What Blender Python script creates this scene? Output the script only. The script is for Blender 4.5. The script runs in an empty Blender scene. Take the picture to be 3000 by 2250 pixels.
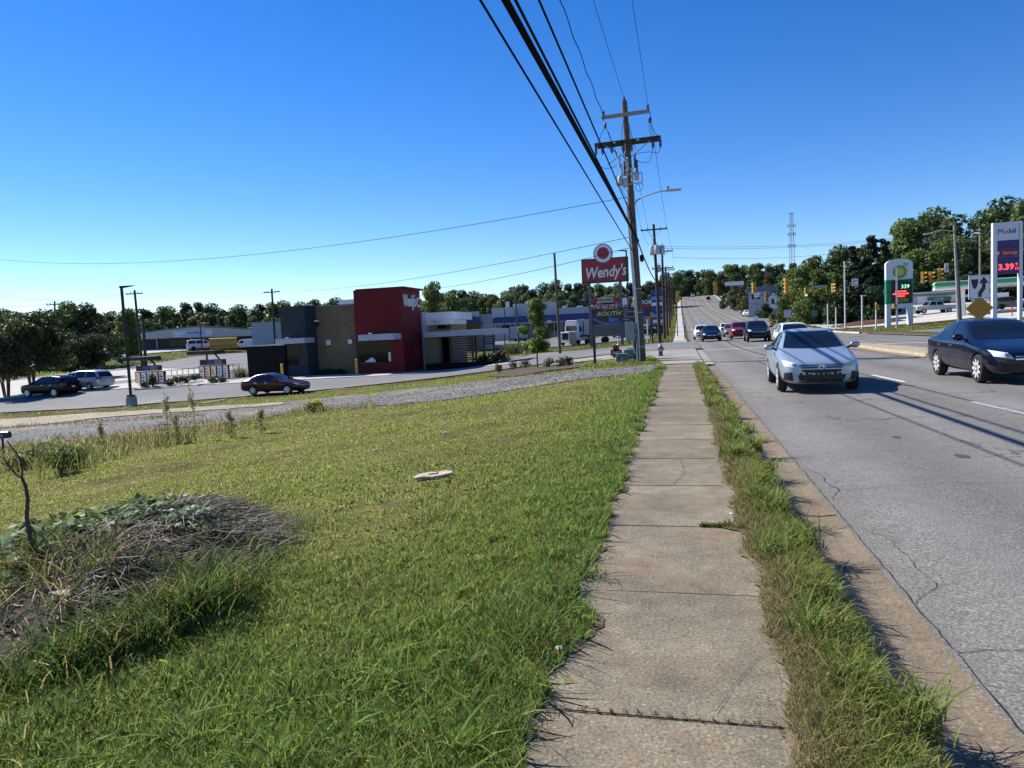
import bpy, bmesh, math, random
import numpy as np
from mathutils import Vector, Matrix, noise
from mathutils.bvhtree import BVHTree

random.seed(7)
rng = np.random.default_rng(7)
scene = bpy.context.scene
col = scene.collection

# ------------------------------------------------------------------ camera
EYE = 1.65
YAW, PITCH, ROLL = 0.235174, 0.073277, -0.047
FPX, PW, PH = 2080.0, 3000.0, 2250.0
_f = Vector((-math.sin(YAW)*math.cos(PITCH), math.cos(YAW)*math.cos(PITCH), -math.sin(PITCH)))
_r = _f.cross(Vector((0, 0, 1))).normalized()
_u = _r.cross(_f)
CR = _r*math.cos(ROLL) + _u*math.sin(ROLL)
CU = -_r*math.sin(ROLL) + _u*math.cos(ROLL)
cam_data = bpy.data.cameras.new('camera')
cam = bpy.data.objects.new('camera', cam_data)
col.objects.link(cam)
cam.matrix_world = Matrix(((CR.x, CU.x, -_f.x, 0), (CR.y, CU.y, -_f.y, 0), (CR.z, CU.z, -_f.z, EYE), (0, 0, 0, 1)))
cam_data.sensor_width = 36
cam_data.lens = FPX*36/PW
cam_data.clip_start = 0.05
cam_data.clip_end = 6000
scene.camera = cam

# ------------------------------------------------------------------ light
SUN_TO = Vector((-1.05, 0.45, 1.0)).normalized()
sun_el = math.asin(SUN_TO.z)
world = bpy.data.worlds.new('World'); scene.world = world; world.use_nodes = True
wn = world.node_tree
bg = wn.nodes['Background']
sky = wn.nodes.new('ShaderNodeTexSky'); sky.sky_type = 'NISHITA'; sky.sun_disc = False
sky.sun_elevation = sun_el
sky.sun_rotation = math.atan2(SUN_TO.x, SUN_TO.y)
sky.altitude = 1200; sky.air_density = 1.0; sky.dust_density = 0.05; sky.ozone_density = 3.4
hsv = wn.nodes.new('ShaderNodeHueSaturation'); hsv.inputs['Saturation'].default_value = 1.34; hsv.inputs['Hue'].default_value = .512
wn.links.new(sky.outputs[0], hsv.inputs['Color']); wn.links.new(hsv.outputs[0], bg.inputs[0])
bg.inputs[1].default_value = 0.094
sun_d = bpy.data.lights.new('sun', 'SUN'); sun_d.energy = 4.8; sun_d.angle = math.radians(0.5); sun_d.color = (1, 0.95, 0.87)
sun = bpy.data.objects.new('sun', sun_d); col.objects.link(sun)
sun.rotation_euler = SUN_TO.to_track_quat('Z', 'Y').to_euler(); sun.location = (-60, 30, 60)
vs = scene.view_settings
vs.view_transform = 'Standard'; vs.look = 'None'; vs.exposure = 0.8; vs.gamma = 1.0; vs.use_curve_mapping = False

# ------------------------------------------------------------------ terrain height
def lerp_tab(t, xs, zs):
    return np.interp(t, xs, zs)
def sm(t, a, b):
    u = np.clip((np.asarray(t, float)-a)/(b-a), 0, 1); return u*u*(3-2*u)
RY = [-80, 0, 60, 85, 100, 118, 136, 173, 219, 258, 300, 345, 372, 400, 430, 520, 700, 1200, 4000]
RZ = [0, 0, 0, -.12, -.12, .35, 1.4, 2.9, 4.6, 6.2, 9.0, 12.6, 15.0, 16.4, 16.8, 15.5, 12, 8, 6]
_gy = np.arange(-80, 1300, 1.0); _gr = np.interp(_gy, RY, RZ)
_k = np.ones(25)/25
for _ in range(2): _gr = np.convolve(np.pad(_gr, 12, mode='edge'), _k, mode='valid')
def RP(y): return np.interp(y, _gy, _gr)
DU = [-1, 0, 1.5, 3, 6, 10, 16, 24, 38, 60, 4000]; DZ = [0, 0, .05, .14, .5, .95, 1.45, 1.85, 2.25, 2.4, 2.4]
_du = np.arange(-4, 120, .25); _dz = np.interp(_du, DU, DZ); _k2 = np.ones(9)/9
_dz = np.convolve(np.pad(_dz, 4, mode='edge'), _k2, mode='valid'); _dz = _dz*sm(_du, -.3, 1.2)
def HB(x, y):
    x = np.asarray(x, float); y = np.asarray(y, float)
    u = -x-0.65
    wr = 1-sm(-x, 25, 90)
    s = np.interp(y, [-50, 44, 60, 75, 133, 250, 400], [1, 1, .72, .45, .5, .1, 0])
    z = RP(y)*wr - np.interp(u, _du, _dz)*s
    w = sm(y, 46, 54)*(1-sm(y, 74, 88))*sm(u, 14, 20)*(1-sm(u, 46, 58))
    z = z*(1-w) - 1.45*w
    z = z + 3.2*sm(-x, 62, 112)*sm(y, 72, 145)
    z = z + 1.5*sm(y, 190, 420)*sm(-x, 25, 90)
    z = z + 1.35*sm(x, 18.5, 46)*sm(y, 25, 60) + 10*sm(x, 58, 190)*sm(y, -10, 70)
    return z
def HG(x, y):
    """ground sheet: lowered beneath the road and the footpath"""
    x = np.asarray(x, float); y = np.asarray(y, float)
    z = HB(x, y)
    z = np.where((x > 0.90) & (x < 18.2), z-.45, z)
    z = np.where((x > -0.735) & (x < 0.515) & (y < 31), z-.06, z)
    return z
def H(x, y): return float(HB(x, y))

# ------------------------------------------------------------------ picture helpers: a photo point at a known depth, or where its sight line meets the ground
def sight(px, py): return _f + CR*((px-PW/2)/FPX) - CU*((py-PH/2)/FPX)
def at(px, py, Y):
    d = sight(px, py); return Vector((0, 0, EYE)) + d*(Y/d.y)
def on_plane(px, py, z):
    d = sight(px, py); return Vector((0, 0, EYE)) + d*((z-EYE)/d.z)
def on_ground(px, py):
    d = sight(px, py).normalized(); t = 1.0
    p = Vector((0, 0, EYE))
    while t < 900:
        q = p + d*t
        if q.z < H(q.x, q.y):
            a, b = t-max(.2, t*.02), t
            for _ in range(20):
                m = (a+b)/2; q = p+d*m
                if q.z < H(q.x, q.y): b = m
                else: a = m
            q = p+d*b; return Vector((q.x, q.y, H(q.x, q.y)))
        t += max(.2, t*.02)
    return p+d*400
def xz(px, py, Y):
    v = at(px, py, Y); return v.x, v.z

# ------------------------------------------------------------------ mesh builder
class MB:
    def __init__(s): s.v = []; s.f = []; s.m = []
    def add(s, vs_, fs_, mi=0):
        o = len(s.v); s.v += [tuple(p) for p in vs_]
        s.f += [tuple(i+o for i in f) for f in fs_]; s.m += [mi]*len(fs_)
        return s
    def box(s, x0, x1, y0, y1, z0, z1, mi=0):
        return s.add([(x0,y0,z0),(x1,y0,z0),(x1,y1,z0),(x0,y1,z0),(x0,y0,z1),(x1,y0,z1),(x1,y1,z1),(x0,y1,z1)],
                     [(0,3,2,1),(4,5,6,7),(0,1,5,4),(1,2,6,5),(2,3,7,6),(3,0,4,7)], mi)
    def cbox(s, c, size, rz=0, rx=0, ry=0, mi=0):
        M = Matrix.Rotation(rz, 4, 'Z') @ Matrix.Rotation(ry, 4, 'Y') @ Matrix.Rotation(rx, 4, 'X')
        hx, hy, hz = size[0]/2, size[1]/2, size[2]/2
        P = [Vector(c) + M @ Vector((a*hx, b*hy, d*hz)) for d in (-1, 1) for a, b in ((-1,-1),(1,-1),(1,1),(-1,1))]
        return s.add(P, [(0,3,2,1),(4,5,6,7),(0,1,5,4),(1,2,6,5),(2,3,7,6),(3,0,4,7)], mi)
    def tube(s, pts, rad, n=8, mi=0, caps=True):
        pts = [Vector(p) for p in pts]
        if not hasattr(rad, '__len__'): rad = [rad]*len(pts)
        rings = []; ref = None
        for i, p in enumerate(pts):
            t = (pts[min(i+1, len(pts)-1)]-pts[max(i-1, 0)])
            t = t.normalized() if t.length > 1e-9 else Vector((0, 0, 1))
            if ref is None: ref = t.orthogonal().normalized()
            a = (ref - t*ref.dot(t)); a = a.normalized() if a.length > 1e-6 else t.orthogonal().normalized()
            ref = a; b = t.cross(a)
            rings.append([p+(a*math.cos(2*math.pi*k/n)+b*math.sin(2*math.pi*k/n))*rad[i] for k in range(n)])
        vs_ = [q for r in rings for q in r]; fs_ = []
        for i in range(len(rings)-1):
            for k in range(n):
                fs_.append((i*n+k, i*n+(k+1)%n, (i+1)*n+(k+1)%n, (i+1)*n+k))
        if caps and n > 2:
            fs_.append(tuple(range(n-1, -1, -1))); fs_.append(tuple((len(rings)-1)*n+k for k in range(n)))
        return s.add(vs_, fs_, mi)
    def bar(s, a, b, w, h=None, mi=0):
        """square bar from a to b"""
        a = Vector(a); b = Vector(b); t = (b-a).normalized(); h = h or w
        up = Vector((0, 0, 1)) if abs(t.z) < .95 else Vector((0, 1, 0))
        r = t.cross(up).normalized(); u = r.cross(t)
        P = [q + r*sx*w/2 + u*sz*h/2 for q in (a, b) for sx, sz in ((-1,-1),(1,-1),(1,1),(-1,1))]
        return s.add(P, [(0,1,2,3),(7,6,5,4),(0,4,5,1),(1,5,6,2),(2,6,7,3),(3,7,4,0)], mi)
    def prism(s, outline, y0, y1, mi=0):
        """outline of (x,z) pushed through y"""
        n = len(outline)
        vs_ = [(x, y0, z) for x, z in outline]+[(x, y1, z) for x, z in outline]
        fs_ = [tuple(range(n)), tuple(range(2*n-1, n-1, -1))]+[(i, i+n, (i+1)%n+n, (i+1)%n) for i in range(n)]
        return s.add(vs_, fs_, mi)
    def slab(s, outline, z0, z1, mi=0):
        n = len(outline)
        vs_ = [(x, y, z0) for x, y in outline]+[(x, y, z1) for x, y in outline]
        fs_ = [tuple(range(n-1, -1, -1)), tuple(range(n, 2*n))]+[(i, (i+1)%n, (i+1)%n+n, i+n) for i in range(n)]
        return s.add(vs_, fs_, mi)
    def lathe(s, prof, c=(0,0,0), n=16, mi=0):
        rings = [[(c[0]+r*math.cos(2*math.pi*k/n), c[1]+r*math.sin(2*math.pi*k/n), c[2]+z) for k in range(n)] for r, z in prof]
        vs_ = [q for r in rings for q in r]; fs_ = []
        for i in range(len(rings)-1):
            for k in range(n): fs_.append((i*n+k, i*n+(k+1)%n, (i+1)*n+(k+1)%n, (i+1)*n+k))
        fs_.append(tuple(range(n-1, -1, -1))); fs_.append(tuple((len(rings)-1)*n+k for k in range(n)))
        return s.add(vs_, fs_, mi)
    def ico(s, c, r, sub=1, sq=(1,1,1), jit=0, mi=0):
        bm = bmesh.new(); bmesh.ops.create_icosphere(bm, subdivisions=sub, radius=1)
        P = []
        for v in bm.verts:
            k = 1+random.uniform(-jit, jit)
            P.append((c[0]+v.co.x*r*sq[0]*k, c[1]+v.co.y*r*sq[1]*k, c[2]+v.co.z*r*sq[2]*k))
        F = [tuple(v.index for v in f.verts) for f in bm.faces]; bm.free()
        return s.add(P, F, mi)
    def mesh(s, name, mats):
        me = bpy.data.meshes.new(name); me.from_pydata(s.v, [], s.f); me.update()
        if not isinstance(mats, (list, tuple)): mats = [mats]
        for m in mats: me.materials.append(m)
        if len(mats) > 1: me.polygons.foreach_set('material_index', s.m)
        return me
    def build(s, name, mats, parent=None, smooth=False, bevel=0, loc=None, rz=0):
        me = s.mesh(name, mats)
        bm = bmesh.new(); bm.from_mesh(me)
        bmesh.ops.recalc_face_normals(bm, faces=bm.faces)
        if bevel:
            bmesh.ops.bevel(bm, geom=bm.edges[:], offset=bevel, segments=1, affect='EDGES', clamp_overlap=True)
        bm.to_mesh(me); bm.free()
        o = bpy.data.objects.new(name, me); col.objects.link(o)
        if smooth: me.shade_smooth(); me.set_sharp_from_angle(angle=math.radians(40))
        if parent is not None: o.parent = parent
        if loc is not None: o.location = loc
        if rz: o.rotation_euler = (0, 0, rz)
        return o

def thing(name, label, cat, loc=(0,0,0), rz=0, group=None):
    o = bpy.data.objects.new(name, None); col.objects.link(o); o.empty_display_size = .3
    o.location = loc; o.rotation_euler = (0, 0, rz)
    o['label'] = label; o['category'] = cat
    if group: o['group'] = group
    return o
def tag(o, label, cat, group=None):
    o['label'] = label; o['category'] = cat
    if group: o['group'] = group
    return o
def struct(o, label=None):
    o['kind'] = 'structure'
    if label: o['label'] = label
    return o
def copy_tree(o, parent=None):
    c = o.copy(); col.objects.link(c)
    if parent is not None: c.parent = parent
    for ch in list(o.children): copy_tree(ch, c)
    return c
def text(name, body, parent, loc, size, m, rot=(math.pi/2, 0, 0), align='CENTER', shear=0, bold=0, ext=.004, sx=1.0, spacing=1.0):
    cu = bpy.data.curves.new(name, 'FONT'); cu.body = body; cu.size = size; cu.align_x = align; cu.align_y = 'CENTER'
    cu.shear = shear; cu.offset = bold; cu.extrude = ext; cu.resolution_u = 2; cu.space_character = spacing
    t = bpy.data.objects.new(name, cu); col.objects.link(t)
    dg = bpy.context.evaluated_depsgraph_get()
    me = bpy.data.meshes.new_from_object(t.evaluated_get(dg))
    bpy.data.objects.remove(t); bpy.data.curves.remove(cu)
    me.name = name; me.materials.clear(); me.materials.append(m)
    o = bpy.data.objects.new(name, me); col.objects.link(o)
    o.parent = parent; o.location = loc; o.rotation_euler = rot; o.scale = (sx, 1, 1)
    return o
def np_mesh(name, verts, faces, m, attr=None, smooth=False):
    """verts (N,3), faces (M,k) all of one size; attr: per-vertex colour"""
    me = bpy.data.meshes.new(name); k = faces.shape[1]
    me.vertices.add(len(verts)); me.vertices.foreach_set('co', np.ascontiguousarray(verts, np.float32).ravel())
    me.loops.add(faces.size); me.loops.foreach_set('vertex_index', np.ascontiguousarray(faces, np.int32).ravel())
    me.polygons.add(len(faces)); me.polygons.foreach_set('loop_start', np.arange(0, faces.size, k, dtype=np.int32))
    me.update(calc_edges=True)
    if attr is not None:
        a = me.color_attributes.new('tint', 'FLOAT_COLOR', 'POINT')
        c4 = np.ones((len(verts), 4), np.float32); c4[:, :3] = attr
        a.data.foreach_set('color', c4.ravel())
    if m is not None: me.materials.append(m)
    if smooth: me.shade_smooth()
    return me

# ------------------------------------------------------------------ materials
MATS = {}
def mat(name, c, rough=.7, metal=0, var=0, vscale=3.0, bump=0, bscale=30, spec=.5, c2=None, emit=0, coat=0, detail=4, coords='Object', alpha=None, bdist=.02):
    if name in MATS: return MATS[name]
    m = bpy.data.materials.new(name); m.use_nodes = True; MATS[name] = m
    nt = m.node_tree; b = nt.nodes['Principled BSDF']
    b.inputs['Base Color'].default_value = (*c, 1); b.inputs['Roughness'].default_value = rough
    b.inputs['Metallic'].default_value = metal; b.inputs['Specular IOR Level'].default_value = spec
    if coat: b.inputs['Coat Weight'].default_value = coat; b.inputs['Coat Roughness'].default_value = .04
    if emit:
        b.inputs['Emission Color'].default_value = (*c, 1); b.inputs['Emission Strength'].default_value = emit
    if var or bump:
        tc = nt.nodes.new('ShaderNodeTexCoord')
    if var:
        n = nt.nodes.new('ShaderNodeTexNoise'); n.inputs['Scale'].default_value = vscale; n.inputs['Detail'].default_value = detail
        n.inputs['Roughness'].default_value = .65
        nt.links.new(tc.outputs[coords], n.inputs['Vector'])
        r = nt.nodes.new('ShaderNodeValToRGB'); r.color_ramp.elements[0].position = .3; r.color_ramp.elements[1].position = .7
        d = c2 if c2 else tuple(max(0, x*(1-var)) for x in c)
        e = tuple(min(1, x*(1+var*.6)) for x in c) if not c2 else c
        r.color_ramp.elements[0].color = (*d, 1); r.color_ramp.elements[1].color = (*e, 1)
        nt.links.new(n.outputs['Fac'], r.inputs['Fac']); nt.links.new(r.outputs['Color'], b.inputs['Base Color'])
    if bump:
        n2 = nt.nodes.new('ShaderNodeTexNoise'); n2.inputs['Scale'].default_value = bscale; n2.inputs['Detail'].default_value = 3
        nt.links.new(tc.outputs[coords], n2.inputs['Vector'])
        bp = nt.nodes.new('ShaderNodeBump'); bp.inputs['Strength'].default_value = bump; bp.inputs['Distance'].default_value = bdist
        nt.links.new(n2.outputs['Fac'], bp.inputs['Height']); nt.links.new(bp.outputs['Normal'], b.inputs['Normal'])
    return m

def leaf_mat(name, hue_var=.03, val_var=.35, trans=.4, spec=.25, rough=.55):
    """leaf/blade colour from the mesh's own 'tint' colours, varied per object; thin leaves let light through"""
    m = bpy.data.materials.new(name); m.use_nodes = True; MATS[name] = m
    nt = m.node_tree; b = nt.nodes['Principled BSDF']; out = nt.nodes['Material Output']
    a = nt.nodes.new('ShaderNodeAttribute'); a.attribute_name = 'tint'
    oi = nt.nodes.new('ShaderNodeObjectInfo')
    hs = nt.nodes.new('ShaderNodeHueSaturation')
    mr = nt.nodes.new('ShaderNodeMapRange'); mr.inputs['To Min'].default_value = 1-val_var; mr.inputs['To Max'].default_value = 1+val_var
    mh = nt.nodes.new('ShaderNodeMapRange'); mh.inputs['To Min'].default_value = .5-hue_var; mh.inputs['To Max'].default_value = .5+hue_var
    ml = nt.nodes.new('ShaderNodeMath'); ml.operation = 'MULTIPLY'; ml.inputs[1].default_value = 7.31
    fr = nt.nodes.new('ShaderNodeMath'); fr.operation = 'FRACT'
    nt.links.new(oi.outputs['Random'], mr.inputs['Value']); nt.links.new(oi.outputs['Random'], ml.inputs[0])
    nt.links.new(ml.outputs[0], fr.inputs[0]); nt.links.new(fr.outputs[0], mh.inputs['Value'])
    nt.links.new(mr.outputs[0], hs.inputs['Value']); nt.links.new(mh.outputs[0], hs.inputs['Hue'])
    nt.links.new(a.outputs['Color'], hs.inputs['Color'])
    nt.links.new(hs.outputs['Color'], b.inputs['Base Color'])
    b.inputs['Roughness'].default_value = rough; b.inputs['Specular IOR Level'].default_value = spec
    tr = nt.nodes.new('ShaderNodeBsdfTranslucent'); mx = nt.nodes.new('ShaderNodeMixShader'); mx.inputs[0].default_value = trans
    h2 = nt.nodes.new('ShaderNodeHueSaturation'); h2.inputs['Hue'].default_value = .49; h2.inputs['Value'].default_value = 1.3; h2.inputs['Saturation'].default_value = 1.0
    nt.links.new(hs.outputs['Color'], h2.inputs['Color']); nt.links.new(h2.outputs['Color'], tr.inputs['Color'])
    nt.links.new(b.outputs[0], mx.inputs[1]); nt.links.new(tr.outputs[0], mx.inputs[2]); nt.links.new(mx.outputs[0], out.inputs['Surface'])
    return m
# ================================================================== surface materials
def speckle(name, cols, fine=180, big=.7, bigamt=.35, bump=.4, rough=.9, tint=None, tscale=.35, bdist=.004, mid=9, cracks=0, crack_scale=.5, objvar=0, spec=.3, lanes=0):
    m = bpy.data.materials.new(name); m.use_nodes = True; MATS[name] = m
    nt = m.node_tree; N = nt.nodes; L = nt.links; b = N['Principled BSDF']
    b.inputs['Roughness'].default_value = rough; b.inputs['Specular IOR Level'].default_value = spec
    g = N.new('ShaderNodeNewGeometry')
    def noi(sc, det=3, ro=.6):
        n = N.new('ShaderNodeTexNoise'); n.inputs['Scale'].default_value = sc; n.inputs['Detail'].default_value = det; n.inputs['Roughness'].default_value = ro
        L.new(g.outputs['Position'], n.inputs['Vector']); return n
    f = noi(fine, 4, .7); r = N.new('ShaderNodeValToRGB'); el = r.color_ramp.elements
    el[0].position = .28; el[1].position = .74
    el[0].color = (*cols[0], 1); el[1].color = (*cols[-1], 1)
    for i, c in enumerate(cols[1:-1]):
        e = el.new(.28+.46*(i+1)/(len(cols)-1)); e.color = (*c, 1)
    L.new(f.outputs['Fac'], r.inputs['Fac'])
    cur = r.outputs['Color']
    def mul(cur, fac, lo, hi):
        mr = N.new('ShaderNodeMapRange'); mr.inputs['From Min'].default_value = .3; mr.inputs['From Max'].default_value = .7
        mr.inputs['To Min'].default_value = lo; mr.inputs['To Max'].default_value = hi
        L.new(fac, mr.inputs['Value'])
        x = N.new('ShaderNodeMixRGB'); x.blend_type = 'MULTIPLY'; x.inputs[0].default_value = 1
        L.new(cur, x.inputs[1]); L.new(mr.outputs[0], x.inputs[2]); return x.outputs[0]
    cur = mul(cur, noi(big, 5, .65).outputs['Fac'], 1-bigamt, 1+bigamt*.5)
    cur = mul(cur, noi(mid, 5, .7).outputs['Fac'], 1-bigamt*.7, 1+bigamt*.4)
    if lanes:
        sx = N.new('ShaderNodeSeparateXYZ'); L.new(g.outputs['Position'], sx.inputs[0])
        w1 = N.new('ShaderNodeMath'); w1.operation = 'MULTIPLY_ADD'; w1.inputs[1].default_value = 3.3; w1.inputs[2].default_value = 1.9; L.new(sx.outputs['X'], w1.inputs[0])
        w2 = N.new('ShaderNodeMath'); w2.operation = 'SINE'; L.new(w1.outputs[0], w2.inputs[0])
        w3 = N.new('ShaderNodeMath'); w3.operation = 'MULTIPLY'; L.new(w2.outputs[0], w3.inputs[0]); L.new(noi(.5, 4).outputs['Fac'], w3.inputs[1])
        mr = N.new('ShaderNodeMapRange'); mr.inputs['From Min'].default_value = -.6; mr.inputs['From Max'].default_value = .6; mr.inputs['To Min'].default_value = 1-lanes; mr.inputs['To Max'].default_value = 1+lanes
        L.new(w3.outputs[0], mr.inputs['Value']); x = N.new('ShaderNodeMixRGB'); x.blend_type = 'MULTIPLY'; x.inputs[0].default_value = 1
        L.new(cur, x.inputs[1]); L.new(mr.outputs[0], x.inputs[2]); cur = x.outputs[0]
    if objvar:
        oi = N.new('ShaderNodeObjectInfo'); mr = N.new('ShaderNodeMapRange'); mr.inputs['To Min'].default_value = 1-objvar; mr.inputs['To Max'].default_value = 1+objvar
        L.new(oi.outputs['Random'], mr.inputs['Value']); x = N.new('ShaderNodeMixRGB'); x.blend_type = 'MULTIPLY'; x.inputs[0].default_value = 1
        L.new(cur, x.inputs[1]); L.new(mr.outputs[0], x.inputs[2]); cur = x.outputs[0]
    if tint:
        x = N.new('ShaderNodeMixRGB'); x.blend_type = 'MIX'
        mr = N.new('ShaderNodeMapRange'); mr.inputs['From Min'].default_value = .48; mr.inputs['From Max'].default_value = .72; mr.inputs['To Max'].default_value = tint[3]
        L.new(noi(tscale, 6, .7).outputs['Fac'], mr.inputs['Value']); L.new(mr.outputs[0], x.inputs[0])
        L.new(cur, x.inputs[1]); x.inputs[2].default_value = (*tint[:3], 1); cur = x.outputs[0]
    if cracks:
        v = N.new('ShaderNodeTexVoronoi'); v.feature = 'DISTANCE_TO_EDGE'; v.inputs['Scale'].default_value = crack_scale
        wn_ = N.new('ShaderNodeVectorMath'); wn_.operation = 'ADD'
        nn = noi(1.6, 4, .7); sc = N.new('ShaderNodeVectorMath'); sc.operation = 'SCALE'; sc.inputs['Scale'].default_value = .9
        L.new(nn.outputs['Color'], sc.inputs[0]); L.new(g.outputs['Position'], wn_.inputs[0]); L.new(sc.outputs[0], wn_.inputs[1]); L.new(wn_.outputs[0], v.inputs['Vector'])
        lt = N.new('ShaderNodeMapRange'); lt.inputs['From Min'].default_value = .002; lt.inputs['From Max'].default_value = .007
        lt.inputs['To Min'].default_value = cracks; lt.inputs['To Max'].default_value = 0
        L.new(v.outputs['Distance'], lt.inputs['Value'])
        gate = N.new('ShaderNodeMapRange'); gate.inputs['From Min'].default_value = .5; gate.inputs['From Max'].default_value = .58
        L.new(noi(.33, 3).outputs['Fac'], gate.inputs['Value'])
        pm = N.new('ShaderNodeMath'); pm.operation = 'MULTIPLY'; L.new(lt.outputs[0], pm.inputs[0]); L.new(gate.outputs[0], pm.inputs[1])
        x = N.new('ShaderNodeMixRGB'); L.new(pm.outputs[0], x.inputs[0]); L.new(cur, x.inputs[1]); x.inputs[2].default_value = (.02, .02, .022, 1); cur = x.outputs[0]
    L.new(cur, b.inputs['Base Color'])
    bp = N.new('ShaderNodeBump'); bp.inputs['Strength'].default_value = bump; bp.inputs['Distance'].default_value = bdist
    L.new(noi(fine*.6, 4, .7).outputs['Fac'], bp.inputs['Height']); L.new(bp.outputs['Normal'], b.inputs['Normal'])
    return m
M_asph = speckle('road_asphalt', [(.055,.052,.047), (.165,.156,.142), (.37,.355,.325)], fine=58, big=.25, bigamt=.16, bump=.7, bdist=.006, tint=(.15,.14,.12,.35), cracks=.85, crack_scale=.28, mid=4, lanes=.16)
M_lot = speckle('lot_asphalt', [(.10,.10,.105), (.17,.17,.172), (.26,.26,.26)], fine=40, big=.12, bigamt=.25, bump=.3, mid=1.5)
M_pale = speckle('pale_concrete', [(.36,.34,.31), (.45,.43,.39), (.55,.53,.48)], fine=40, big=.15, bigamt=.2, bump=.2, mid=1.5)
M_apron = speckle('apron_concrete', [(.20,.185,.155), (.29,.27,.23), (.38,.36,.31)], fine=40, big=.25, bigamt=.3, bump=.2, mid=1.5)
M_walk = speckle('footpath_concrete', [(.032,.027,.019), (.18,.152,.104), (.24,.205,.146), (.53,.48,.37)], fine=62, big=1.3, bigamt=.38, bump=1.0, bdist=.006, tint=(.25,.15,.075,.35), tscale=1.4, mid=6, objvar=.13)
M_gut = speckle('gutter_concrete', [(.05,.038,.026), (.18,.14,.096), (.225,.18,.128), (.44,.38,.29)], fine=62, objvar=.1, big=.9, bigamt=.3, bump=.9, bdist=.004, tint=(.17,.115,.07,.5), tscale=.8)
M_grav = speckle('gravel', [(.03,.03,.033), (.125,.125,.128), (.34,.33,.32)], fine=9, big=.35, bigamt=.35, bump=1.0, bdist=.05, tint=(.40,.31,.20,.65), tscale=.22, mid=3)
M_dirt = speckle('pale_dirt', [(.19,.155,.105), (.31,.26,.185), (.44,.38,.29)], fine=12, big=.5, bigamt=.3, bump=.6, bdist=.03, mid=3)
M_soil = speckle('turf_soil', [(.035,.030,.014), (.095,.088,.028), (.17,.15,.055)], fine=26, big=.35, bigamt=.45, bump=.8, bdist=.03, tint=(.26,.215,.115,.75), tscale=.45, mid=2.5, spec=.03)
M_mulch = mat('bark_mulch', (.10, .035, .02), .95, var=.6, vscale=18, bump=.8, bscale=30)
M_mulch_dark = mat('dark_mulch', (.06, .035, .025), .95, var=.6, vscale=14, bump=.8, bscale=25)
M_white_paint = mat('white_road_paint', (.62, .62, .60), .8, var=.35, vscale=25)
M_yellow_paint = mat('yellow_road_paint', (.55, .33, .05), .8, var=.3, vscale=20)
M_soil_edge = mat('dry_thatch', (.16, .12, .065), 1, var=.5, vscale=20, bump=.6, bscale=60)

# ================================================================== ground sheet
def lines(segs):
    out = []
    for a, b, st in segs: out += list(np.arange(a, b, st))
    return np.array(sorted(set(round(float(v), 3) for v in out)))
gx = lines([(-3000,-600,300), (-600,-200,40), (-200,-60,5), (-60,-20,1.5), (-20,-8,.8), (-8,-.76,.33), (18.35,30,1.2), (30,70,3), (70,200,10), (200,600,50), (600,3001,300)])
gx = np.concatenate([gx, [-.75,-.73, -.3, 0, .50,.52,.65,.82,.905,3,6,9,12,15,18.15,18.25]]); gx.sort()
gyl = lines([(-60,-2,8), (-2,12,.33), (12,30,.8), (30,100,1.5), (100,200,4), (200,480,8), (480,1000,60), (1000,4001,500)])
X, Y = np.meshgrid(gx, gyl)
Zg = HG(X, Y)
Zg = Zg + .02*np.sin(X*1.9+np.sin(Y*1.3))*np.sin(Y*1.6+1)*((X < -1) & (X > -20) & (Y < 20))
V = np.stack([X.ravel(), Y.ravel(), Zg.ravel()], 1)
nx, ny = len(gx), len(gyl)
I = (np.arange(ny-1)[:, None]*nx + np.arange(nx-1)[None, :]).ravel()
Fq = np.stack([I, I+1, I+1+nx, I+nx], 1)
me = np_mesh('ground', V, Fq, M_soil, smooth=True)
ground = bpy.data.objects.new('ground', me); col.objects.link(ground); struct(ground)

def drape(name, poly, m, off=.03, cell=3.0, kind=True, hf=None, faroff=0.0004):
    bm = bmesh.new(); f = bm.faces.new([bm.verts.new((x, y, 0)) for x, y in poly])
    xs = [p[0] for p in poly]; ys = [p[1] for p in poly]
    for ax, lo, hi in ((0, min(xs), max(xs)), (1, min(ys), max(ys))):
        k = int((hi-lo)/cell)
        for i in range(1, k+1):
            c = lo+(hi-lo)*i/(k+1); co = [0, 0, 0]; co[ax] = c; no = [0, 0, 0]; no[ax] = 1
            bmesh.ops.bisect_plane(bm, geom=bm.verts[:]+bm.edges[:]+bm.faces[:], plane_co=co, plane_no=no)
    for v in bm.verts:
        v.co.z = (hf or HB)(v.co.x, v.co.y)+off+faroff*math.hypot(v.co.x, v.co.y)
    bmesh.ops.recalc_face_normals(bm, faces=bm.faces)
    if sum(f.normal.z for f in bm.faces) < 0: bmesh.ops.reverse_faces(bm, faces=bm.faces[:])
    me = bpy.data.meshes.new(name); bm.to_mesh(me); bm.free(); me.materials.append(m)
    o = bpy.data.objects.new(name, me); col.objects.link(o)
    if kind: struct(o)
    return o
def wob(pts, amp, step, seed=0):
    """ragged closed outline"""
    out = []; n = len(pts)
    for i in range(n):
        a = Vector(pts[i]); b = Vector(pts[(i+1) % n]); k = max(1, int((b-a).length/step)); nr = Vector((-(b-a).y, (b-a).x)).normalized()
        for j in range(k):
            p = a.lerp(b, j/k); q = p + nr*amp*(noise.noise((p.x*.9+seed, p.y*.9, 3.3))*1.6 + noise.noise((p.x*3+seed, p.y*3, 1.3))*.5)
            out.append((q.x, q.y))
    return out

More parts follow.
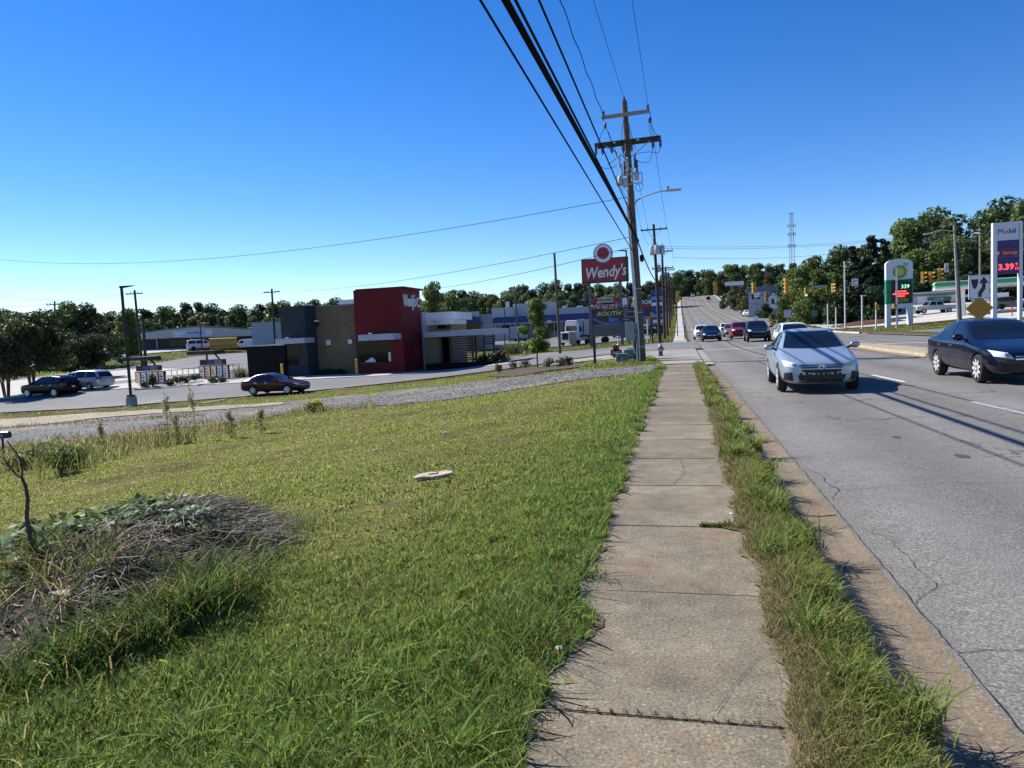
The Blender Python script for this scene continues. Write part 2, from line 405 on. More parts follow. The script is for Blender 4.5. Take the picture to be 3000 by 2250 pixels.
# ---- road: cross section swept along the profile
def road_z(x, y):
    crown = .10*(1-((x-9.6)/8.6)**2)
    return RP(y)-.11+crown
ry = lines([(-40, 0, 4), (0, 60, 2), (60, 520, 5), (520, 1000, 40)])
rx = np.array([1.30, 2.2, 3.5, 5.3, 7, 8.6, 10, 12, 14, 16, 17.75])
X, Y = np.meshgrid(rx, ry); Z = road_z(X, Y)
nx, ny = len(rx), len(ry); I = (np.arange(ny-1)[:, None]*nx + np.arange(nx-1)[None, :]).ravel()
road = bpy.data.objects.new('road', np_mesh('road', np.stack([X.ravel(), Y.ravel(), Z.ravel()], 1), np.stack([I, I+1, I+1+nx, I+nx], 1), M_asph, smooth=True))
col.objects.link(road); struct(road)

def sweep(name, prof, ys, m, hf, parent=None, xoff=None):
    """profile of (x, dz) swept along y on the height function"""
    n = len(prof); V = []; F = []
    for y in ys:
        dx = xoff(y) if xoff else 0
        for x, dz in prof: V.append((x+dx, y, float(hf(y))+dz))
    for i in range(len(ys)-1):
        for k in range(n-1): F.append((i*n+k, i*n+k+1, (i+1)*n+k+1, (i+1)*n+k))
    me = bpy.data.meshes.new(name); me.from_pydata(V, [], F); me.materials.append(m)
    bm = bmesh.new(); bm.from_mesh(me); bmesh.ops.recalc_face_normals(bm, faces=bm.faces)
    if sum(f.normal.z for f in bm.faces) < 0: bmesh.ops.reverse_faces(bm, faces=bm.faces[:])
    bm.to_mesh(me); bm.free()
    o = bpy.data.objects.new(name, me); col.objects.link(o)
    if parent: o.parent = parent
    return o
# kerb and gutter cast in lengths with open joints between
gut = struct(bpy.data.objects.new('kerb_and_gutter', None)); col.objects.link(gut)
prof_l = [(.82, -.2), (.82, -.02), (.86, .0), (.90, -.012), (.95, -.06), (1.0, -.105), (1.06, -.12), (1.18, -.122), (1.325, -.106), (1.325, -.3)]
brk = [-6, -2.7, .62, 3.72, 6.7, 9.7, 12.7, 15.7, 18.7, 21.7, 24.7, 27.7, 30.2]
for i in range(len(brk)-1):
    dz = random.uniform(-.006, .006)
    sweep('gutter_length', [(x, z+dz) for x, z in prof_l], [brk[i]+.006, (brk[i]+brk[i+1])/2, brk[i+1]-.006], M_gut, RP, gut)
brk = list(np.arange(66, 100, 3.0))
for i in range(len(brk)-1): sweep('gutter_length', prof_l, [brk[i], brk[i+1]-.012], M_gut, RP, gut)
sweep('gutter_length', prof_l, list(np.arange(99, 480, 5.0)), M_gut, RP, gut)
prof_r = [(17.73, -.3), (17.73, -.14), (18.0, -.14), (18.03, .02), (18.2, .03), (18.26, -.3)]
gutr = struct(bpy.data.objects.new('far_kerb', None)); col.objects.link(gutr)
sweep('gutter_length', prof_r, list(np.arange(-40, 40, 4.0)), M_pale, RP, gutr)
sweep('gutter_length', prof_r, list(np.arange(80, 480, 5.0)), M_pale, RP, gutr)

# ---- footpath slabs
walk = struct(bpy.data.objects.new('footpath', None)); col.objects.link(walk)
jy = [-1.62, -.12, 1.38, 2.93, 4.37, 5.86, 7.36, 8.87, 10.37, 11.87, 13.37, 14.87, 16.37, 17.87, 19.37, 20.87, 22.37, 23.87, 25.37, 26.87, 28.37, 29.9]
for i in range(len(jy)-1):
    a, b = jy[i]+.003, jy[i+1]-.003
    bm = bmesh.new()
    t = [random.uniform(-.004, .004) for _ in range(4)]
    sk = random.uniform(-.012, .012)
    v = [bm.verts.new(p) for p in [(-.725, a-sk, -.055), (.505, a+sk, -.055), (.505, b+sk, -.055), (-.725, b-sk, -.055), (-.725, a-sk, t[0]), (.505, a+sk, t[1]), (.505, b+sk, t[2]), (-.725, b-sk, t[3])]]
    for f in [(0,3,2,1),(4,5,6,7),(0,1,5,4),(1,2,6,5),(2,3,7,6),(3,0,4,7)]: bm.faces.new([v[k] for k in f])
    bmesh.ops.bevel(bm, geom=[e for e in bm.edges if min(w.co.z for w in e.verts) > -.03], offset=.005, segments=2, affect='EDGES')
    me = bpy.data.meshes.new('slab'); bm.to_mesh(me); bm.free(); me.materials.append(M_walk)
    o = bpy.data.objects.new('slab', me); col.objects.link(o); o.parent = walk
# far footpath beyond the side street
yy = 67.2
while yy < 130:
    mb = MB(); z0, z1 = float(RP(yy))+.03, float(RP(yy+1.5))+.03
    mb.add([(-.72, yy+.01, z0), (.6, yy+.01, z0), (.6, yy+1.49, z1), (-.72, yy+1.49, z1), (-.72, yy+.01, z0-.1), (.6, yy+.01, z0-.1), (.6, yy+1.49, z1-.1), (-.72, yy+1.49, z1-.1)],
           [(0,1,2,3), (0,4,5,1), (1,5,6,2), (2,6,7,3), (3,7,4,0)])
    mb.build('slab', M_pale, walk); yy += 1.5
sweep('distant_length', [(-.72, .03), (.6, .03)], list(np.arange(yy, 470, 6.0)), M_pale, RP, walk)
sweep('distant_length', [(19.4, .06), (20.9, .06)], list(np.arange(100, 470, 6.0)), M_pale, lambda y: HB(20, y), walk)

# ---- aprons, side street, lots
side_street = drape('side_street_west', [(1.3, 47), (1.3, 66.2), (-3, 66), (-9, 68.5), (-30, 78), (-58, 90), (-56, 82.4), (-30, 70), (-18, 62), (-12, 55), (-3, 48.5)], M_lot, .02, 3, hf=lambda x, y: min(H(x, y), 9))
drape('driveway_apron', [(.9, 30), (.9, 47.2), (-3.2, 48), (-7.5, 49.5), (-9.5, 47.5), (-6, 43), (-1.6, 37.5), (-.7, 30)], M_apron, .012, 2)
# gutter along the apron (dropped kerb)
drape('dropped_kerb', [(.86, 30.2), (1.34, 30.2), (1.34, 66), (.86, 66)], M_apron, -.07, 2)
lot = drape('restaurant_lot', [(-115, 22), (-60, 36.5), (-40, 40.3), (-30, 43.2), (-20, 46), (-13, 48.3), (-8.6, 49.5), (-8, 52), (-14, 58), (-18, 63), (-30, 70.5), (-50, 80)]+[tuple(on_ground(*q_).xy) for q_ in ((722, 1034), (566, 1046), (440, 1067), (300, 1087), (127, 1103), (0, 1118), (-80, 1128))], M_lot, .045, 2.5)
drape('concrete_lane', [(-62, 48.5), (-46, 50.6), (-34, 51.5), (-22, 53.2), (-15, 55), (-12.6, 54.6), (-12.8, 56.8), (-20, 56.6), (-46, 56.6), (-62, 55)], M_pale, .075, 2.5)
drape('concrete_pad', [tuple(on_ground(*q_).xy) for q_ in ((-80, 1172), (0, 1160), (190, 1136), (380, 1116), (480, 1104), (720, 1088), (722, 1075), (560, 1084), (440, 1080), (300, 1094), (127, 1109), (0, 1124), (-80, 1134))], M_pale, .075, 3)
drape('far_lot', [tuple(on_ground(*q_).xy) for q_ in ((270, 1054), (430, 1038), (563, 1027), (745, 1014))]+[(-55, 150), (-150, 160), (-150, 128)], M_pale, .08, 4)
drape('shop_lot', [(-3.5, 92), (-14, 94), (-40, 108), (-60, 126), (-60, 133), (-30, 140), (-8, 150), (-3.5, 150)], M_lot, .06, 3)
drape('side_street_east', [(17.8, 42), (17.8, 78), (20.5, 74), (27, 73), (48, 77), (80, 84), (80, 60), (48, 54), (26, 51), (20.5, 47)], M_lot, .0, 2.5, hf=lambda x, y: float(HB(x, y))-.06*(1-float(sm(x, 18, 24))))
drape('station_forecourt', [(21.5, 99.5), (26, 96.5), (34, 93), (60, 90), (90, 95), (90, 145), (30, 145), (24, 122), (21, 106)], M_pale, .05, 4)
drape('station_forecourt_near', [(30, 79.5), (48, 82), (80, 90), (60, 90.2), (34, 93.2)], M_pale, .05, 4)

# ---- painted lines (each stripe a piece of the road)
def stripe(name, pts, w, m, step=3):
    pts = [Vector(p) for p in pts]; V = []
    for i in range(len(pts)-1):
        L_ = (pts[i+1]-pts[i]).length; k = max(1, int(L_/step))
        for j in range(k+(i == len(pts)-2)):
            V.append(pts[i].lerp(pts[i+1], j/k))
    mb = MB(); vs_ = []
    for i, p in enumerate(V):
        t = (V[min(i+1, len(V)-1)]-V[max(0, i-1)]).normalized(); n = Vector((-t.y, t.x))
        for s_ in (-1, 1):
            q = p+n*s_*w/2; vs_.append((q.x, q.y, road_z(q.x, q.y)+.008+.00012*q.y))
    mb.add(vs_, [(2*i, 2*i+1, 2*i+3, 2*i+2) for i in range(len(V)-1)])
    return mb.build(name, m, road)
for y in [4.0, 12.0, 19.1, 27.5, 36]: stripe('lane_dash', [(5.32, y), (5.2, y+2.6)], .11, M_white_paint)
for y in np.arange(80, 380, 12): stripe('lane_dash', [(4.6, y), (4.6, y+3)], .11, M_white_paint); stripe('lane_dash', [(14.2, y), (14.2, y+3)], .11, M_white_paint)
stripe('yellow_edge_line', [(8.62, -6), (8.62, 30), (8.72, 40), (9.1, 46.5)], .11, M_yellow_paint)
stripe('yellow_edge_line', [(10.85, -6), (10.85, 44)], .11, M_yellow_paint)
stripe('centre_line', [(8.1, 78), (8.0, 160), (7.8, 380)], .14, M_yellow_paint, 6)
stripe('centre_line', [(11.4, 78), (11.2, 160), (11.0, 380)], .14, M_yellow_paint, 6)
stripe('stop_bar', [(1.6, 76.0), (7.9, 76.0)], .5, M_white_paint)
for y in (110, 150, 196): stripe('turn_lane_dash', [(9.2, y), (10.0, y+1.2)], .2, M_white_paint)
for x0, x1, y in [(10.9, 17.6, 44), (1.4, 8.4, 46.8)]: stripe('stop_bar', [(x0, y), (x1, y)], .4, M_white_paint)
# raised median nose
mb = MB(); pts = [(8.95, -8), (8.95, 36), (9.15, 42), (9.6, 44.5), (10.05, 42), (10.45, 36), (10.6, 20), (10.6, -8)]
vs_ = [(x, y, road_z(x, y)-.03) for x, y in pts]+[(x+(.04 if x < 9.6 else -.04), y, road_z(x, y)+.12) for x, y in pts]; n = len(pts)
mb.add(vs_, [tuple(range(2*n-1, n-1, -1))[::-1]]+[(i, (i+1) % n, (i+1) % n+n, i+n) for i in range(n)])
struct(mb.build('median_island', mat('median_concrete', (.36, .29, .2), .9, var=.3, vscale=2, bump=.3, bscale=40)))

# ---- gravel track and its pale dirt shoulder
def px_poly(pts): return [tuple(on_ground(*p).xy) for p in pts]
grav_poly = px_poly([(-70, 1316), (0, 1309), (210, 1292), (417, 1266), (600, 1248), (739, 1232), (882, 1206), (1100, 1190), (1318, 1170), (1600, 1128), (1760, 1107)])+[(-.78, 25.6), (-.78, 30.0)]+px_poly([(1800, 1080), (1650, 1094), (1500, 1106), (1318, 1127), (1132, 1148), (980, 1164), (834, 1180), (620, 1194), (441, 1206), (200, 1222), (0, 1236), (-70, 1242)])
grav = drape('gravel_track', wob(grav_poly, .35, .5, 2), M_grav, .012, 1.0)
drape('dirt_shoulder', wob(px_poly([(-70, 1262), (0, 1256), (150, 1244), (300, 1226), (480, 1213), (640, 1203), (840, 1186), (840, 1180), (620, 1193), (441, 1203), (200, 1218), (0, 1230), (-70, 1236)]), .35, .5, 5), M_dirt, .05, 1.5)
# ---- mulch beds
bed_poly = px_poly([(1420, 1106), (1500, 1086), (1600, 1076), (1695, 1071), (1700, 1079), (1600, 1090), (1510, 1106)])
bed = drape('mulch_bed', wob(bed_poly, .2, .4, 11), M_mulch_dark, .05, 1)
def mound(name, cx, cy, rx_, ry_, h, m, rz=0):
    V = []; F = []; nr, na = 5, 24
    for i in range(nr+1):
        for k in range(na):
            a = 2*math.pi*k/na; q = i/nr; wv = 1+.12*noise.noise((math.cos(a)*2+cx, math.sin(a)*2, cy))
            lx, ly = rx_*q*wv*math.cos(a), ry_*q*wv*math.sin(a)
            x = cx+lx*math.cos(rz)-ly*math.sin(rz); y = cy+lx*math.sin(rz)+ly*math.cos(rz)
            V.append((x, y, H(x, y)+h*(1-q*q)+(.06 if q < 1 else -.02)))
    for i in range(nr):
        for k in range(na): F.append((i*na+k, (i+1)*na+k, (i+1)*na+(k+1)%na, i*na+(k+1)%na))
    mb = MB(); mb.add(V, F); return mb.build(name, m, smooth=True)

# ---- cracks in the asphalt and the weedy seam along the gutter
M_crack = mat('crack_dark', (.012, .012, .011), 1)
def crack(pts, w, seed, amp=.05, name='crack', m=M_crack, parent=road, zf=road_z):
    P = [Vector(p) for p in pts]; out = []
    for a, b in zip(P, P[1:]):
        k = max(2, int((b-a).length/.07))
        for j in range(k):
            p = a.lerp(b, j/k); nr = Vector((-(b-a).y, (b-a).x)).normalized()
            out.append(p+nr*amp*(noise.noise((p.x*3+seed, p.y*3, 0))+.6*noise.noise((p.x*11+seed, p.y*11, 2))))
    mb = MB(); V = []
    for i, p in enumerate(out):
        t = (out[min(i+1, len(out)-1)]-out[max(0, i-1)]).normalized(); nr = Vector((-t.y, t.x)); ww = w*(.35+.9*abs(noise.noise((p.x*5, p.y*5, seed))))
        for s_ in (-1, 1): q = p+nr*ww*s_; V.append((q.x, q.y, zf(q.x, q.y)+.005))
    mb.add(V, [(2*i, 2*i+1, 2*i+3, 2*i+2) for i in range(len(out)-1)]); return mb.build(name, m, parent)
crack([(1.33, -2), (1.33, 30)], .0065, 3, .014)
crack([(1.34, 3.95), (1.75, 4.05), (2.6, 4.02), (4.2, 4.3)], .005, 7); crack([(1.34, 4.6), (1.52, 4.9), (1.56, 5.5), (1.5, 6.0), (1.36, 6.35)], .004, 9)
crack([(1.35, 3.6), (1.6, 3.58), (2.4, 3.55), (3.6, 3.7)], .003, 11); crack([(1.36, 7.2), (1.5, 7.6), (1.47, 8.4), (1.36, 8.9)], .005, 13); crack([(1.5, 7.6), (2.6, 7.9), (4.4, 7.7)], .004, 17)
crack([(3.4, 6.6), (3.9, 7.2), (4.2, 8.4), (5.4, 9.4)], .004, 19); crack([(2.0, 11.5), (5.0, 12.2), (8.4, 11.8)], .006, 23); crack([(5.0, 8.0), (5.6, 10), (5.3, 14)], .006, 29); crack([(1.4, 15.5), (5, 15.3), (8.5, 15.8)], .008, 31)
crack([(1.0, 3.72), (1.14, 3.71), (1.32, 3.73)], .006, 37, .02, zf=lambda x, y: -.112)
# tyre-dark wheel paths and drips
M_stain = mat('oil_stain', (.06, .06, .06), .6)
for k, (x, y, r) in enumerate(((3.2, 9.3, .07), (6.8, 13.0, .10), (2.9, 10.8, .05))):
    mb = MB(); n = 14; P = [(x+math.cos(j*6.283/n)*r*(1+.5*noise.noise((j*.9, k, 0))), y+math.sin(j*6.283/n)*r*2.0*(1+.4*noise.noise((j*.9, k, 3)))) for j in range(n)]
    mb.add([(a, b, road_z(a, b)+.004) for a, b in P], [tuple(range(n))]); mb.build('oil_stain', M_stain, road)
# loose stones of the track
g = np.random.default_rng(3); GP = np.array(grav_poly); n = 26000
x = g.uniform(-36, -.8, n); y = g.uniform(15, 33, n)
c = np.zeros(n, bool); j = len(GP)-1
for i in range(len(GP)):
    c ^= ((GP[i, 1] > y) != (GP[j, 1] > y)) & (x < (GP[j, 0]-GP[i, 0])*(y-GP[i, 1])/(GP[j, 1]-GP[i, 1]+1e-12)+GP[i, 0]); j = i
x, y = x[c], y[c]; n = len(x); r = g.uniform(.012, .042, n)*(1+(g.random(n) < .06)*.7); z = HB(x, y)+.026
base = np.array([(1, 0, 0), (-.5, .87, 0), (-.5, -.87, 0), (.2, .1, .75), (0, 0, -.4)]); th = g.random(n)*6.28; ct, st_ = np.cos(th), np.sin(th)
V = np.stack([np.stack([x+r*(b[0]*ct-b[1]*st_)*g.uniform(.7, 1.3, n), y+r*(b[0]*st_+b[1]*ct)*g.uniform(.7, 1.3, n), z+r*b[2]], 1) for b in base], 1).reshape(-1, 3)
i5 = np.arange(n)[:, None]*5; F = np.concatenate([i5+np.array([[0, 1, 3]]), i5+np.array([[1, 2, 3]]), i5+np.array([[2, 0, 3]])], 0)
tone = g.choice([.04, .09, .15, .27], n, p=[.3, .34, .25, .11])*g.uniform(.8, 1.2, n)
C = np.repeat(np.stack([tone, tone*.98, tone*.95], 1), 5, 0)
M_stone = leaf_mat('loose_stone', 0, 0, 0, .3, .9)
so = bpy.data.objects.new('gravel_stones', np_mesh('gravel_stones', V, F, M_stone, C)); col.objects.link(so); so['kind'] = 'stuff'; so['label'] = 'loose grey stones of the gravel track'

# cracks and worn marks on the footpath
for k, (pts, w) in enumerate((([(-.7, 5.2), (-.2, 5.05), (.2, 5.3), (.5, 5.25)], .0022), ([(-.1, 7.4), (.0, 8.0), (-.05, 8.85)], .003), ([(.1, 3.0), (.3, 3.5), (.5, 3.7)], .002), ([(-.7, 12.6), (.1, 12.4), (.5, 12.7)], .004))): crack(pts, w, 50+k, .03, parent=walk, zf=lambda x, y: .002)
# painted lines on the lot
for k, (a_, b_) in enumerate((((395, 1190), (480, 1174)), ((170, 1203), (245, 1196)), ((960, 1147), (1010, 1140)), ((590, 1184), (660, 1172)))):
    A_, B_ = on_ground(*a_), on_ground(*b_); nr = Vector((-(B_-A_).y, (B_-A_).x, 0)).normalized()*.06
    o = drape('bay_line', [tuple((A_-nr).xy), tuple((B_-nr).xy), tuple((B_+nr).xy), tuple((A_+nr).xy)], M_white_paint, .056, 2, kind=False); o.parent = lot
# ================================================================== foliage helpers
M_leaf = leaf_mat('leaf', .02, .22, .38)
M_leaf_far = leaf_mat('tree_leaf', .018, .28, .3)
M_shrub = leaf_mat('shrub_leaf', .02, .15, .3)
M_bark = mat('bark', (.10, .075, .055), .95, var=.45, vscale=8, bump=.8, bscale=20)
M_bark_pale = mat('pale_bark', (.26, .20, .15), .9, var=.4, vscale=6, bump=.5, bscale=20)
def leaf_arrays(blobs, n, size, tint, tvar=.3, shell=.6, up=.25, seed=0, yellow=.1, aspect=.55):
    g = np.random.default_rng(seed)
    B = np.array(blobs, float); w = (B[:, 3]*B[:, 4]+B[:, 3]*B[:, 5]+B[:, 4]*B[:, 5]); w /= w.sum()
    k = g.choice(len(B), n, p=w)
    d = g.normal(size=(n, 3)); d /= np.linalg.norm(d, axis=1)[:, None]
    rr = shell+(1.06-shell)*g.random(n)**.6
    p = B[k, :3] + d*B[k, 3:6]*rr[:, None]
    nrm = d*.7 + g.normal(size=(n, 3))*.6; nrm[:, 2] += up
    nrm /= np.linalg.norm(nrm, axis=1)[:, None]
    t = np.cross(nrm, g.normal(size=(n, 3))); t /= np.linalg.norm(t, axis=1)[:, None]
    b = np.cross(nrm, t)
    s = size*(.55+.9*g.random(n))[:, None]
    fold = nrm*s*.12
    V = np.stack([p-t*s, p-b*s*aspect+fold, p+t*s, p+b*s*aspect+fold], 1).reshape(-1, 3)
    i = np.arange(n)[:, None]*4
    F = np.concatenate([i+np.array([[0, 1, 2]]), i+np.array([[0, 2, 3]])], 0)
    bt = 1+tvar*.6*(g.random(len(B))-.5)*2
    lt = 1+tvar*(g.random(n)-.5)*2
    c = np.array(tint)[None, :]*(bt[k]*lt)[:, None]
    yl = (g.random(n) < yellow)[:, None]
    c = np.where(yl, c*np.array([1.7, 1.25, .7]), c)
    return V, F, np.repeat(np.clip(c, 0, 1), 4, 0)
def leaf_mesh(name, blobs, n, size, tint, m=None, **kw):
    V, F, C = leaf_arrays(blobs, n, size, tint, **kw)
    return np_mesh(name, V, F, m or M_leaf, C)
def add_mesh(name, me, parent=None, loc=None):
    o = bpy.data.objects.new(name, me); col.objects.link(o)
    if parent is not None: o.parent = parent
    if loc is not None: o.location = loc
    return o
def shrub(name, label, loc, r, h, tint, n=260, size=.09, group=None, cat='shrub', flower=None, seed=0, parts=5):
    t = thing(name, label, cat, loc, 0, group)
    bl = [(random.uniform(-.45, .45)*r, random.uniform(-.45, .45)*r, h*random.uniform(.35, .7), r*.55, r*.55, h*.4) for _ in range(parts)]
    add_mesh('foliage', leaf_mesh('foliage', bl, n, size, tint, M_shrub, seed=seed+int(loc[0]*10)%97+3, shell=.3), t)
    mb = MB()
    for k in range(4):
        a = k*1.7; mb.tube([(0, 0, -.05), (math.cos(a)*r*.35, math.sin(a)*r*.35, h*.6)], [.02, .008], 4)
    mb.build('stem', M_bark, t)
    if flower:
        g = np.random.default_rng(seed+5)
        bl2 = [(b[0], b[1], b[2]+h*.16, b[3], b[4], b[5]*.9) for b in bl]
        add_mesh('blossom', leaf_mesh('blossom', bl2, int(n*.5), size*.6, flower, M_shrub, seed=seed+9, shell=.85, yellow=0), t)
    return t
def grassy(name, label, loc, h, spread, n, tint, group=None, cat='plant', w=.012, seed=0):
    """a tussock of arching blades"""
    V, F, C = blade_arrays(np.zeros((n, 2))+np.random.default_rng(seed).normal(size=(n, 2))*spread*.25, np.zeros(n), h, w, tint, seed=seed, lean=.7, segs=3)
    t = thing(name, label, cat, loc, 0, group)
    add_mesh('blades', np_mesh('blades', V, F, M_leaf, C), t)
    return t
def blade_arrays(xy, z, h, w, tint, seed=0, lean=.45, segs=2, hvar=.5, tvar=.35, dry=.12, droop=.5):
    """grass blades: each a tapering strip that leans and bends"""
    g = np.random.default_rng(seed); n = len(xy)
    a = g.random(n)*2*math.pi; hh = (h*(1-hvar+2*hvar*g.random(n)))
    ln = lean*(.3+g.random(n))*hh
    dx, dy = np.cos(a), np.sin(a)
    fa = a+math.pi/2+g.normal(size=n)*.6
    wx, wy = np.cos(fa), np.sin(fa)
    ww = w*(.6+.8*g.random(n))
    V = []
    for i in range(segs):
        q = i/segs
        cx = xy[:, 0]+dx*ln*q**1.7; cy = xy[:, 1]+dy*ln*q**1.7; cz = z+hh*(q-droop*.35*q**3*lean)
        k = ww*(1-.45*q)
        V.append(np.stack([cx-wx*k, cy-wy*k, cz], 1)); V.append(np.stack([cx+wx*k, cy+wy*k, cz], 1))
    V.append(np.stack([xy[:, 0]+dx*ln, xy[:, 1]+dy*ln, z+hh*(1-droop*.35*lean)], 1))
    m = 2*segs+1
    VV = np.stack(V, 1).reshape(-1, 3); i = np.arange(n)[:, None]*m
    F = []
    for s_ in range(segs-1):
        b = 2*s_
        F += [i+np.array([[b, b+1, b+3]]), i+np.array([[b, b+3, b+2]])]
    b = 2*(segs-1); F.append(i+np.array([[b, b+1, b+2]]))
    F = np.concatenate(F, 0)
    tn = np.asarray(tint, float); tn = np.broadcast_to(tn, (n, 3))
    c = tn*(1+tvar*(g.random(n)-.5)*2)[:, None]
    dr = (g.random(n) < dry)[:, None]
    c = np.where(dr, np.array([[.30, .235, .10]])*(.6+.7*g.random(n))[:, None], c)
    return VV, F, np.repeat(np.clip(c, 0, 1), m, 0)
# ================================================================== the red and grey restaurant
M_red = mat('red_panel', (.145, .016, .018), .6, var=.15, spec=.12, vscale=1.5)
M_navy = mat('charcoal_stucco', (.042, .052, .060), .9, var=.2, spec=.12, vscale=2, bump=.2, bscale=60)
M_black = mat('black_brick', (.010, .010, .012), .85, spec=.12, var=.2, vscale=3)
M_tan = mat('tan_stucco', (.21, .16, .10), .95, var=.2, spec=.12, vscale=1.2, bump=.25, bscale=70)
M_lgrey = mat('light_grey_metal', (.38, .41, .46), .5, var=.08, vscale=2)
M_wfas = mat('white_fascia', (.72, .74, .78), .6, var=.06, vscale=2)
M_glass = mat('dark_glass', (.008, .009, .011), .06, spec=.16)
M_frame = mat('black_frame', (.018, .018, .02), .5)
M_bronze = mat('dark_bronze_metal', (.028, .024, .02), .45, metal=.4)
M_slat = mat('brown_slat', (.045, .03, .02), .8, var=.3, vscale=6)
M_wht = mat('white_paint', (.78, .78, .76), .55)
M_yel = mat('safety_yellow', (.66, .40, .02), .5, var=.15, vscale=6)
M_conc = mat('cast_concrete', (.34, .33, .30), .9, var=.25, vscale=3, bump=.3, bscale=50)
M_paper = mat('interior_white', (.6, .6, .62), .8)
M_steel = mat('galvanised_steel', (.42, .43, .44), .45, metal=.7, var=.15, vscale=5)
M_brown_wall = mat('brown_wall', (.30, .2, .13), .9, var=.2, vscale=2)

Y0 = 57.0; PADZ = -1.47
hn_ = 0
bl = thing('restaurant', 'low fast food restaurant with dark red tower, charcoal and tan walls', 'building', (at(1050, 1096, Y0).x, Y0, PADZ))
OX, OY, OZ = bl.location
def wbox(name, m, px0, px1, py0, py1, Y, depth, parent=bl, bevel=.0, zbot=None, mi=None):
    """box whose front face spans the given photo extents at depth Y"""
    ym = (py0+py1)/2; xm = (px0+px1)/2
    xa = at(px0, ym, Y).x-OX; xb = at(px1, ym, Y).x-OX
    zt = at(xm, py0, Y).z-OZ; zb = at(xm, py1, Y).z-OZ if zbot is None else zbot
    off = Vector((0, 0, 0))
    return MB().box(xa, xb, Y-OY, Y-OY+depth, zb, zt).build(name, m, parent, bevel=bevel)
tower = wbox('red_tower', M_red, 1042, 1180, 846, 1100, 57.0, 4.6, zbot=0)
wbox('tower_coping', M_red, 1040.5, 1181.5, 843, 847.5, 56.94, 4.72, tower)
tanw = wbox('tan_wall', M_tan, 914, 1043, 896.5, 1100, 58.3, 4, zbot=0)
wbox('wall_coping', mat('grey_coping', (.16, .17, .18), .5), 914, 1044, 893, 897.5, 58.22, 4.1, tanw)
wbox('charcoal_tower', M_navy, 826, 898, 899.5, 1100, 56.4, 5.2, zbot=0)
wbox('tower_cap', M_frame, 822.5, 895.5, 897.3, 900.3, 56.34, 5.3)
wbox('black_low_block', M_black, 725, 836, 1013, 1106, 56.15, 6, zbot=0)
wbox('block_cap', M_steel, 724, 834, 1010.5, 1013.6, 56.08, 6.1)
wbox('charcoal_tower_back', M_navy, 860, 916, 905, 1100, 61.7, 10, zbot=0)
for a, b, c_, d in ((806, 892, 991.5, 1007), (1049, 1153, 979, 997)):
    aw = wbox('awning', M_lgrey, a, b, c_, d, 55.3, 1.75)
    wbox('awning_lamp', M_wht, a+30, a+36, c_-3.5, c_-.4, 55.6, .3, aw)
def window(px0, px1, py0, py1, Y, cols=2, rows=2, parent=bl, m=M_glass):
    fr = wbox('window', M_frame, px0-1.5, px1+1.5, py0-1.5, py1+1.5, Y-.03, .12, parent)
    for i in range(cols):
        for j in range(rows):
            a = px0+(px1-px0)*i/cols; b = px0+(px1-px0)*(i+1)/cols
            c_ = py0+(py1-py0)*(j if j == 0 else .42*j)/1 if rows == 2 else py0+(py1-py0)*j/rows
            d = py0+(py1-py0)*(.42 if j == 0 else 1) if rows == 2 else py0+(py1-py0)*(j+1)/rows
            wbox('pane', m, a+.8, b-.8, c_+.8, d-.8, Y-.045, .02, fr)
    return fr
window(838, 877, 1015, 1072, 56.4, 2, 2)
wr_ = window(1050, 1147, 1001, 1062, 57.0, 2, 2)
# menu poster and counter seen in the right window
wbox('poster', M_paper, 1138, 1145, 1032, 1058, 56.945, .008, wr_)
MB().prism([(at(1068, 1061, 56.94).x-OX, at(1068, 1061, 56.94).z-OZ), (at(1102, 1061, 56.94).x-OX, at(1102, 1061, 56.94).z-OZ), (at(1096, 1050, 56.94).x-OX, at(1096, 1050, 56.94).z-OZ), (at(1088, 1047, 56.94).x-OX, at(1088, 1047, 56.94).z-OZ)], -.062, -.057).build('poster', M_paper, wr_)
for a, b, c_, d in ((954.5, 967.5, 996.5, 1011), (1018.5, 1031.5, 994, 1007.5)): wbox('wall_lamp', M_wht, a, b, c_, d, 58.12, .18, bevel=.02)
wbox('flood_lamp', M_wht, 920, 929, 938, 942.5, 57.9, .35); wbox('flood_bracket', M_frame, 926, 931, 938, 956, 58.1, .2)
wbox('roof_air_unit', M_wht, 993, 1040, 877.5, 900, 62, 2.5)
wbox('roof_air_unit', M_lgrey, 868, 905, 896, 910, 63.5, 2.5)
# right hand end: sign wall, grey portal, dining front, patio
XR = at(1180, 970, 57.0).x-OX
red2 = M_red
text('sign_lettering', "Wendy's", bl, (XR+.05, 1.85, at(1216, 878, 59).z-OZ-.12), 1.45, M_wht, (math.pi/2, 0, math.pi/2), shear=.15, bold=.012, ext=.05, sx=.56)
MB().tube([(XR+.02, 3.95, at(1233, 885, 60.7).z-OZ), (XR+.10, 3.95, at(1233, 885, 60.7).z-OZ)], .44, 20).build('sign_badge', [M_wht], bl)
MB().tube([(XR+.11, 3.95, at(1233, 885, 60.7).z-OZ), (XR+.13, 3.95, at(1233, 885, 60.7).z-OZ)], .30, 20).build('sign_badge_centre', M_red, bl)
wbox('grey_portal', M_lgrey, 1223, 1243, 915, 1090, 61.65, 1.2, zbot=0)
wbox('dining_wall', M_brown_wall, 1240.2, 1322, 951, 1090, 63.0, 5, zbot=0)
din = wbox('white_fascia', M_wfas, 1243, 1328, 914.8, 937, 62.3, 6)
wbox('fascia_band', M_wfas, 1242, 1320, 937.5, 951.5, 62.5, 5)
for i_, c_ in enumerate('211'): text('house_number', c_, bl, (at(1278, 944.5, 62.4).x-OX+(i_-1)*.22, 62.47-OY, at(1278, 944.5, 62.4).z-OZ), .36, M_frame, (math.pi/2, 0, 0))
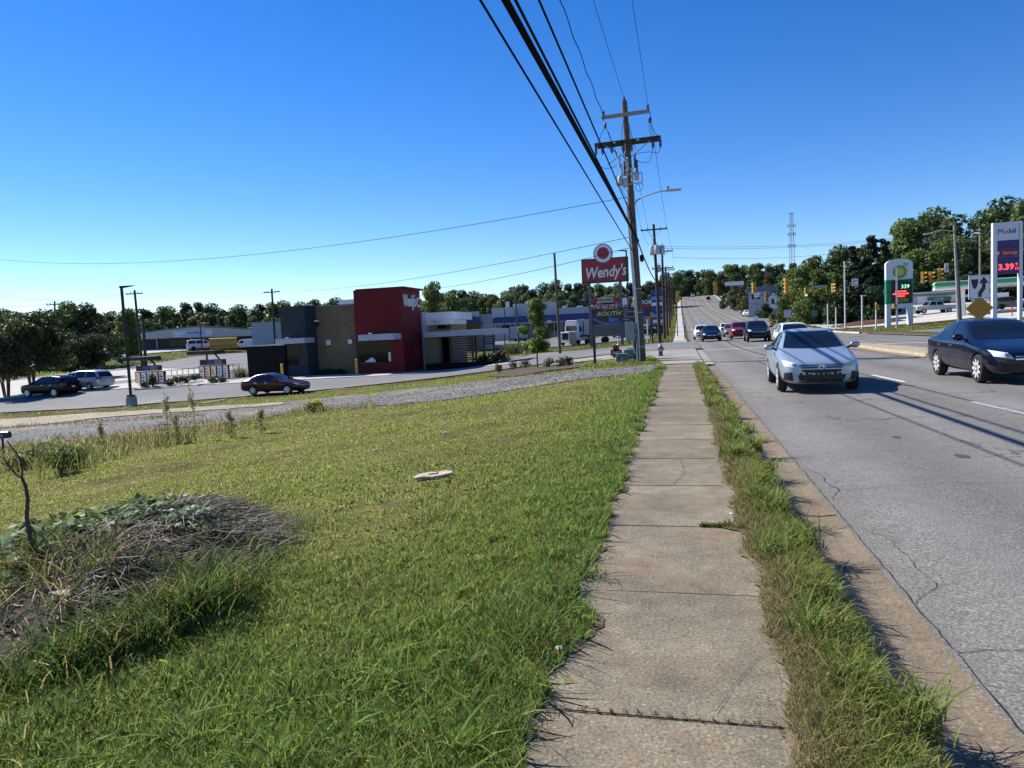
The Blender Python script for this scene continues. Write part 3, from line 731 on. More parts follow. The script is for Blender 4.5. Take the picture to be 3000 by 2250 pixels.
window(1283, 1319, 952.5, 962, 62.95, 3, 1)
wbox('dining_glass', M_glass, 1290, 1316, 990, 1070, 62.9, .1)
# patio: canopy on posts with slatted screens
CZ = at(1350, 984, 59.6).z-OZ
xl, xr = at(1241, 975, 59.6).x-OX, at(1460, 965, 59.6).x-OX
pat = MB().box(xl, xr, 59.6-OY, 63.4-OY, CZ, CZ+.47).build('patio_canopy', M_lgrey, bl)
MB().box(xl+2.4, xr-.05, 59.65-OY, 63.3-OY, CZ+.473, CZ+.50).build('canopy_roof', M_wht, pat)
MB().box(xl, xr+.02, 59.55-OY, 59.598-OY, CZ+.2, CZ+.26).build('canopy_reveal', M_steel, pat)
for px in (1291, 1299, 1321, 1385, 1394, 1419, 1448):
    x = at(px, 1020, 59.9).x-OX
    yo = 59.9 if px not in (1299, 1394) else 62.8
    x = at(px, 1020, yo).x-OX
    MB().box(x-.08, x+.08, yo-OY-.08, yo-OY+.08, 0, CZ).build('patio_post', M_bronze, bl)
def slats(px0, px1, Y, z0, z1, step=.21):
    a, b = at(px0, 1020, Y).x-OX, at(px1, 1020, Y).x-OX
    z = z0
    while z < z1:
        MB().box(a, b, Y-OY-.02, Y-OY+.02, z, z+.105).build('slat', M_slat, bl); z += step
slats(1323, 1384, 59.92, .15, CZ-.08)
slats(1420.5, 1447, 59.92, .15, 1.0); slats(1420.5, 1447, 59.92, CZ-.85, CZ-.08)
slats(1387, 1417.5, 59.92, .15, .9)
wbox('patio_wall', M_tan, 1246, 1288, 992, 1075, 60.1, .15, zbot=0.0)
wbox('patio_kerb', M_black, 1248, 1450, 1062, 1085, 59.3, .25, zbot=-.02)
# tables and chairs on the patio: simple frames
for k, px in enumerate((1340, 1366, 1398, 1428)):
    t = thing('patio_table', ['round black patio table nearest the grey column', 'second black patio table behind the slats', 'third black patio table between two posts', 'black patio table at the open end of the patio'][k], 'table', (at(px, 1060, 61.5).x, 61.5, PADZ+.03), 0, 'patio tables')
    MB().lathe([(.42, 0), (.42, .03)], (0, 0, .72), 14).build('table_top', M_bronze, t)
    MB().tube([(0, 0, .02), (0, 0, .72)], .04, 8).build('table_leg', M_bronze, t)
    MB().lathe([(.28, 0), (.22, .03)], (0, 0, 0), 12).build('table_foot', M_bronze, t)
struct(MB().box(at(1240, 1070, 59.4).x, at(1470, 1060, 59.4).x+1, 59.3, 66, PADZ-.3, PADZ+.03).build('patio_slab', M_pale))
struct(MB().box(at(721, 1100, 56).x-.3, at(1240, 1090, 56).x, 55.5, 57.2, PADZ-.3, PADZ+.10).build('building_kerb', M_pale))
# ---- yellow bollards
for px, top, base, Y, lab in ((828, 1066, 1101, 55.0, 'yellow steel bollard beside the small drive-through window'), (1046, 1052, 1103, 55.0, 'taller yellow steel bollard left of the big drive-through window')):
    b = at(px, base, Y); zt = at(px, top, Y).z; zg = H(b.x, Y)+.07
    t = thing('bollard', lab, 'bollard', (b.x, Y, zg), 0, 'yellow bollards')
    MB().lathe([(.11, 0), (.11, zt-zg-.05), (.08, zt-zg-.01), (.03, zt-zg+.02)], n=12).build('post', M_yel, t, smooth=True)
    MB().lathe([(.17, 0), (.16, .05)], n=12).build('foot', M_conc, t)

# ---- drive-through menu boards
M_menu = [mat('menu_cream', (.62, .50, .38), .5, emit=.14), mat('menu_pink', (.66, .42, .36), .5, emit=.14), mat('menu_white', (.60, .54, .50), .5, emit=.14), mat('menu_blue', (.40, .48, .62), .5, emit=.14)]
M_mtxt = mat('menu_print', (.12, .08, .07), .6); M_mred = mat('menu_frame_red', (.055, .008, .008), .6, spec=.15); M_mhead = mat('menu_header', (.035, .03, .04), .5)
M_mblue = mat('menu_header_blue', (.05, .08, .28), .5)
def menu_board(px, py, Y, label, wide, tail):
    b = at(px, py, Y); s = 1/ (FPX/ (Vector((b.x, b.y, b.z-EYE)).dot(_f)))
    t = thing('menu_board', label, 'menu board', (b.x, Y, b.z), 0, 'drive-through menu boards')
    W_ = 100*s; Hh = 45*s
    MB().box(-W_/2, W_/2, -.06, .10, .25, .25+Hh).build('cabinet', M_mred, t)
    for k in (-.3, .3): MB().box(k*W_-.06, k*W_+.06, -.03, .07, -.3, .25).build('leg', M_frame, t)
    pw = W_/5
    for k in range(5):
        x0 = -W_/2+k*pw+.08; x1 = x0+pw-.16
        p = MB().box(x0, x1, -.09, -.06, .32, .18+Hh).build('menu_panel', M_menu[(k*7+tail) % 4], t)
        for j in range(5):
            zz = .40+j*(Hh-.3)/5+random.uniform(-.02, .02); ww = random.uniform(.35, .9)
            MB().box(x0+.06, x0+.06+(x1-x0-.12)*ww, -.094, -.09, zz, zz+random.uniform(.04, .14)).build('menu_print', M_mtxt, p)
    hd = MB().box(-W_*.43, W_*.40, -.12, .12, .29+Hh, .29+Hh+16*s).build('header', M_mhead, t)
    MB().box(-W_*.18, W_*.0, -.126, -.12, .33+Hh, .24+Hh+16*s).build('header_plate', M_mblue, hd)
    MB().box(W_*.05, W_*.30, -.126, -.12, .36+Hh, .22+Hh+16*s).build('header_plate', mat('header_grey', (.22, .2, .22), .5), hd)
    zc = .29+Hh+16*s
    MB().bar((W_*.20, .05, zc), (W_*.05, .0, zc+18*s), .12).build('canopy_arm', M_frame, t)
    MB().bar((-W_*.22, .05, zc), (-W_*.2, .0, zc+16*s), .12).build('canopy_arm', M_frame, t)
    cn = MB().box(-W_*.62, W_*.30, -1.1, .5, zc+16*s, zc+26*s).build('canopy', M_frame, t, bevel=.03)
    MB().box(-W_*.6, W_*.28, -1.08, .48, zc+26*s+.002, zc+26*s+.02).build('canopy_top', M_conc, cn)
    return t
menu_board(443, 1141, 54.2, 'drive-through menu board under a dark canopy nearest the lamp post', 100, 0)
menu_board(630, 1123, 57.5, 'drive-through menu board nearest the black end of the restaurant', 100, 2)
# rock beds round the boards
M_rock = mat('river_rock', (.38, .35, .32), .9, var=.4, vscale=4)
def rock_bed(label, px0, py0, px1, py1, n, seed, z=-1.9):
    a = on_ground(px0, py0); b = on_ground(px1, py1); r_ = random.Random(seed)
    t = thing('rock_bed', label, 'rock bed', (a.x, a.y, a.z)); mb = MB()
    for _ in range(n):
        q = r_.random(); w_ = r_.uniform(-.1, 1.9)
        x = a.x+(b.x-a.x)*q; y = a.y+(b.y-a.y)*q+w_; rr = r_.uniform(.06, .17)
        mb.ico((x-a.x, y-a.y, H(x, y)-a.z+.08), rr, 1, (1, 1, .6), .15)
    o = mb.build('rocks', M_rock, t); o['kind'] = 'stuff'
    pts = [(a.x-.3, a.y-.5), (b.x+.3, b.y-.5), (b.x+.3, b.y+2.2), (a.x-.3, a.y+2.2)]
    k = MB().slab([(x-a.x, y-a.y) for x, y in pts], -.1, .14).build('kerb_edge', M_pale, t)
rock_bed('bed of pale river rocks round the left menu board', 415, 1142, 560, 1131, 170, 1)
rock_bed('bed of pale river rocks round the right menu board', 600, 1129, 722, 1112, 170, 2)
for k, (px, py, r_, h_, tn, lb) in enumerate([(425, 1134, .55, .55, (.10, .13, .04), 'yellow green shrub at the foot of the left menu board'), (448, 1131, .5, 1.0, (.03, .05, .02), 'dark upright shrub in front of the left menu board'),
        (500, 1126, .6, .5, (.06, .05, .02), 'low dark shrub just right of the left menu board'), (520, 1120, .7, .6, (.10, .13, .05), 'green shrub with pale leaves between the menu boards'),
        (549, 1118, .6, .6, (.07, .09, .04), 'olive shrub midway between the menu boards'), (574, 1113, .6, .6, (.08, .1, .05), 'olive shrub just left of the right menu board'),
        (621, 1118, .55, .55, (.12, .13, .04), 'yellowish shrub in front of the right menu board'), (655, 1116, .55, .5, (.07, .1, .04), 'round green shrub right of the right menu board')]):
    p = on_ground(px, py+6); shrub('bed_shrub', lb, (p.x, p.y, p.z+.12), r_, h_, tn, 200, .11, 'shrubs round the menu boards', seed=k)
p = on_ground(707, 1108); grassy('ornamental_grass', 'pale tuft of ornamental grass beside the black restaurant wall', (p.x, p.y, p.z), 1.1, 1.2, 300, (.22, .22, .12), w=.02)

# ---- lamp posts of the car parks
def lot_lamp(loc, h, arm, label, block=True, rz=0):
    t = thing('lamp_post', label, 'lamp post', loc, rz)
    z0 = 0
    if block:
        MB().lathe([(.36, -.2), (.36, .62), (.33, .66)], n=20).build('concrete_base', M_conc, t, smooth=True); z0 = .66
        MB().box(-.2, .2, -.2, .2, z0, z0+.12).build('base_cover', M_bronze, t)
    MB().bar((0, 0, z0), (0, 0, h), .14).build('pole', M_bronze, t)
    MB().add([(-.09, -.14, h-.14), (-.09, .14, h-.14), (.1, -.14, h-.14), (.1, .14, h-.14), (.1, -.17, h-.04), (.1, .17, h-.04), (-.09, -.1, h), (-.09, .1, h), (arm, -.12, h-.03), (arm, .12, h-.03), (arm, -.12, h), (arm, .12, h)],
             [(0,1,3,2), (2,3,9,8), (8,9,11,10), (6,10,11,7), (0,6,7,1), (0,2,8,10,6), (1,7,11,9,3)]).build('luminaire', M_bronze, t)
    return t
p = on_ground(386, 1190)
lot_lamp((p.x, p.y, p.z), at(352, 838, p.y).z-p.z, .85, 'black lamp post on a round concrete base beside the drive-through lane', rz=.2)
p2 = Vector((at(1844, 1005, 74).x, 74, H(at(1844, 1005, 74).x, 74)))
lot_lamp(p2, at(1838, 732, 74).z-p2.z, -1.0, 'tall dark lamp post rising behind the red pylon sign', block=False)
# ================================================================== utility poles, wires
M_wood = mat('weathered_pole_wood', (.115, .095, .075), .95, var=.4, vscale=5, bump=.5, bscale=25)
M_woodd = mat('dark_pole_wood', (.06, .045, .036), .95, var=.4, vscale=5, bump=.5, bscale=25)
M_wire = mat('black_cable', (.004, .004, .005), .8, spec=.06)
M_ins = mat('dark_insulator', (.06, .05, .06), .35)
M_insw = mat('grey_insulator', (.45, .46, .48), .35)
M_tran = mat('transformer_grey', (.42, .44, .46), .45, var=.1, vscale=4)
def hx(px, py, X):
    """where a sight line crosses the upright plane x = X"""
    d = sight(px, py); return Vector((0, 0, EYE))+d*(X/d.x)
def insulator(p, r=.06, h=.22, name='insulator', parent=None, m=None):
    mb = MB(); mb.lathe([(r*.4, 0), (r, h*.15), (r*.5, h*.3), (r, h*.45), (r*.5, h*.6), (r*.9, h*.75), (r*.3, h)], p, 8)
    return mb.build(name, m or M_ins, parent, smooth=True)
gp = on_ground(1882, 1060); YP = gp.y
up = thing('utility_pole', 'tall weathered wooden utility pole with two crossarms beside the footpath', 'utility pole', gp)
def L(px, py, Y=YP): return at(px, py, Y)-gp
top = L(1829, 296)
MB().tube([(0, 0, -.3), top*.3, top*.7, top], [.19, .175, .15, .125], 14).build('pole', M_wood, up, smooth=True)
# riser conduits and meter cabinet on the pole
MB().tube([(-.22, -.1, 0), (-.19, -.1, 1.5), top*.62+Vector((-.2, -.1, 0))], .045, 8).build('conduit', M_steel, up, smooth=True)
MB().tube([(-.1, -.2, 0), (-.12, -.19, 1.5), top*.55+Vector((-.12, -.18, 0))], .035, 8).build('conduit', M_steel, up, smooth=True)
cbt = MB().box(-.72, -.30, -.24, .02, 1.0, 1.85).build('meter_cabinet', mat('cabinet_grey', (.26, .28, .30), .6, var=.1), up, bevel=.01)
MB().box(-.30, -.12, -.06, -.02, 1.2, 1.26).build('cabinet_bracket', M_steel, cbt); MB().box(-.30, -.12, -.06, -.02, 1.6, 1.66).build('cabinet_bracket', M_steel, cbt)
MB().tube([(-.4, -.1, 1.0), (-.36, -.1, .5), (-.2, -.1, .25)], .03, 6).build('cabinet_conduit', M_steel, cbt)
for z in (.7, 2.3, 3.4): MB().lathe([(.2, 0), (.2, .035)], (top.x*z/top.z, top.y*z/top.z, z), 14).build('strap', M_steel, up)
def arm(pa, pb, w, m, name='crossarm', parent=up): return MB().bar(pa, pb, w*.8, w).build(name, m, parent)
a0, a1 = L(1763, 345, YP-.18), L(1904, 325, YP-.18); arm(a0, a1, .15, mat('pale_arm_wood', (.3, .28, .24), .9, var=.2, vscale=5))
b0, b1 = L(1742, 426, YP-.2), L(1936, 402, YP-.2); arm(b0, b1, .16, M_woodd)
arm(b0+Vector((.1, .4, 0)), b1+Vector((-.1, .4, 0)), .14, M_woodd)
for f in (.3, .66): MB().cbox(b0.lerp(b1, f)+Vector((0, -.075, 0)), (.12, .01, .05), ry=-.12).build('arm_tag', M_wht, up)
MB().bar(b0.lerp(b1, .12), top*.78, .035).build('arm_brace', M_steel, up); MB().bar(b0.lerp(b1, .88), top*.78, .035).build('arm_brace', M_steel, up)
for f in (.04, .96): insulator(a0.lerp(a1, f)+Vector((0, 0, .07)), .07, .24, parent=up)
insulator(top, .06, .2, parent=up)
for f, dz in ((.02, 0), (.12, 0), (.26, 0), (.44, 0), (.56, 0), (.88, 0), (.99, 0)):
    q = b0.lerp(b1, f); MB().lathe([(.03, 0), (.075, -.1), (.05, -.18), (.07, -.26), (.025, -.4)], q+Vector((0, -.05, -.08)), 8).build('hanging_insulator', M_ins, up, smooth=True)
# cutouts, arresters and brackets below the arms
for px, py in ((1815, 470), (1830, 492), (1860, 470), (1866, 488), (1838, 480), (1821, 500), (1852, 510)):
    q = L(px, py, YP-.25); MB().lathe([(.03, .3), (.06, .25), (.035, .15), (.06, .05), (.04, -.1), (.07, -.22), (.03, -.34)], q, 8).build('fuse_cutout', random.choice([M_ins, M_insw]), up, smooth=True)
for a, b in (((1805, 518), (1880, 505)), ((1808, 545), (1882, 534)), ((1805, 518), (1808, 545)), ((1880, 505), (1882, 534))):
    MB().bar(L(*a, YP-.22), L(*b, YP-.22), .05).build('equipment_bracket', M_steel, up)
for px, py in ((1817, 528), (1832, 535), (1865, 515)):
    q = L(px, py, YP-.3); MB().lathe([(.10, -.2), (.12, -.15), (.12, .15), (.08, .2)], q, 10).build('equipment_can', M_tran, up, smooth=True)
def loop(pts, r=.012, name='jumper', parent=up, m=M_wire):
    P = [Vector(p) for p in pts]; out = []
    for i in range(len(P)-1):
        p0, p1, p2, p3 = P[max(i-1, 0)], P[i], P[i+1], P[min(i+2, len(P)-1)]
        for k in range(6):
            t = k/6; out.append(.5*((2*p1)+(p2-p0)*t+(2*p0-5*p1+4*p2-p3)*t*t+(3*p1-p0-3*p2+p3)*t**3))
    out.append(P[-1]); return MB().tube(out, r, 5).build(name, m, parent)
for pts in ([(1765, 342), (1769, 356), (1773, 368), (1790, 405), (1806, 450), (1814, 470)], [(1745, 460), (1760, 488), (1785, 493), (1808, 484)], [(1782, 482), (1795, 472), (1812, 458)], [(1913, 430), (1905, 470), (1890, 476), (1868, 472)], [(1934, 418), (1930, 446), (1900, 445), (1862, 450)],
            [(1772, 372), (1760, 398), (1752, 418)], [(1780, 385), (1795, 430), (1812, 465)], [(1828, 350), (1822, 390), (1824, 440), (1830, 470)], [(1842, 360), (1850, 395), (1862, 440)], [(1900, 350), (1905, 385), (1912, 410)], [(1905, 365), (1920, 390), (1930, 402)],
            [(1818, 430), (1828, 450), (1838, 470)], [(1878, 535), (1884, 548), (1872, 560), (1862, 552), (1866, 540), (1876, 545)], [(1820, 548), (1830, 570), (1842, 590)], [(1826, 548), (1836, 560), (1845, 575)]):
    loop([L(x, y, YP-.3) for x, y in pts])
for px, py in ((1773, 368), (1905, 352)):
    MB().lathe([(.02, .14), (.06, .09), (.06, -.09), (.02, -.14)], L(px, py, YP-.35), 8).build('splice', M_ins, up, smooth=True)
# street lamp on a long curved arm
la = [L(1862, 598), L(1866, 588), L(1890, 575), L(1930, 562), L(1955, 558)]
loop(la, .035, 'lamp_arm', up, M_steel)
q = L(1972, 556); lum = MB().cbox(q, (.72, .3, .10), ry=.02).build('luminaire', M_tran, up, bevel=.03)
MB().lathe([(.05, 0), (.05, .12)], q+Vector((-.22, 0, .05)), 8).build('photocell', M_ins, lum)
# ---- wires over the camera: each its own line, run back to the pole behind
def power_line(name, label, A, B, r, sag=0, ext=-30, group='wires along the road', n=24, twist=0):
    """A and B fix the line; run on past B until y = ext"""
    if ext is not None:
        t = (ext-A.y)/(B.y-A.y); E_ = A.lerp(B, t)
    else: E_ = B
    pts = []
    for i in range(n+1):
        q = i/n; p = A.lerp(E_, q); p.z -= sag*4*q*(1-q)
        if twist: p.x += twist*math.sin(i*2.1)*.6; p.z += twist*math.cos(i*2.1)*.6
        pts.append(p-A)
    o = MB().tube(pts, r, 6).build(name, M_wire); o.location = A
    return tag(o, label, 'wire', group)
G = gp
def wire_from(px0, py0, px1, py1, r, label, dx=-.25, Ya=YP-.2, **kw):
    A = at(px0, py0, Ya); B = hx(px1, py1, A.x+dx)
    return power_line('overhead_wire', label, A, B, r, **kw)
wire_from(1873, 768, 1407, 0, .016, 'lowest thin black wire, leftmost of those leaving the pole', dx=-.35)
wire_from(1870, 706, 1481, 0, .052, 'thickest black cable bundle leaving the utility pole', dx=-.25)
wire_from(1862, 690, 1510, 0, .024, 'black cable just right of the thickest bundle', dx=-.25)
wire_from(1858, 650, 1579, 0, .022, 'single black cable between the bundle and the wavy line', dx=-.2)
wire_from(1765, 333, 1641, 0, .017, 'wavy twisted wire reaching the left end of the upper crossarm', dx=-.1, n=60, twist=.05)
wire_from(1829, 292, 1738, 0, .009, 'fine wire running to the very top of the utility pole', dx=-.1)
wire_from(1899, 312, 1852, 0, .009, 'fine wire running to the right end of the upper crossarm', dx=-.1)
# ---- the row of poles down the road
def road_pole(x, y, h, label, cross=1, trans=0, side=1, lean=0, rz=0, wood=M_woodd):
    t = thing('utility_pole', label, 'utility pole', (x, y, H(x, y)), rz, 'utility poles along the road')
    MB().tube([(0, 0, -.3), (lean*.5, 0, h*.5), (lean, 0, h)], [.17, .15, .11], 10).build('pole', wood, t, smooth=True)
    for k in range(cross):
        z = h-.5-k*1.9; xx = lean*z/h
        MB().bar((xx-1.2, -.12, z), (xx+1.2, -.12, z), .1, .12).build('crossarm', M_woodd, t)
        for e in (-1.12, -.6, .6, 1.12): insulator((xx+e, -.12, z+.06), .05, .18, parent=t)
        for e in (-.7, .7): MB().bar((xx+e, -.12, z-.05), (xx, -.12, z-.75), .03).build('arm_brace', M_steel, t)
    for k in range(trans):
        xx = (-.45, .45, 0)[k]; yy = (0, 0, -.45)[k]; z = h-2.4
        c_ = MB().lathe([(.2, -.4), (.24, -.35), (.24, .35), (.2, .42)], (xx, yy, z), 12).build('transformer', M_tran, t, smooth=True)
        insulator((xx, yy, z+.42), .05, .25, parent=c_)
    return t
p = on_ground(1934, 1006)
h2 = at(1914, 657, p.y).z-p.z
up2 = road_pole(p.x, p.y, h2, 'dark utility pole with three round transformers behind the hydrant', 1, 3, lean=-.25)
for y, h_, lb, tr, cr in ((84, 10.6, 'dark utility pole just behind the transformer pole', 1, 2), (104, 9.8, 'fourth dark utility pole from the footpath foreground', 0, 1), (131, 10, 'fifth utility pole down the left of the road', 0, 1), (166, 10, 'sixth utility pole down the left of the road', 0, 1), (210, 10, 'farthest clear utility pole down the left of the road', 0, 1)):
    road_pole(-1.75, y, h_, lb, cr, tr)
for k, (fa, xo) in enumerate(((0, -1.15), (.5, -.55), (1, 1.15))):
    A = Vector((p.x-.25+xo, p.y-.12, p.z+h2-.4+.2)); B = Vector((-1.75+xo, 84, H(-1.75, 84)+10.3))
    S = at((1830, 1829, 1905)[k], (400, 296, 330)[k], YP)
    power_line('overhead_wire', ['fine wire from the tall pole to the left arm of the transformer pole', 'fine wire from the tall pole to the middle of the transformer pole', 'fine wire from the tall pole to the right arm of the transformer pole'][k], S, A, .012, .25, ext=None)
    power_line('overhead_wire', ['left wire between the second and third roadside poles', 'middle wire between the second and third roadside poles', 'right wire between the second and third roadside poles'][k], A, B, .012, .15, ext=None)
    power_line('overhead_wire', ['left wire running on beyond the third roadside pole', 'middle wire running on beyond the third roadside pole', 'right wire running on beyond the third roadside pole'][k], B, Vector((-1.75+xo, 131, H(-1.75, 131)+9.7)), .012, .3, ext=None)
S = at(1866, 700, YP); A = Vector((p.x-.05, p.y-.2, p.z+5.6)); power_line('overhead_wire', 'thick sagging cable between the tall pole and the transformer pole', S, A, .035, .35, ext=None)
power_line('overhead_wire', 'thick cable running on from the transformer pole down the road', A, Vector((-1.8, 131, H(-1.8, 131)+5.4)), .035, .5, ext=None)
MB_s = at(1884, 745, YP+1); o = MB().lathe([(.02, .35), (.09, .25), (.10, -.2), (.03, -.35)], n=8).build('cable_splice_case', M_wire, smooth=True); o.location = at(1880, 757, YP+2.2); o.rotation_euler = (1.2, 0, 0); tag(o, 'black splice case hanging on the thick cable by the pole', 'splice case')
# ---- poles standing off to the left
def lone_pole(px, pt, pb, Y, label, cross=0, trans=0, m=M_woodd, r=.13, pbx=None):
    b = at(pbx or px, pb, Y); tp = at(px, pt, Y); z0 = min(b.z, H(b.x, Y))
    t = thing('utility_pole', label, 'utility pole', (b.x, Y, z0))
    h = tp.z-z0; dx = tp.x-b.x
    MB().tube([(0, 0, -.3), (dx, 0, h)], [r*1.2, r*.85], 10).build('pole', m, t, smooth=True)
    for k in range(cross):
        z = h-.5-k*2.2; x = dx*z/h
        MB().bar((x-1.3, -.12, z), (x+1.3, -.12, z), .13).build('crossarm', M_woodd, t)
        for e in (-1.2, -.6, .6, 1.2): insulator((x+e, -.12, z+.06), .07, .22, parent=t)
    for k in range(trans): MB().lathe([(.25, -.5), (.3, -.45), (.3, .45), (.25, .5)], (dx*.7+.5, -.1, h-2.6), 12).build('transformer', M_tran, t, smooth=True)
    return t, Vector((b.x+dx, Y, z0+h))
pA, tA = lone_pole(394, 850, 1062, 84, 'dark utility pole with two crossarms behind the left menu board', 2, 0, r=.17, pbx=416)
lone_pole(419, 938, 1062, 86, 'short dark stub pole beside the crossarm pole behind the menu board', 0, 0, r=.2, pbx=426)
pB, tB = lone_pole(160, 882, 1040, 84, 'utility pole with a grey transformer rising out of the left trees', 1, 1)
pC, tC = lone_pole(796, 846, 1040, 92, 'dark utility pole with one crossarm behind the charcoal tower', 1, 0, r=.16, pbx=808)
pD, tD = lone_pole(1624, 742, 1033, 66, 'bare wooden pole without arms between the young tree and red sign', 0, 0, m=M_wood, r=.12, pbx=1641)
pE, tE = lone_pole(1507, 838, 1000, 112, 'thin pole in front of the blue-roofed shops', 0, 0, m=M_wood, r=.13, pbx=1520)
lone_pole(584, 926, 1022, 122, 'thin dark pole in front of the long low warehouse', 0, 0, r=.12, pbx=592)
lone_pole(1478, 906, 1000, 112, 'short thin pole left of the blue-roofed shops', 0, 0, r=.09)
lone_pole(1580, 850, 990, 150, 'thin pole standing among the roofs behind the young tree', 0, 0, r=.11)
def span(label, P, r=.014, sag=.6):
    for i in range(len(P)-1):
        lb = label if len(P) == 2 else label + (', near stretch' if i == 0 else ', middle stretch' if i < len(P)-2 else ', far stretch')
        power_line('overhead_wire', lb, P[i], P[i+1], r, sag, ext=None, group='wires crossing the sky')
span('thin wire sagging across the whole left sky', [at(1850, 575, YP), at(-40, 756, 62)], .013, 1.6)
span('wire from the tall pole over the restaurant roof', [at(1868, 690, YP), tC+Vector((0, 0, -.3)), tA+Vector((0, 0, -.4))], .013, .8)
span('lower wire from the tall pole over the restaurant roof', [at(1868, 720, YP), at(1043, 857, 85), at(410, 893, 84)], .013, .8)
span('upper wire leaving the left edge of the view', [tA+Vector((0, 0, -.3)), at(-60, 862, 70)], .016, .9)
span('lower wire leaving the left edge of the view', [tA+Vector((0, 0, -2.4)), tB+Vector((0, 0, -.2)), at(-60, 893, 75)], .016, .4)
span('pale service wire in front of the left trees', [at(415, 985, 84), at(-60, 950, 75)], .016, .3)
span('bottom service wire in front of the left trees', [at(415, 968, 84), at(160, 982, 84), at(-60, 990, 75)], .014, .2)
span('upper of three wires crossing to the right hillside', [at(1950, 722, 84), at(2720, 684, 120)], .016, .7)
span('middle of three wires crossing to the right hillside', [at(1950, 728, 84), at(2720, 688, 120)], .016, .7)
span('lowest of three wires crossing to the right hillside', [at(1972, 754, 84), at(2720, 695, 120)], .016, 1.2)

# ================================================================== traffic signals
M_sig = mat('signal_yellow', (.50, .26, .02), .5, var=.15, vscale=5)
M_lens = mat('dark_lens', (.03, .02, .015), .2)
M_green_on = mat('green_lamp', (.15, .9, .55), .3, emit=1.2)
M_signgrey = mat('sign_back', (.40, .42, .44), .45, metal=.5)
YS = 66.0
sp0, sp1 = at(1922, 838, YS), at(2815, 778, YS)
def span_z(x):
    q = (x-sp0.x)/(sp1.x-sp0.x); return sp0.z+(sp1.z-sp0.z)*q-1.55*4*q*(1-q)
for dz, lb in ((0, 'upper span wire carrying the traffic signals'), (-.75, 'lower span wire steadying the traffic signals')):
    pts = [Vector((sp0.x+(sp1.x-sp0.x)*i/30, YS, span_z(sp0.x+(sp1.x-sp0.x)*i/30)+dz)) for i in range(31)]
    o = MB().tube([q_-pts[0] for q_ in pts], .014, 5).build('span_wire', M_wire); o.location = pts[0]; tag(o, lb, 'wire')
def signal(px, py0, py1, n, label, face=0, lit=None, Y=YS):
    c_ = at(px, (py0+py1)/2, Y); hh = abs(at(px, py0, Y).z-at(px, py1, Y).z); s = hh/n; w = min(s*.9, .31)
    t = thing('traffic_signal', label, 'traffic signal', (c_.x, Y, c_.z-hh/2), face, 'traffic signals over the junction')
    for k in range(n):
        z0 = k*s
        sec = MB().box(-w/2, w/2, -.1, .12, z0+.008, z0+s-.008).build('signal_section', M_sig, t, bevel=.02)
        MB().tube([(0, -.102, z0+s/2), (0, -.115, z0+s/2)], w*.4, 12).build('lens', M_green_on if lit == k else M_lens, sec)
        vs_ = []; m_ = 8
        for j in range(m_+1):
            a = math.radians(-20+220*j/m_); x_, z_ = math.cos(a)*w*.44, math.sin(a)*w*.44
            vs_ += [(x_, -.1, z0+s/2+z_), (x_*.96, -.34, z0+s/2+z_*.96)]
        MB().add(vs_, [(2*j, 2*j+1, 2*j+3, 2*j+2) for j in range(m_)]).build('visor', M_sig, sec)
    MB().tube([(0, 0, hh), (0, 0, max(hh+.1, span_z(c_.x)-(c_.z-hh/2)))], .025, 6).build('hanger', M_frame, t)
    return t
R_ = math.pi
signal(1985, 852, 886, 3, 'leftmost yellow traffic signal, seen from behind over the footpath', R_)
signal(2095, 829, 862, 3, 'yellow signal seen from behind above the oncoming lanes', R_-.2)
signal(2209, 827, 859, 3, 'yellow signal seen from behind right of the blank hanging board', R_+.25)
signal(2246, 854, 884, 3, 'dark-faced signal hanging lowest, before the white house', 0)
signal(2304, 814, 860, 4, 'four-section yellow signal hanging over the turn lane', R_+.3)
signal(2361, 843, 869, 3, 'signal showing a green lamp, left of the street name sign', 0, 0)
signal(2441, 830, 858, 3, 'signal at the right end of the street name sign', .5)
signal(2704, 796, 831, 3, 'left one of three signals above the green station sign', .9)
signal(2727, 796, 829, 3, 'middle one of three signals near the canopy', .9)
signal(2752, 786, 822, 3, 'right one of three signals, beside the green street sign', .9)
def hung_sign(name, label, cat, px0, px1, py0, py1, m, Y=YS, body=None, tm=None, ts=.2):
    a, b = at(px0, py1, Y), at(px1, py0, Y)
    t = thing(name, label, cat, ((a.x+b.x)/2, Y, a.z))
    w, h = b.x-a.x, b.z-a.z
    MB().box(-w/2, w/2, -.015, .015, 0, h).build('panel', m, t)
    for k in (-.35, .35): MB().tube([(w*k, 0, h), (w*k, 0, max(h+.05, span_z(a.x)-a.z))], .015, 5).build('hanger', M_frame, t)
    if body: text('lettering', body, t, (0, -.022, h/2), ts, tm, ext=.002)
    return t, w, h
M_sgreen = mat('sign_green', (.02, .16, .10), .5); M_swhite = mat('sign_white', (.70, .71, .72), .5)
hung_sign('street_name_sign', 'green street name sign hanging from the span wire', 'street sign', 2381, 2420, 834, 845, M_sgreen, body='Creek Ridge', tm=M_wht, ts=.24)
hung_sign('street_name_sign', 'small green street sign between the signals on the right', 'street sign', 2735, 2749, 786, 802, M_sgreen)
hung_sign('blank_sign_board', 'blank pale board hanging above the far road', 'sign', 2124, 2179, 823, 838, M_swhite)
def arrow_pts(pts, w): return pts
t, w, h = hung_sign('lane_sign', 'white ONLY sign with a turn arrow hanging before dark trees', 'sign', 2496, 2514, 816, 838, M_swhite, body=None)
text('lettering', 'ONLY', t, (0, -.022, h*.2), .17, M_frame, ext=.002)
loop([(-.12, -.025, h*.38), (-.11, -.025, h*.62), (.02, -.025, h*.75), (.16, -.025, h*.8)], .03, 'arrow', t, M_frame)
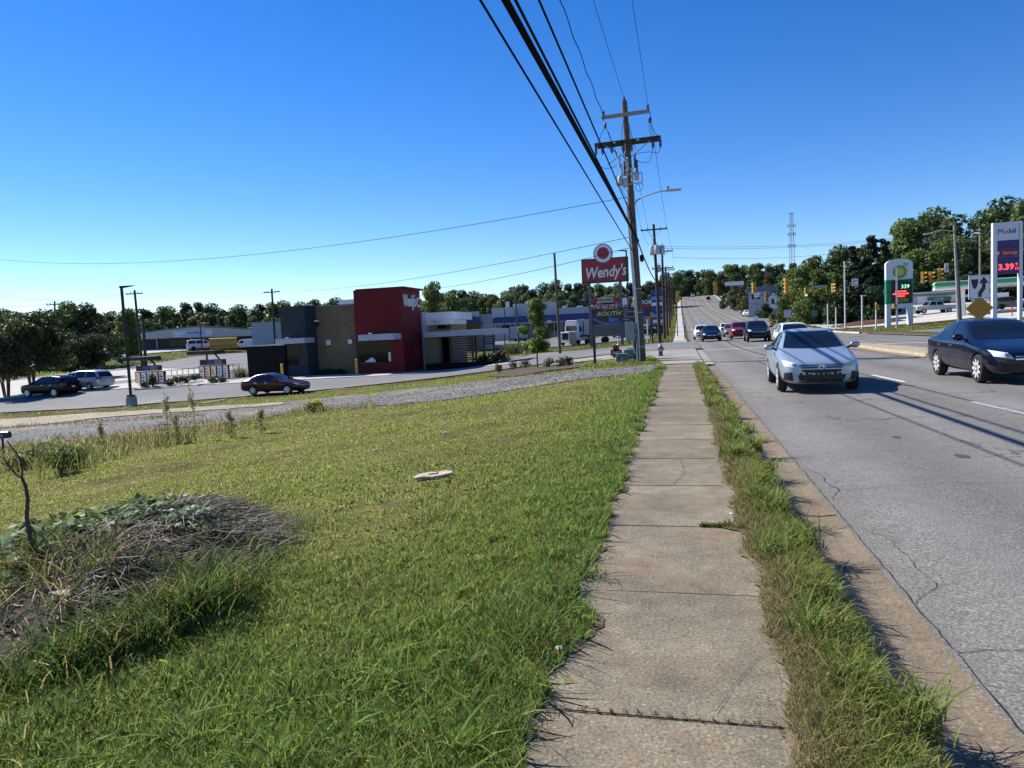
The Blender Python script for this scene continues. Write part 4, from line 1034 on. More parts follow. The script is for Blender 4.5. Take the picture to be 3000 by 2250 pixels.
t, w, h = hung_sign('lane_sign', 'tilted white arrow sign hanging right of the three signals', 'sign', 2767, 2779, 771, 798, M_swhite)
loop([(-.02, -.025, h*.2), (.04, -.025, h*.5), (.02, -.025, h*.8)], .03, 'arrow', t, M_frame)

# ================================================================== signs on the left
M_signred = mat('sign_red', (.30, .018, .03), .45); M_signblue = mat('sign_blue_rim', (.05, .09, .32), .45); M_signface = mat('sign_letter_white', (.75, .76, .78), .45)
YW = 76.0
a, b = at(1706, 830, YW), at(1840, 754, YW)
gz_ = H((a.x+b.x)/2, YW)
ws = thing('pylon_sign', 'tall red pylon sign with white script lettering and a round badge', 'sign', ((a.x+b.x)/2, YW, gz_))
OXs, OZs = (a.x+b.x)/2, gz_
w = b.x-a.x; z0, z1 = at(1772, 828, YW).z-OZs, at(1772, 756, YW).z-OZs
cabn = MB().box(-w/2, w/2, -.3, .3, z0, z1).build('cabinet', M_frame, ws, bevel=.03)
MB().box(-w/2+.1, w/2-.1, -.33, -.3, z0+.1, z1-.1).build('face_panel', M_signred, cabn)
text('lettering', "Wendy's", ws, (.05, -.345, (z0+z1)/2-.22), 1.62, M_signface, (math.pi/2, -.05, 0), shear=.25, bold=.03, ext=.01, sx=.76)
zc = at(1770, 752, YW).z-OZs
bd = MB().tube([(-.1, -.42, zc+.3), (-.1, -.30, zc+.3)], 1.02, 32).build('badge_rim', M_signblue, ws)
MB().tube([(-.1, -.44, zc+.3), (-.1, -.42, zc+.3)], .92, 32).build('badge_ring', M_signface, bd)
MB().tube([(-.1, -.46, zc+.34), (-.1, -.44, zc+.34)], .62, 32).build('badge_centre', M_signred, bd)
for px in (1729, 1820):
    x = at(px, 900, YW).x-OXs; MB().bar((x, 0, -.3), (x, 0, z0), .28).build('post', mat('grey_sign_post', (.12, .14, .14), .6), ws)
def reader(px0, px1, py0, py1, body, ts, Y=YW-.3):
    a, b = at(px0, py1, Y), at(px1, py0, Y)
    o = MB().box(a.x-OXs, b.x-OXs, -.35, -.15, a.z-OZs, b.z-OZs).build('reader_board', M_signred, ws)
    text('lettering', body, ws, ((a.x+b.x)/2-OXs, -.36, (a.z+b.z)/2-OZs), ts, M_signface, (math.pi/2, -.01, 0), ext=.004, bold=.004)
reader(1734, 1814, 870, 889, 'OPEN FOR\nBREAKFAST', .34); reader(1736, 1814, 891, 911, 'QUALITY', .62)
# sign maker's board in front
YR = on_ground(1743, 1069).y
gR = on_ground(1743, 1069)
rs = thing('roadside_sign', 'dark two-panel roadside sign board with gold and blue lettering', 'sign', gR)
x1 = at(1868, 950, YR).x-gR.x; zt = at(1800, 902, YR).z-gR.z; zm = at(1800, 950, YR).z-gR.z; zb = at(1800, 984, YR).z-gR.z
M_rs = mat('sign_navy_black', (.012, .013, .03), .4); M_gold = mat('sign_gold', (.62, .5, .12), .5); M_rblue = mat('sign_blue', (.12, .25, .65), .5)
for x in (0, x1-.15): MB().bar((x, .08, -.3), (x, .08, zt), .12).build('post', M_frame, rs)
pn = MB().box(-.02, x1, -.05, .04, zm, zt).build('upper_panel', M_rs, rs)
MB().box(-.02, x1, -.04, .04, zb, zm-.02).build('lower_panel', mat('sign_grey_panel', (.10, .10, .105), .6, var=.15, vscale=2), rs)
text('lettering', 'ROUTH', pn, (.78, -.06, zt-.28), .30, M_gold, shear=.35, bold=.008, ext=.004, sx=1.15)
text('lettering', 'Signs', pn, (1.0, -.06, zt-.56), .26, M_rblue, shear=.3, bold=.005, ext=.004)
for k, s in enumerate(['Designs', 'Truck Lettering', 'Signs', 'Vehicle Wraps', 'Banners', 'Digital Prints']):
    text('lettering', s, pn, (1.52, -.06, zt-.1-k*.125), .085, M_signface, align='LEFT', ext=.002)
for k, dz in enumerate((0, .07)):
    loop([(.02, -.055, zt-.45-dz), (.4, -.055, zt-.66-dz), (.95, -.055, zt-.74-dz), (1.4, -.055, zt-.70-dz)], .02, 'swoosh', pn, M_rblue)
loop([(.5, -.055, zt-.10), (.9, -.055, zt-.03), (1.3, -.055, zt-.07)], .012, 'swoosh', pn, M_gold)
# exit sign, utility boxes, hydrant
M_exit = mat('exit_sign_red', (.10, .01, .012), .5)
p = on_ground(1806, 1048)
t = thing('exit_sign', 'small dark red EXIT sign with a round top by the drive', 'sign', p)
MB().box(-.32, .32, -.06, .06, .12, .48).build('panel', M_exit, t); MB().tube([(0, -.06, .56), (0, .06, .56)], .19, 18).build('round_top', M_exit, t)
MB().box(-.2, .2, -.04, .04, -.1, .12).build('foot', M_frame, t)
text('lettering', 'EXIT', t, (0, -.066, .30), .2, M_signface, ext=.003)
M_box = mat('utility_box_green', (.10, .16, .125), .6, var=.15, vscale=4)
def ubox(px, py, w, d, h, label, slope=.12, m=M_box):
    p = on_ground(px, py); t = thing('utility_box', label, 'utility box', p, random.uniform(-.1, .1), 'green utility boxes by the pole')
    MB().add([(-w/2, -d/2, 0), (w/2, -d/2, 0), (w/2, d/2, 0), (-w/2, d/2, 0), (-w/2+.02, -d/2+slope, h), (w/2-.02, -d/2+slope, h), (w/2-.02, d/2, h), (-w/2+.02, d/2, h)],
             [(0,3,2,1),(4,5,6,7),(0,1,5,4),(1,2,6,5),(2,3,7,6),(3,0,4,7)]).build('cabinet', m, t, bevel=.02)
    MB().box(-w/2-.06, w/2+.06, -d/2-.06, d/2+.06, -.1, .03).build('pad', M_conc, t)
    MB().box(-.03, .03, -d/2-.02, -d/2+.03, h*.35, h*.5).build('latch', M_steel, t)
ubox(1824, 1062, .62, .5, .44, 'low pale green utility box nearest the camera by the pole')
ubox(1845, 1052, .62, .6, .52, 'taller green utility box just behind the low one', .05)
ubox(1848, 1036, .5, .5, .42, 'beige utility box behind the two green ones', .03, mat('utility_box_beige', (.4, .38, .3), .7))
p = on_ground(1936, 1044)
t = thing('fire_hydrant', 'dark fire hydrant with pale cap beside the footpath', 'fire hydrant', p)
M_hyd = mat('hydrant_dark', (.05, .055, .06), .5); M_hcap = mat('hydrant_silver', (.42, .43, .44), .5)
MB().lathe([(.17, 0), (.17, .04), (.11, .05), (.11, .42), (.15, .43), (.15, .48)], n=14).build('barrel', M_hyd, t, smooth=True)
MB().lathe([(.13, .48), (.12, .56), (.08, .64), (.03, .66), (.03, .71)], n=14).build('bonnet', M_hcap, t, smooth=True)
for a in (0, math.pi): MB().tube([(math.cos(a)*.1, 0, .36), (math.cos(a)*.2, 0, .36)], .055, 10).build('side_nozzle', M_hcap, t)
MB().tube([(0, -.1, .33), (0, -.21, .33)], .075, 10).build('front_nozzle', M_hcap, t)
# signs farther down the left of the road
def post_sign(name, label, px0, px1, py0, py1, pbase, Y, m, body=None, tm=None, ts=.5, legs=1, cat='sign', lines_=None, thick=.25):
    a, b = at(px0, py1, Y), at(px1, py0, Y); g = min(at((px0+px1)/2, pbase, Y).z, H((a.x+b.x)/2, Y)+.02)
    t = thing(name, label, cat, ((a.x+b.x)/2, Y, g)); w = b.x-a.x
    MB().box(-w/2, w/2, -thick/2, thick/2, a.z-g, b.z-g).build('panel', m, t)
    for k in ([0] if legs == 1 else [-w*.4, w*.4]): MB().bar((k, .0, -.2), (k, .0, a.z-g), min(.16, thick*.8)).build('post', M_frame, t)
    if body: text('lettering', body, t, (0, -thick/2-.01, (a.z+b.z)/2-g), ts, tm, ext=.004)
    return t, w, a.z-g, b.z-g
t, w, z0, z1 = post_sign('shop_sign', 'black shop sign ending in OOK behind the utility pole', 1868, 1906, 876, 906, 1000, 95, M_frame, None, legs=2)
text('lettering', 'OOK', t, (w*.14, -.14, z0+(z1-z0)*.68), .75, M_signface, bold=.02); MB().box(-w/2+.05, w/2-.05, -.15, -.125, z0+.1, z0+.6).build('red_band', M_signred, t)
t, w, z0, z1 = post_sign('stacked_sign', 'tall stacked shop sign in navy and white behind the poles', 1907, 1946, 846, 950, 1000, 118, mat('sign_navy', (.02, .03, .12), .5), legs=2)
for k in range(6):
    zz = z0+(z1-z0)*(k+.15)/6; MB().box(-w*.42, w*.42, -.15, -.13, zz, zz+(z1-z0)/6*.6).build('tenant_panel', [M_swhite, M_rblue, mat('sign_midblue', (.03, .06, .2), .5)][k % 3], t)
post_sign('shop_sign', 'small white shop board beside the lamp pole', 1822, 1842, 872, 893, 1000, 110, M_swhite, None)
post_sign('leaning_panel', 'pinkish free-standing panel on the verge left of the pylon', 1669, 1687, 972, 1010, 1018, 84, mat('faded_panel', (.38, .27, .24), .7), None, thick=.1)
post_sign('crossing_signal', 'small yellow pedestrian signal on a thin post', 1905, 1914, 915, 931, 1005, 72, M_sig, None, thick=.3)
for px, pt, pb, Y, lb in ((1898, 935, 998, 78, 'white slim post behind the tall pole'), (1983, 886, 920, 100, 'thin dark sign post on the far left footpath'), (1811, 980, 1008, 80, 'white slim post under the dark sign board')):
    b = at(px, pb, Y); t = thing('slim_post', lb, 'post', (b.x, Y, H(b.x, Y))); MB().tube([(0, 0, 0), (0, 0, at(px, pt, Y).z-H(b.x, Y))], [.07, .06], 8).build('post', M_wht if 'white' in lb else M_frame, t); MB().lathe([(.16, 0), (.12, .05)], n=10).build('foot', M_steel, t)
b = at(1999, 945, 78); t = thing('small_post_sign', 'short post with a small sign at the far footpath kerb', 'sign', (b.x+.2, 78, H(b.x, 78)))
MB().tube([(0, 0, 0), (0, 0, 2.0)], .04, 6).build('post', M_frame, t); MB().box(-.2, .2, -.06, -.04, 1.6, 2.1).build('panel', M_swhite, t)
# ================================================================== signs and posts on the right
YK = 22.8
gx_, gzk = at(2869, 1000, YK).x, road_z(9.75, 22.8)+.12
t = thing('keep_right_sign', 'white keep right sign above a yellow diamond on the median', 'sign', (gx_, YK, gzk))
z0, z1 = at(2869, 876, YK).z-gzk, at(2869, 806, YK).z-gzk; w = at(2901, 840, YK).x-at(2838, 840, YK).x
pn = MB().box(-w/2, w/2, -.012, .012, z0, z1).build('panel', M_signface, t, bevel=.004)
MB().box(-w/2+.012, w/2-.012, -.016, -.012, z0+.012, z1-.012).build('panel_border', M_frame, pn)
MB().box(-w/2+.024, w/2-.024, -.020, -.016, z0+.024, z1-.024).build('panel_face', M_signface, pn)
hz = z1-z0
MB().prism([(-w*.40, z0+hz*.83), (-w*.06, z0+hz*.83), (-w*.09, z0+hz*.62), (-w*.16, z0+hz*.45), (-w*.23, z0+hz*.42), (-w*.31, z0+hz*.5), (-w*.37, z0+hz*.64)], -.024, -.020).build('median_symbol', M_frame, pn)
MB().prism([(-w*.08, z0+hz*.08), (-w*.07, z0+hz*.26), (0, z0+hz*.38), (w*.10, z0+hz*.47), (w*.12, z0+hz*.66), (-w*.03, z0+hz*.66), (w*.19, z0+hz*.93), (w*.42, z0+hz*.66), (w*.28, z0+hz*.66), (w*.27, z0+hz*.42), (w*.17, z0+hz*.30), (w*.10, z0+hz*.22), (w*.09, z0+hz*.08)], -.024, -.020).build('arrow', M_frame, pn)
zd = at(2868, 903, YK).z-gzk; dd = .355
MB().prism([(-dd, zd), (0, zd-dd), (dd, zd), (0, zd+dd*.98)], -.014, .0).build('yellow_diamond', mat('diamond_yellow', (.42, .22, .015), .5, var=.1), t)
MB().bar((0, .035, -.2), (0, .035, z1-.1), .06).build('post', M_steel, t)
# green and white station sign
gB = on_ground(2633, 956); YB = gB.y
t = thing('station_sign', 'rounded green and white fuel price sign with a sunburst', 'sign', gB)
def bx(px, py): v = at(px, py, YB)-gB; return v.x, v.z
xl, xr = bx(2594, 850)[0], bx(2672, 850)[0]; zt = bx(2633, 757)[1]; zg_ = bx(2633, 819)[1]; zl = bx(2633, 890)[1]
M_bg = mat('sign_station_green', (.01, .20, .09), .45); M_bw = mat('sign_station_white', (.62, .65, .66), .5); M_by = mat('sunburst_yellow', (.72, .66, .06), .5); M_bl = mat('sunburst_green', (.03, .26, .05), .5)
out = [(xl, zl-.55), (xr, zl-.55), (xr, zt-.55)]+[(xr+(xl-xr)*k/12, zt-.55+.5*math.sin(math.pi*k/12)**.6) for k in range(1, 12)]+[(xl, zt-.55)]
bd = MB().prism(out, -.35, .35).build('sign_body', M_bw, t)
MB().box(xl-.004, xr+.004, -.37, .37, zl, zg_).build('green_panel', M_bg, bd)
for x in (xl, xr-.5): MB().box(x, x+.5, -.35, .35, -.3, zl-.55).build('leg', M_bw, t)
MB().box(xl+.55, xr-.15, -.40, -.37, zl+.05, zg_-.15).build('display_board', M_frame, bd)
text('lettering', 'bp', bd, bx(2652, 776)[:1]+(-.37,)+bx(2652, 774)[1:], .55, M_bl, ext=.004)
cx_, cz_ = bx(2634, 797)
for k in range(18):
    a = 2*math.pi*k/18
    for r0, r1, m_, yy in ((.3, .85, M_bl, -.40), (.1, .58, M_by, -.42)):
        ca, sa = math.cos(a), math.sin(a); wv = .15*r1
        MB().prism([(cx_+ca*r0, cz_+sa*r0), (cx_+ca*(r0+r1)/2-sa*wv, cz_+sa*(r0+r1)/2+ca*wv), (cx_+ca*r1, cz_+sa*r1), (cx_+ca*(r0+r1)/2+sa*wv, cz_+sa*(r0+r1)/2-ca*wv)], yy, yy+.018).build('sunburst_petal', m_, bd)
M_ledg = mat('led_green', (.35, 1, .6), .5, emit=1.0); M_ledr = mat('led_red', (1, .06, .05), .5, emit=1.3)
x_, z_ = bx(2649, 840); text('price', '339', bd, (x_, -.41, z_), .62, M_ledg, ext=.003)
for k, (wd, py) in enumerate(((1.2, 854), (1.7, 861), (.9, 868))):
    x_, z_ = bx(2636, py); MB().box(x_-wd/2, x_+wd/2, -.408, -.40, z_-.09, z_+.09).build('message_line', M_ledr, bd)
x_, z_ = bx(2641, 881); text('lettering', 'ATM', bd, (x_, -.41, z_), .6, mat('sign_olive', (.42, .40, .05), .5), bold=.02, ext=.003)
# tall blue, white and red fuel sign
gM = on_ground(2950, 944); YM = gM.y
t = thing('fuel_price_sign', 'tall white two-legged fuel sign with red lit price 3.39', 'sign', gM)
def bm_(px, py): v = at(px, py, YM)-gM; return v.x, v.z
M_post = mat('sign_leg_white', (.6, .62, .66), .5)
zt = bm_(2950, 651)[1]
for a_, b_ in ((2906, 2918.5), (2983.5, 2993)): MB().box(bm_(a_, 800)[0], bm_(b_, 800)[0], -.22, .22, -.3, zt).build('leg', M_post, t)
xl, xr = bm_(2919, 720)[0], bm_(2983, 720)[0]
def pan(p0, p1, m_, name='panel'): return MB().box(xl, xr, -.15, .15, bm_(2950, p1)[1], bm_(2950, p0)[1]).build(name, m_, t)
M_mw = mat('fuel_sign_white', (.62, .63, .68), .5); M_mb = mat('fuel_sign_blue', (.02, .03, .16), .5); M_mr = mat('fuel_sign_red', (.26, .015, .04), .5)
pan(651, 704, M_mw); pan(704.6, 728, M_mb); pan(728.6, 752, M_mr); pan(753, 802, M_mb)
x_, z_ = bm_(2950, 678)
M_lr = mat('letter_red', (.5, .05, .03), .5)
text('lettering', 'M', t, (x_-.33, -.17, z_), .64, M_mb, align='RIGHT', bold=0, ext=.004); text('lettering', 'o', t, (x_-.12, -.17, z_-.02), .64, M_lr, bold=.008, ext=.004); text('lettering', 'bil', t, (x_+.08, -.17, z_), .64, M_mb, align='LEFT', bold=.008, ext=.004)
x_, z_ = bm_(2957, 740); text('lettering', 'Synergy', t, (x_, -.17, z_), .38, M_mw, ext=.004)
MB().tube([(x_-1.0, -.165, z_), (x_-1.0, -.15, z_)], .14, 14).build('round_mark', M_mw, t)
x_, z_ = bm_(2945, 783); text('price', '3.39', t, (x_+.0, -.17, z_), .74, M_ledr, bold=.02, ext=.004); text('price_fraction', '9', t, (x_+.84, -.17, z_+.2), .4, M_ledr, ext=.004); text('price_fraction', '10', t, (x_+.84, -.17, z_-.18), .36, M_ledr, ext=.004)
# tall lamp pole and neighbours
def tall_lamp(px, pt, pb, Y, label, m=M_steel):
    b = at(px+15, pb, Y); g = H(b.x, Y); tp = at(px, pt, Y)
    t = thing('street_lamp', label, 'street lamp', (b.x, Y, g)); T = Vector((tp.x-b.x, 0, tp.z-g))
    MB().tube([(0, 0, -.2), T*.5, T], [.16, .13, .09], 10).build('pole', mat('concrete_pole', (.30, .29, .26), .9, var=.2), t, smooth=True)
    e = at(px-68, pt+24, Y)-Vector((b.x, Y, g))
    loop([T*.935, T*.94+Vector((-.8, 0, .12)), e+Vector((.7, 0, .2)), e], .045, 'lamp_arm', t, M_steel)
    MB().cbox(e+Vector((-.25, 0, -.04)), (.8, .3, .12), ry=-.1).build('luminaire', M_tran, t, bevel=.03)
tall_lamp(2795, 659, 928, 80, 'street lamp with a long arm left of the tall fuel sign')
lone_pole(2803, 760, 930, 80.6, 'stout wooden pole stub against the street lamp pole', 0, 0, m=M_wood, r=.2, pbx=2812)
pR, tR = lone_pole(2871, 668, 930, 112, 'wooden utility pole with crossarms behind the keep right sign', 2, 0, m=M_bark_pale, r=.14)
def thin_pole(px, pt, pb, Y, r, m, label, name='slim_pole', extra=None):
    b = at(px, pb, Y); g = H(b.x, Y); t = thing(name, label, 'pole', (b.x, Y, g)); h = at(px, pt, Y).z-g
    MB().tube([(0, 0, -.1), (0, 0, h)], [r, r*.8], 8).build('post', m, t, smooth=True); MB().lathe([(r*2.2, 0), (r*1.8, .12)], n=10).build('foot', M_steel, t)
    if extra: extra(t, h)
    return t
def ped(t, h):
    o = MB().box(-.42, -.05, -.22, .22, h*.33, h*.33+.45).build('signal_head', M_sig, t, bevel=.02)
thin_pole(2628, 782, 958, 90, .11, M_steel, 'steel signal pole in front of the green station sign', 'signal_pole', ped)
thin_pole(2567, 886, 965, 88, .09, M_wht, 'short white post with a yellow push button box', 'signal_pole', lambda t, h: MB().box(-.1, .28, -.2, -.05, h*.72, h*.92).build('button_box', M_sig, t))
thin_pole(2526, 868, 948, 96, .10, M_wht, 'white lamp stub with a square cap beside the mulch', 'area_light', lambda t, h: MB().box(-.1, .45, -.2, .2, h, h+.12).build('cap', M_wht, t))
thin_pole(2476, 765, 945, 100, .09, M_wht, 'tallest white pole in front of the dark evergreens', 'flag_pole')
thin_pole(2449, 900, 942, 102, .08, M_wht, 'short white post on the left mulch mound', 'flag_pole')
thin_pole(2425, 890, 940, 104, .08, M_wht, 'leftmost short white post on the mulch', 'flag_pole')
thin_pole(2279, 830, 930, 118, .09, mat('pole_green', (.05, .08, .06), .6), 'dark green slim pole before the olive bushes', 'flag_pole')
# small signs seen from behind beyond the junction
post_sign('regulatory_sign', 'white regulatory sign on a tall post in the far median', 2209, 2226, 857, 871, 938, 100, M_swhite, thick=.04)
post_sign('regulatory_sign', 'small white sign low on the tall median post', 2210, 2221, 926, 938, 958, 99, M_swhite, thick=.04)
post_sign('regulatory_sign', 'grey sign back with a white corner beyond the junction', 2297, 2318, 907, 931, 948, 95, M_signgrey, thick=.04)
post_sign('regulatory_sign', 'small dark sign back left of the olive bushes', 2259, 2271, 921, 936, 946, 92, M_frame, thick=.04)
post_sign('guide_sign', 'dark green guide sign on a thin post by the mulch', 2378, 2395, 908, 927, 962, 88, M_sgreen, thick=.04)
b = at(2264, 950, 90); t = thing('warning_sign', 'small yellow diamond warning sign beyond the junction', 'sign', (b.x, 90, H(b.x, 90)-.05))
zz = at(2264, 947, 90).z-H(b.x, 90); MB().prism([(-.35, zz), (0, zz-.35), (.35, zz), (0, zz+.35)], -.02, .02).build('panel', mat('diamond_yellow', (.6, .34, .02)), t); MB().tube([(0, .04, 0), (0, .04, zz+.2)], .03, 6).build('post', M_steel, t)
# ================================================================== vehicles
def paint(name, c, metal=.0, rough=.28): return mat('paint_'+name, c, rough, metal=metal, coat=.3, spec=.22)
M_tyre = mat('tyre_rubber', (.014, .014, .015), .85)
M_rim = mat('alloy_rim', (.66, .67, .69), .4, metal=.35)
M_rimd = mat('dark_rim', (.08, .08, .085), .45, metal=.4)
M_well = mat('wheel_well', (.006, .006, .006), .9)
M_cglass = mat('car_glass', (.008, .010, .012), .04, spec=.5)
M_trim = mat('black_trim', (.012, .012, .013), .55)
M_head = mat('headlamp_glass', (.62, .64, .66), .12, spec=.8)
M_amber = mat('amber_lens', (.75, .42, .05), .2)
M_tail = mat('tail_lens', (.30, .01, .012), .2, spec=.8)
M_chrome = mat('chrome', (.62, .63, .65), .15, metal=.9)
M_plate = mat('number_plate', (.62, .63, .64), .5)

# station rows: x, half width, bottom z, mid z, shoulder z, roof-edge half width, roof-edge z, roof centre z
BODY = {
 'sedan': dict(L=4.55, wb=(1.38, -1.24), wr=.325, st=[
  (2.27,.50,.30,.44,.58,.44,.63,.65), (2.18,.74,.22,.46,.65,.62,.70,.72), (1.95,.84,.19,.50,.71,.70,.78,.80), (1.45,.87,.19,.54,.80,.72,.87,.905), (.98,.88,.19,.56,.88,.72,.95,.985),
  (.55,.885,.19,.57,.92,.67,1.16,1.19), (.12,.885,.19,.58,.93,.585,1.385,1.42), (-.5,.885,.19,.58,.94,.57,1.435,1.475), (-1.1,.88,.19,.58,.95,.56,1.38,1.42), (-1.5,.88,.2,.58,.96,.60,1.21,1.235),
  (-1.82,.87,.22,.58,.97,.66,1.03,1.055), (-2.1,.84,.24,.58,.94,.67,.985,1.01), (-2.24,.76,.30,.57,.86,.62,.92,.94), (-2.28,.60,.36,.55,.74,.5,.80,.81)]),
 'suv': dict(L=4.65, wb=(1.40, -1.30), wr=.36, st=[
  (2.28,.55,.36,.55,.78,.5,.86,.88), (2.2,.78,.28,.57,.86,.66,.93,.95), (1.95,.88,.25,.62,.93,.72,.99,1.01), (1.4,.91,.25,.66,1.0,.74,1.06,1.09), (.95,.92,.25,.68,1.05,.74,1.11,1.13),
  (.55,.925,.25,.68,1.06,.71,1.38,1.41), (.2,.925,.25,.68,1.06,.66,1.62,1.65), (-.6,.925,.25,.68,1.07,.65,1.67,1.71), (-1.5,.92,.25,.68,1.09,.64,1.64,1.68), (-1.95,.91,.26,.68,1.10,.64,1.55,1.58),
  (-2.15,.88,.28,.68,1.09,.66,1.28,1.30), (-2.27,.84,.32,.66,1.0,.66,1.06,1.08), (-2.32,.7,.4,.64,.86,.6,.92,.93)]),
 'minivan': dict(L=5.0, wb=(1.52, -1.45), wr=.34, st=[
  (2.48,.55,.32,.5,.68,.5,.76,.78), (2.38,.8,.24,.54,.78,.68,.86,.88), (2.05,.92,.22,.6,.9,.76,.97,.99), (1.65,.95,.22,.62,.97,.77,1.05,1.07), (1.1,.96,.22,.64,1.0,.74,1.36,1.39),
  (.6,.96,.22,.64,1.01,.69,1.62,1.65), (-.6,.96,.22,.64,1.02,.68,1.69,1.73), (-1.8,.955,.22,.64,1.03,.67,1.66,1.70), (-2.15,.95,.24,.64,1.03,.67,1.56,1.58),
  (-2.38,.92,.27,.64,1.0,.69,1.22,1.24), (-2.48,.88,.3,.62,.95,.7,1.02,1.04), (-2.52,.76,.36,.6,.84,.62,.9,.91)]),
 'van': dict(L=5.4, wb=(1.75, -1.55), wr=.36, st=[
  (2.68,.6,.38,.6,.85,.55,.95,.97), (2.58,.86,.3,.62,.95,.74,1.05,1.07), (2.2,.97,.28,.68,1.08,.84,1.14,1.16), (1.75,1.0,.28,.7,1.15,.86,1.22,1.24), (1.25,1.0,.28,.7,1.18,.82,1.72,1.75),
  (.95,1.0,.28,.7,1.18,.80,1.96,2.0), (-.8,1.0,.28,.7,1.18,.80,2.02,2.07), (-2.3,1.0,.28,.7,1.18,.80,2.0,2.05), (-2.6,.98,.3,.7,1.15,.80,1.9,1.93), (-2.7,.95,.34,.7,1.1,.8,1.5,1.52), (-2.73,.88,.4,.66,1.0,.76,1.1,1.12)]),
}
def car_body(kind, sub=2):
    st = BODY[kind]['st']; V = []; F = []; rings = []
    for (x, w, zb, zm, zs, wr_, zr, zc) in st:
        half = [(0, zb), (w*.80, zb), (w*.955, zb+.10), (w, zm), (w*.975, zs-.02), (w*.94, zs+.015), (wr_, zr), (wr_*.55, zr+(zc-zr)*.8), (0, zc)]
        ring = half+[(-y, z) for y, z in half[-2:0:-1]]
        rings.append([len(V)+i for i in range(len(ring))]); V += [(x, y, z) for y, z in ring]
    n = len(rings[0])
    for a, b in zip(rings, rings[1:]):
        for i in range(n): F.append((a[i], a[(i+1) % n], b[(i+1) % n], b[i]))
    F.append(tuple(rings[0][::-1])); F.append(tuple(rings[-1]))
    me = bpy.data.meshes.new('shell'); me.from_pydata(V, [], F); me.update()
    bm = bmesh.new(); bm.from_mesh(me); bmesh.ops.recalc_face_normals(bm, faces=bm.faces)
    cl = bm.edges.layers.float.new('crease_edge')
    for e in bm.edges:
        a, b = e.verts[0].index % n, e.verts[1].index % n
        if a == b and a in (5, n-5) : e[cl] = .55
        if a == b and a in (6, n-6): e[cl] = .45
    bm.to_mesh(me); bm.free()
    o = bpy.data.objects.new('shell', me); col.objects.link(o)
    md = o.modifiers.new('s', 'SUBSURF'); md.levels = sub; md.render_levels = sub
    dg = bpy.context.evaluated_depsgraph_get(); m2 = bpy.data.meshes.new_from_object(o.evaluated_get(dg))
    bpy.data.objects.remove(o); bpy.data.meshes.remove(me)
    return m2
_shells = {}
def shell(kind):
    """subdivided shell, its ray tree, and the shell with wheel wells cut"""
    if kind in _shells: return _shells[kind]
    m2 = car_body(kind); bm = bmesh.new(); bm.from_mesh(m2); bvh = BVHTree.FromBMesh(bm); bm.free()
    B = BODY[kind]; cut = MB()
    for x in B['wb']:
        for s in (-1, 1):
            w = max(r[1] for r in B['st']); cut.tube([(x, s*(w-.26), B['wr']), (x, s*(w+.15), B['wr'])], B['wr']+.045, 28)
    cm = cut.mesh('cut', M_well); b2 = bmesh.new(); b2.from_mesh(cm); bmesh.ops.recalc_face_normals(b2, faces=b2.faces); b2.to_mesh(cm); b2.free()
    co = bpy.data.objects.new('cut', cm); col.objects.link(co)
    o = bpy.data.objects.new('shell', m2); col.objects.link(o); m2.materials.clear(); m2.materials.append(M_trim); cm.materials.clear(); cm.materials.append(M_trim); cm.materials.append(M_well); 
    cm.polygons.foreach_set('material_index', [1]*len(cm.polygons))
    m2.materials.append(M_well)
    md = o.modifiers.new('b', 'BOOLEAN'); md.operation = 'DIFFERENCE'; md.object = co; md.solver = 'EXACT'
    try: md.material_mode = 'INDEX'
    except Exception: pass
    dg = bpy.context.evaluated_depsgraph_get(); m3 = bpy.data.meshes.new_from_object(o.evaluated_get(dg))
    bpy.data.objects.remove(o); bpy.data.objects.remove(co)
    m3.shade_smooth(); m3.set_sharp_from_angle(angle=math.radians(50))
    _shells[kind] = (m3, bvh); return _shells[kind]
def patch(bvh, corners, d, nu=6, nv=4, off=.006, bow=(0, 0, 0, 0)):
    """four corners (in the two axes across d) laid onto the shell along d; bow bends the four sides"""
    d = Vector(d); ax = max(range(3), key=lambda i: abs(d[i])); o2 = [i for i in range(3) if i != ax]
    c = [Vector(p) for p in corners]; V = []; ok = True
    cen = (c[0]+c[1]+c[2]+c[3])/4
    for j in range(nv+1):
        for i in range(nu+1):
            u, v = i/nu, j/nv
            p = (c[0].lerp(c[1], u)).lerp(c[3].lerp(c[2], u), v)
            up_ = (c[3]-c[0]).lerp(c[2]-c[1], u); rt = (c[1]-c[0]).lerp(c[2]-c[3], v)
            p = p - up_*bow[0]*4*u*(1-u)*(1-v) + up_*bow[2]*4*u*(1-u)*v + rt*bow[1]*4*v*(1-v)*u - rt*bow[3]*4*v*(1-v)*(1-u)
            org = [0, 0, 0]; org[o2[0]] = p.x; org[o2[1]] = p.y
            org = Vector(org)-d*6
            h = bvh.ray_cast(org, d)
            if h[0] is None: V.append(None); continue
            V.append(h[0]+h[1]*off)
    F = []
    for j in range(nv):
        for i in range(nu):
            q = (j*(nu+1)+i, j*(nu+1)+i+1, (j+1)*(nu+1)+i+1, (j+1)*(nu+1)+i)
            if all(V[k] is not None for k in q): F.append(q)
    V = [v if v is not None else Vector((0, 0, 0)) for v in V]
    used = sorted(set(k for f in F for k in f)); mp = {k: i for i, k in enumerate(used)}
    mb = MB(); mb.add([V[k] for k in used], [tuple(mp[k] for k in f) for f in F]); return mb
def on_side(p, s): return p
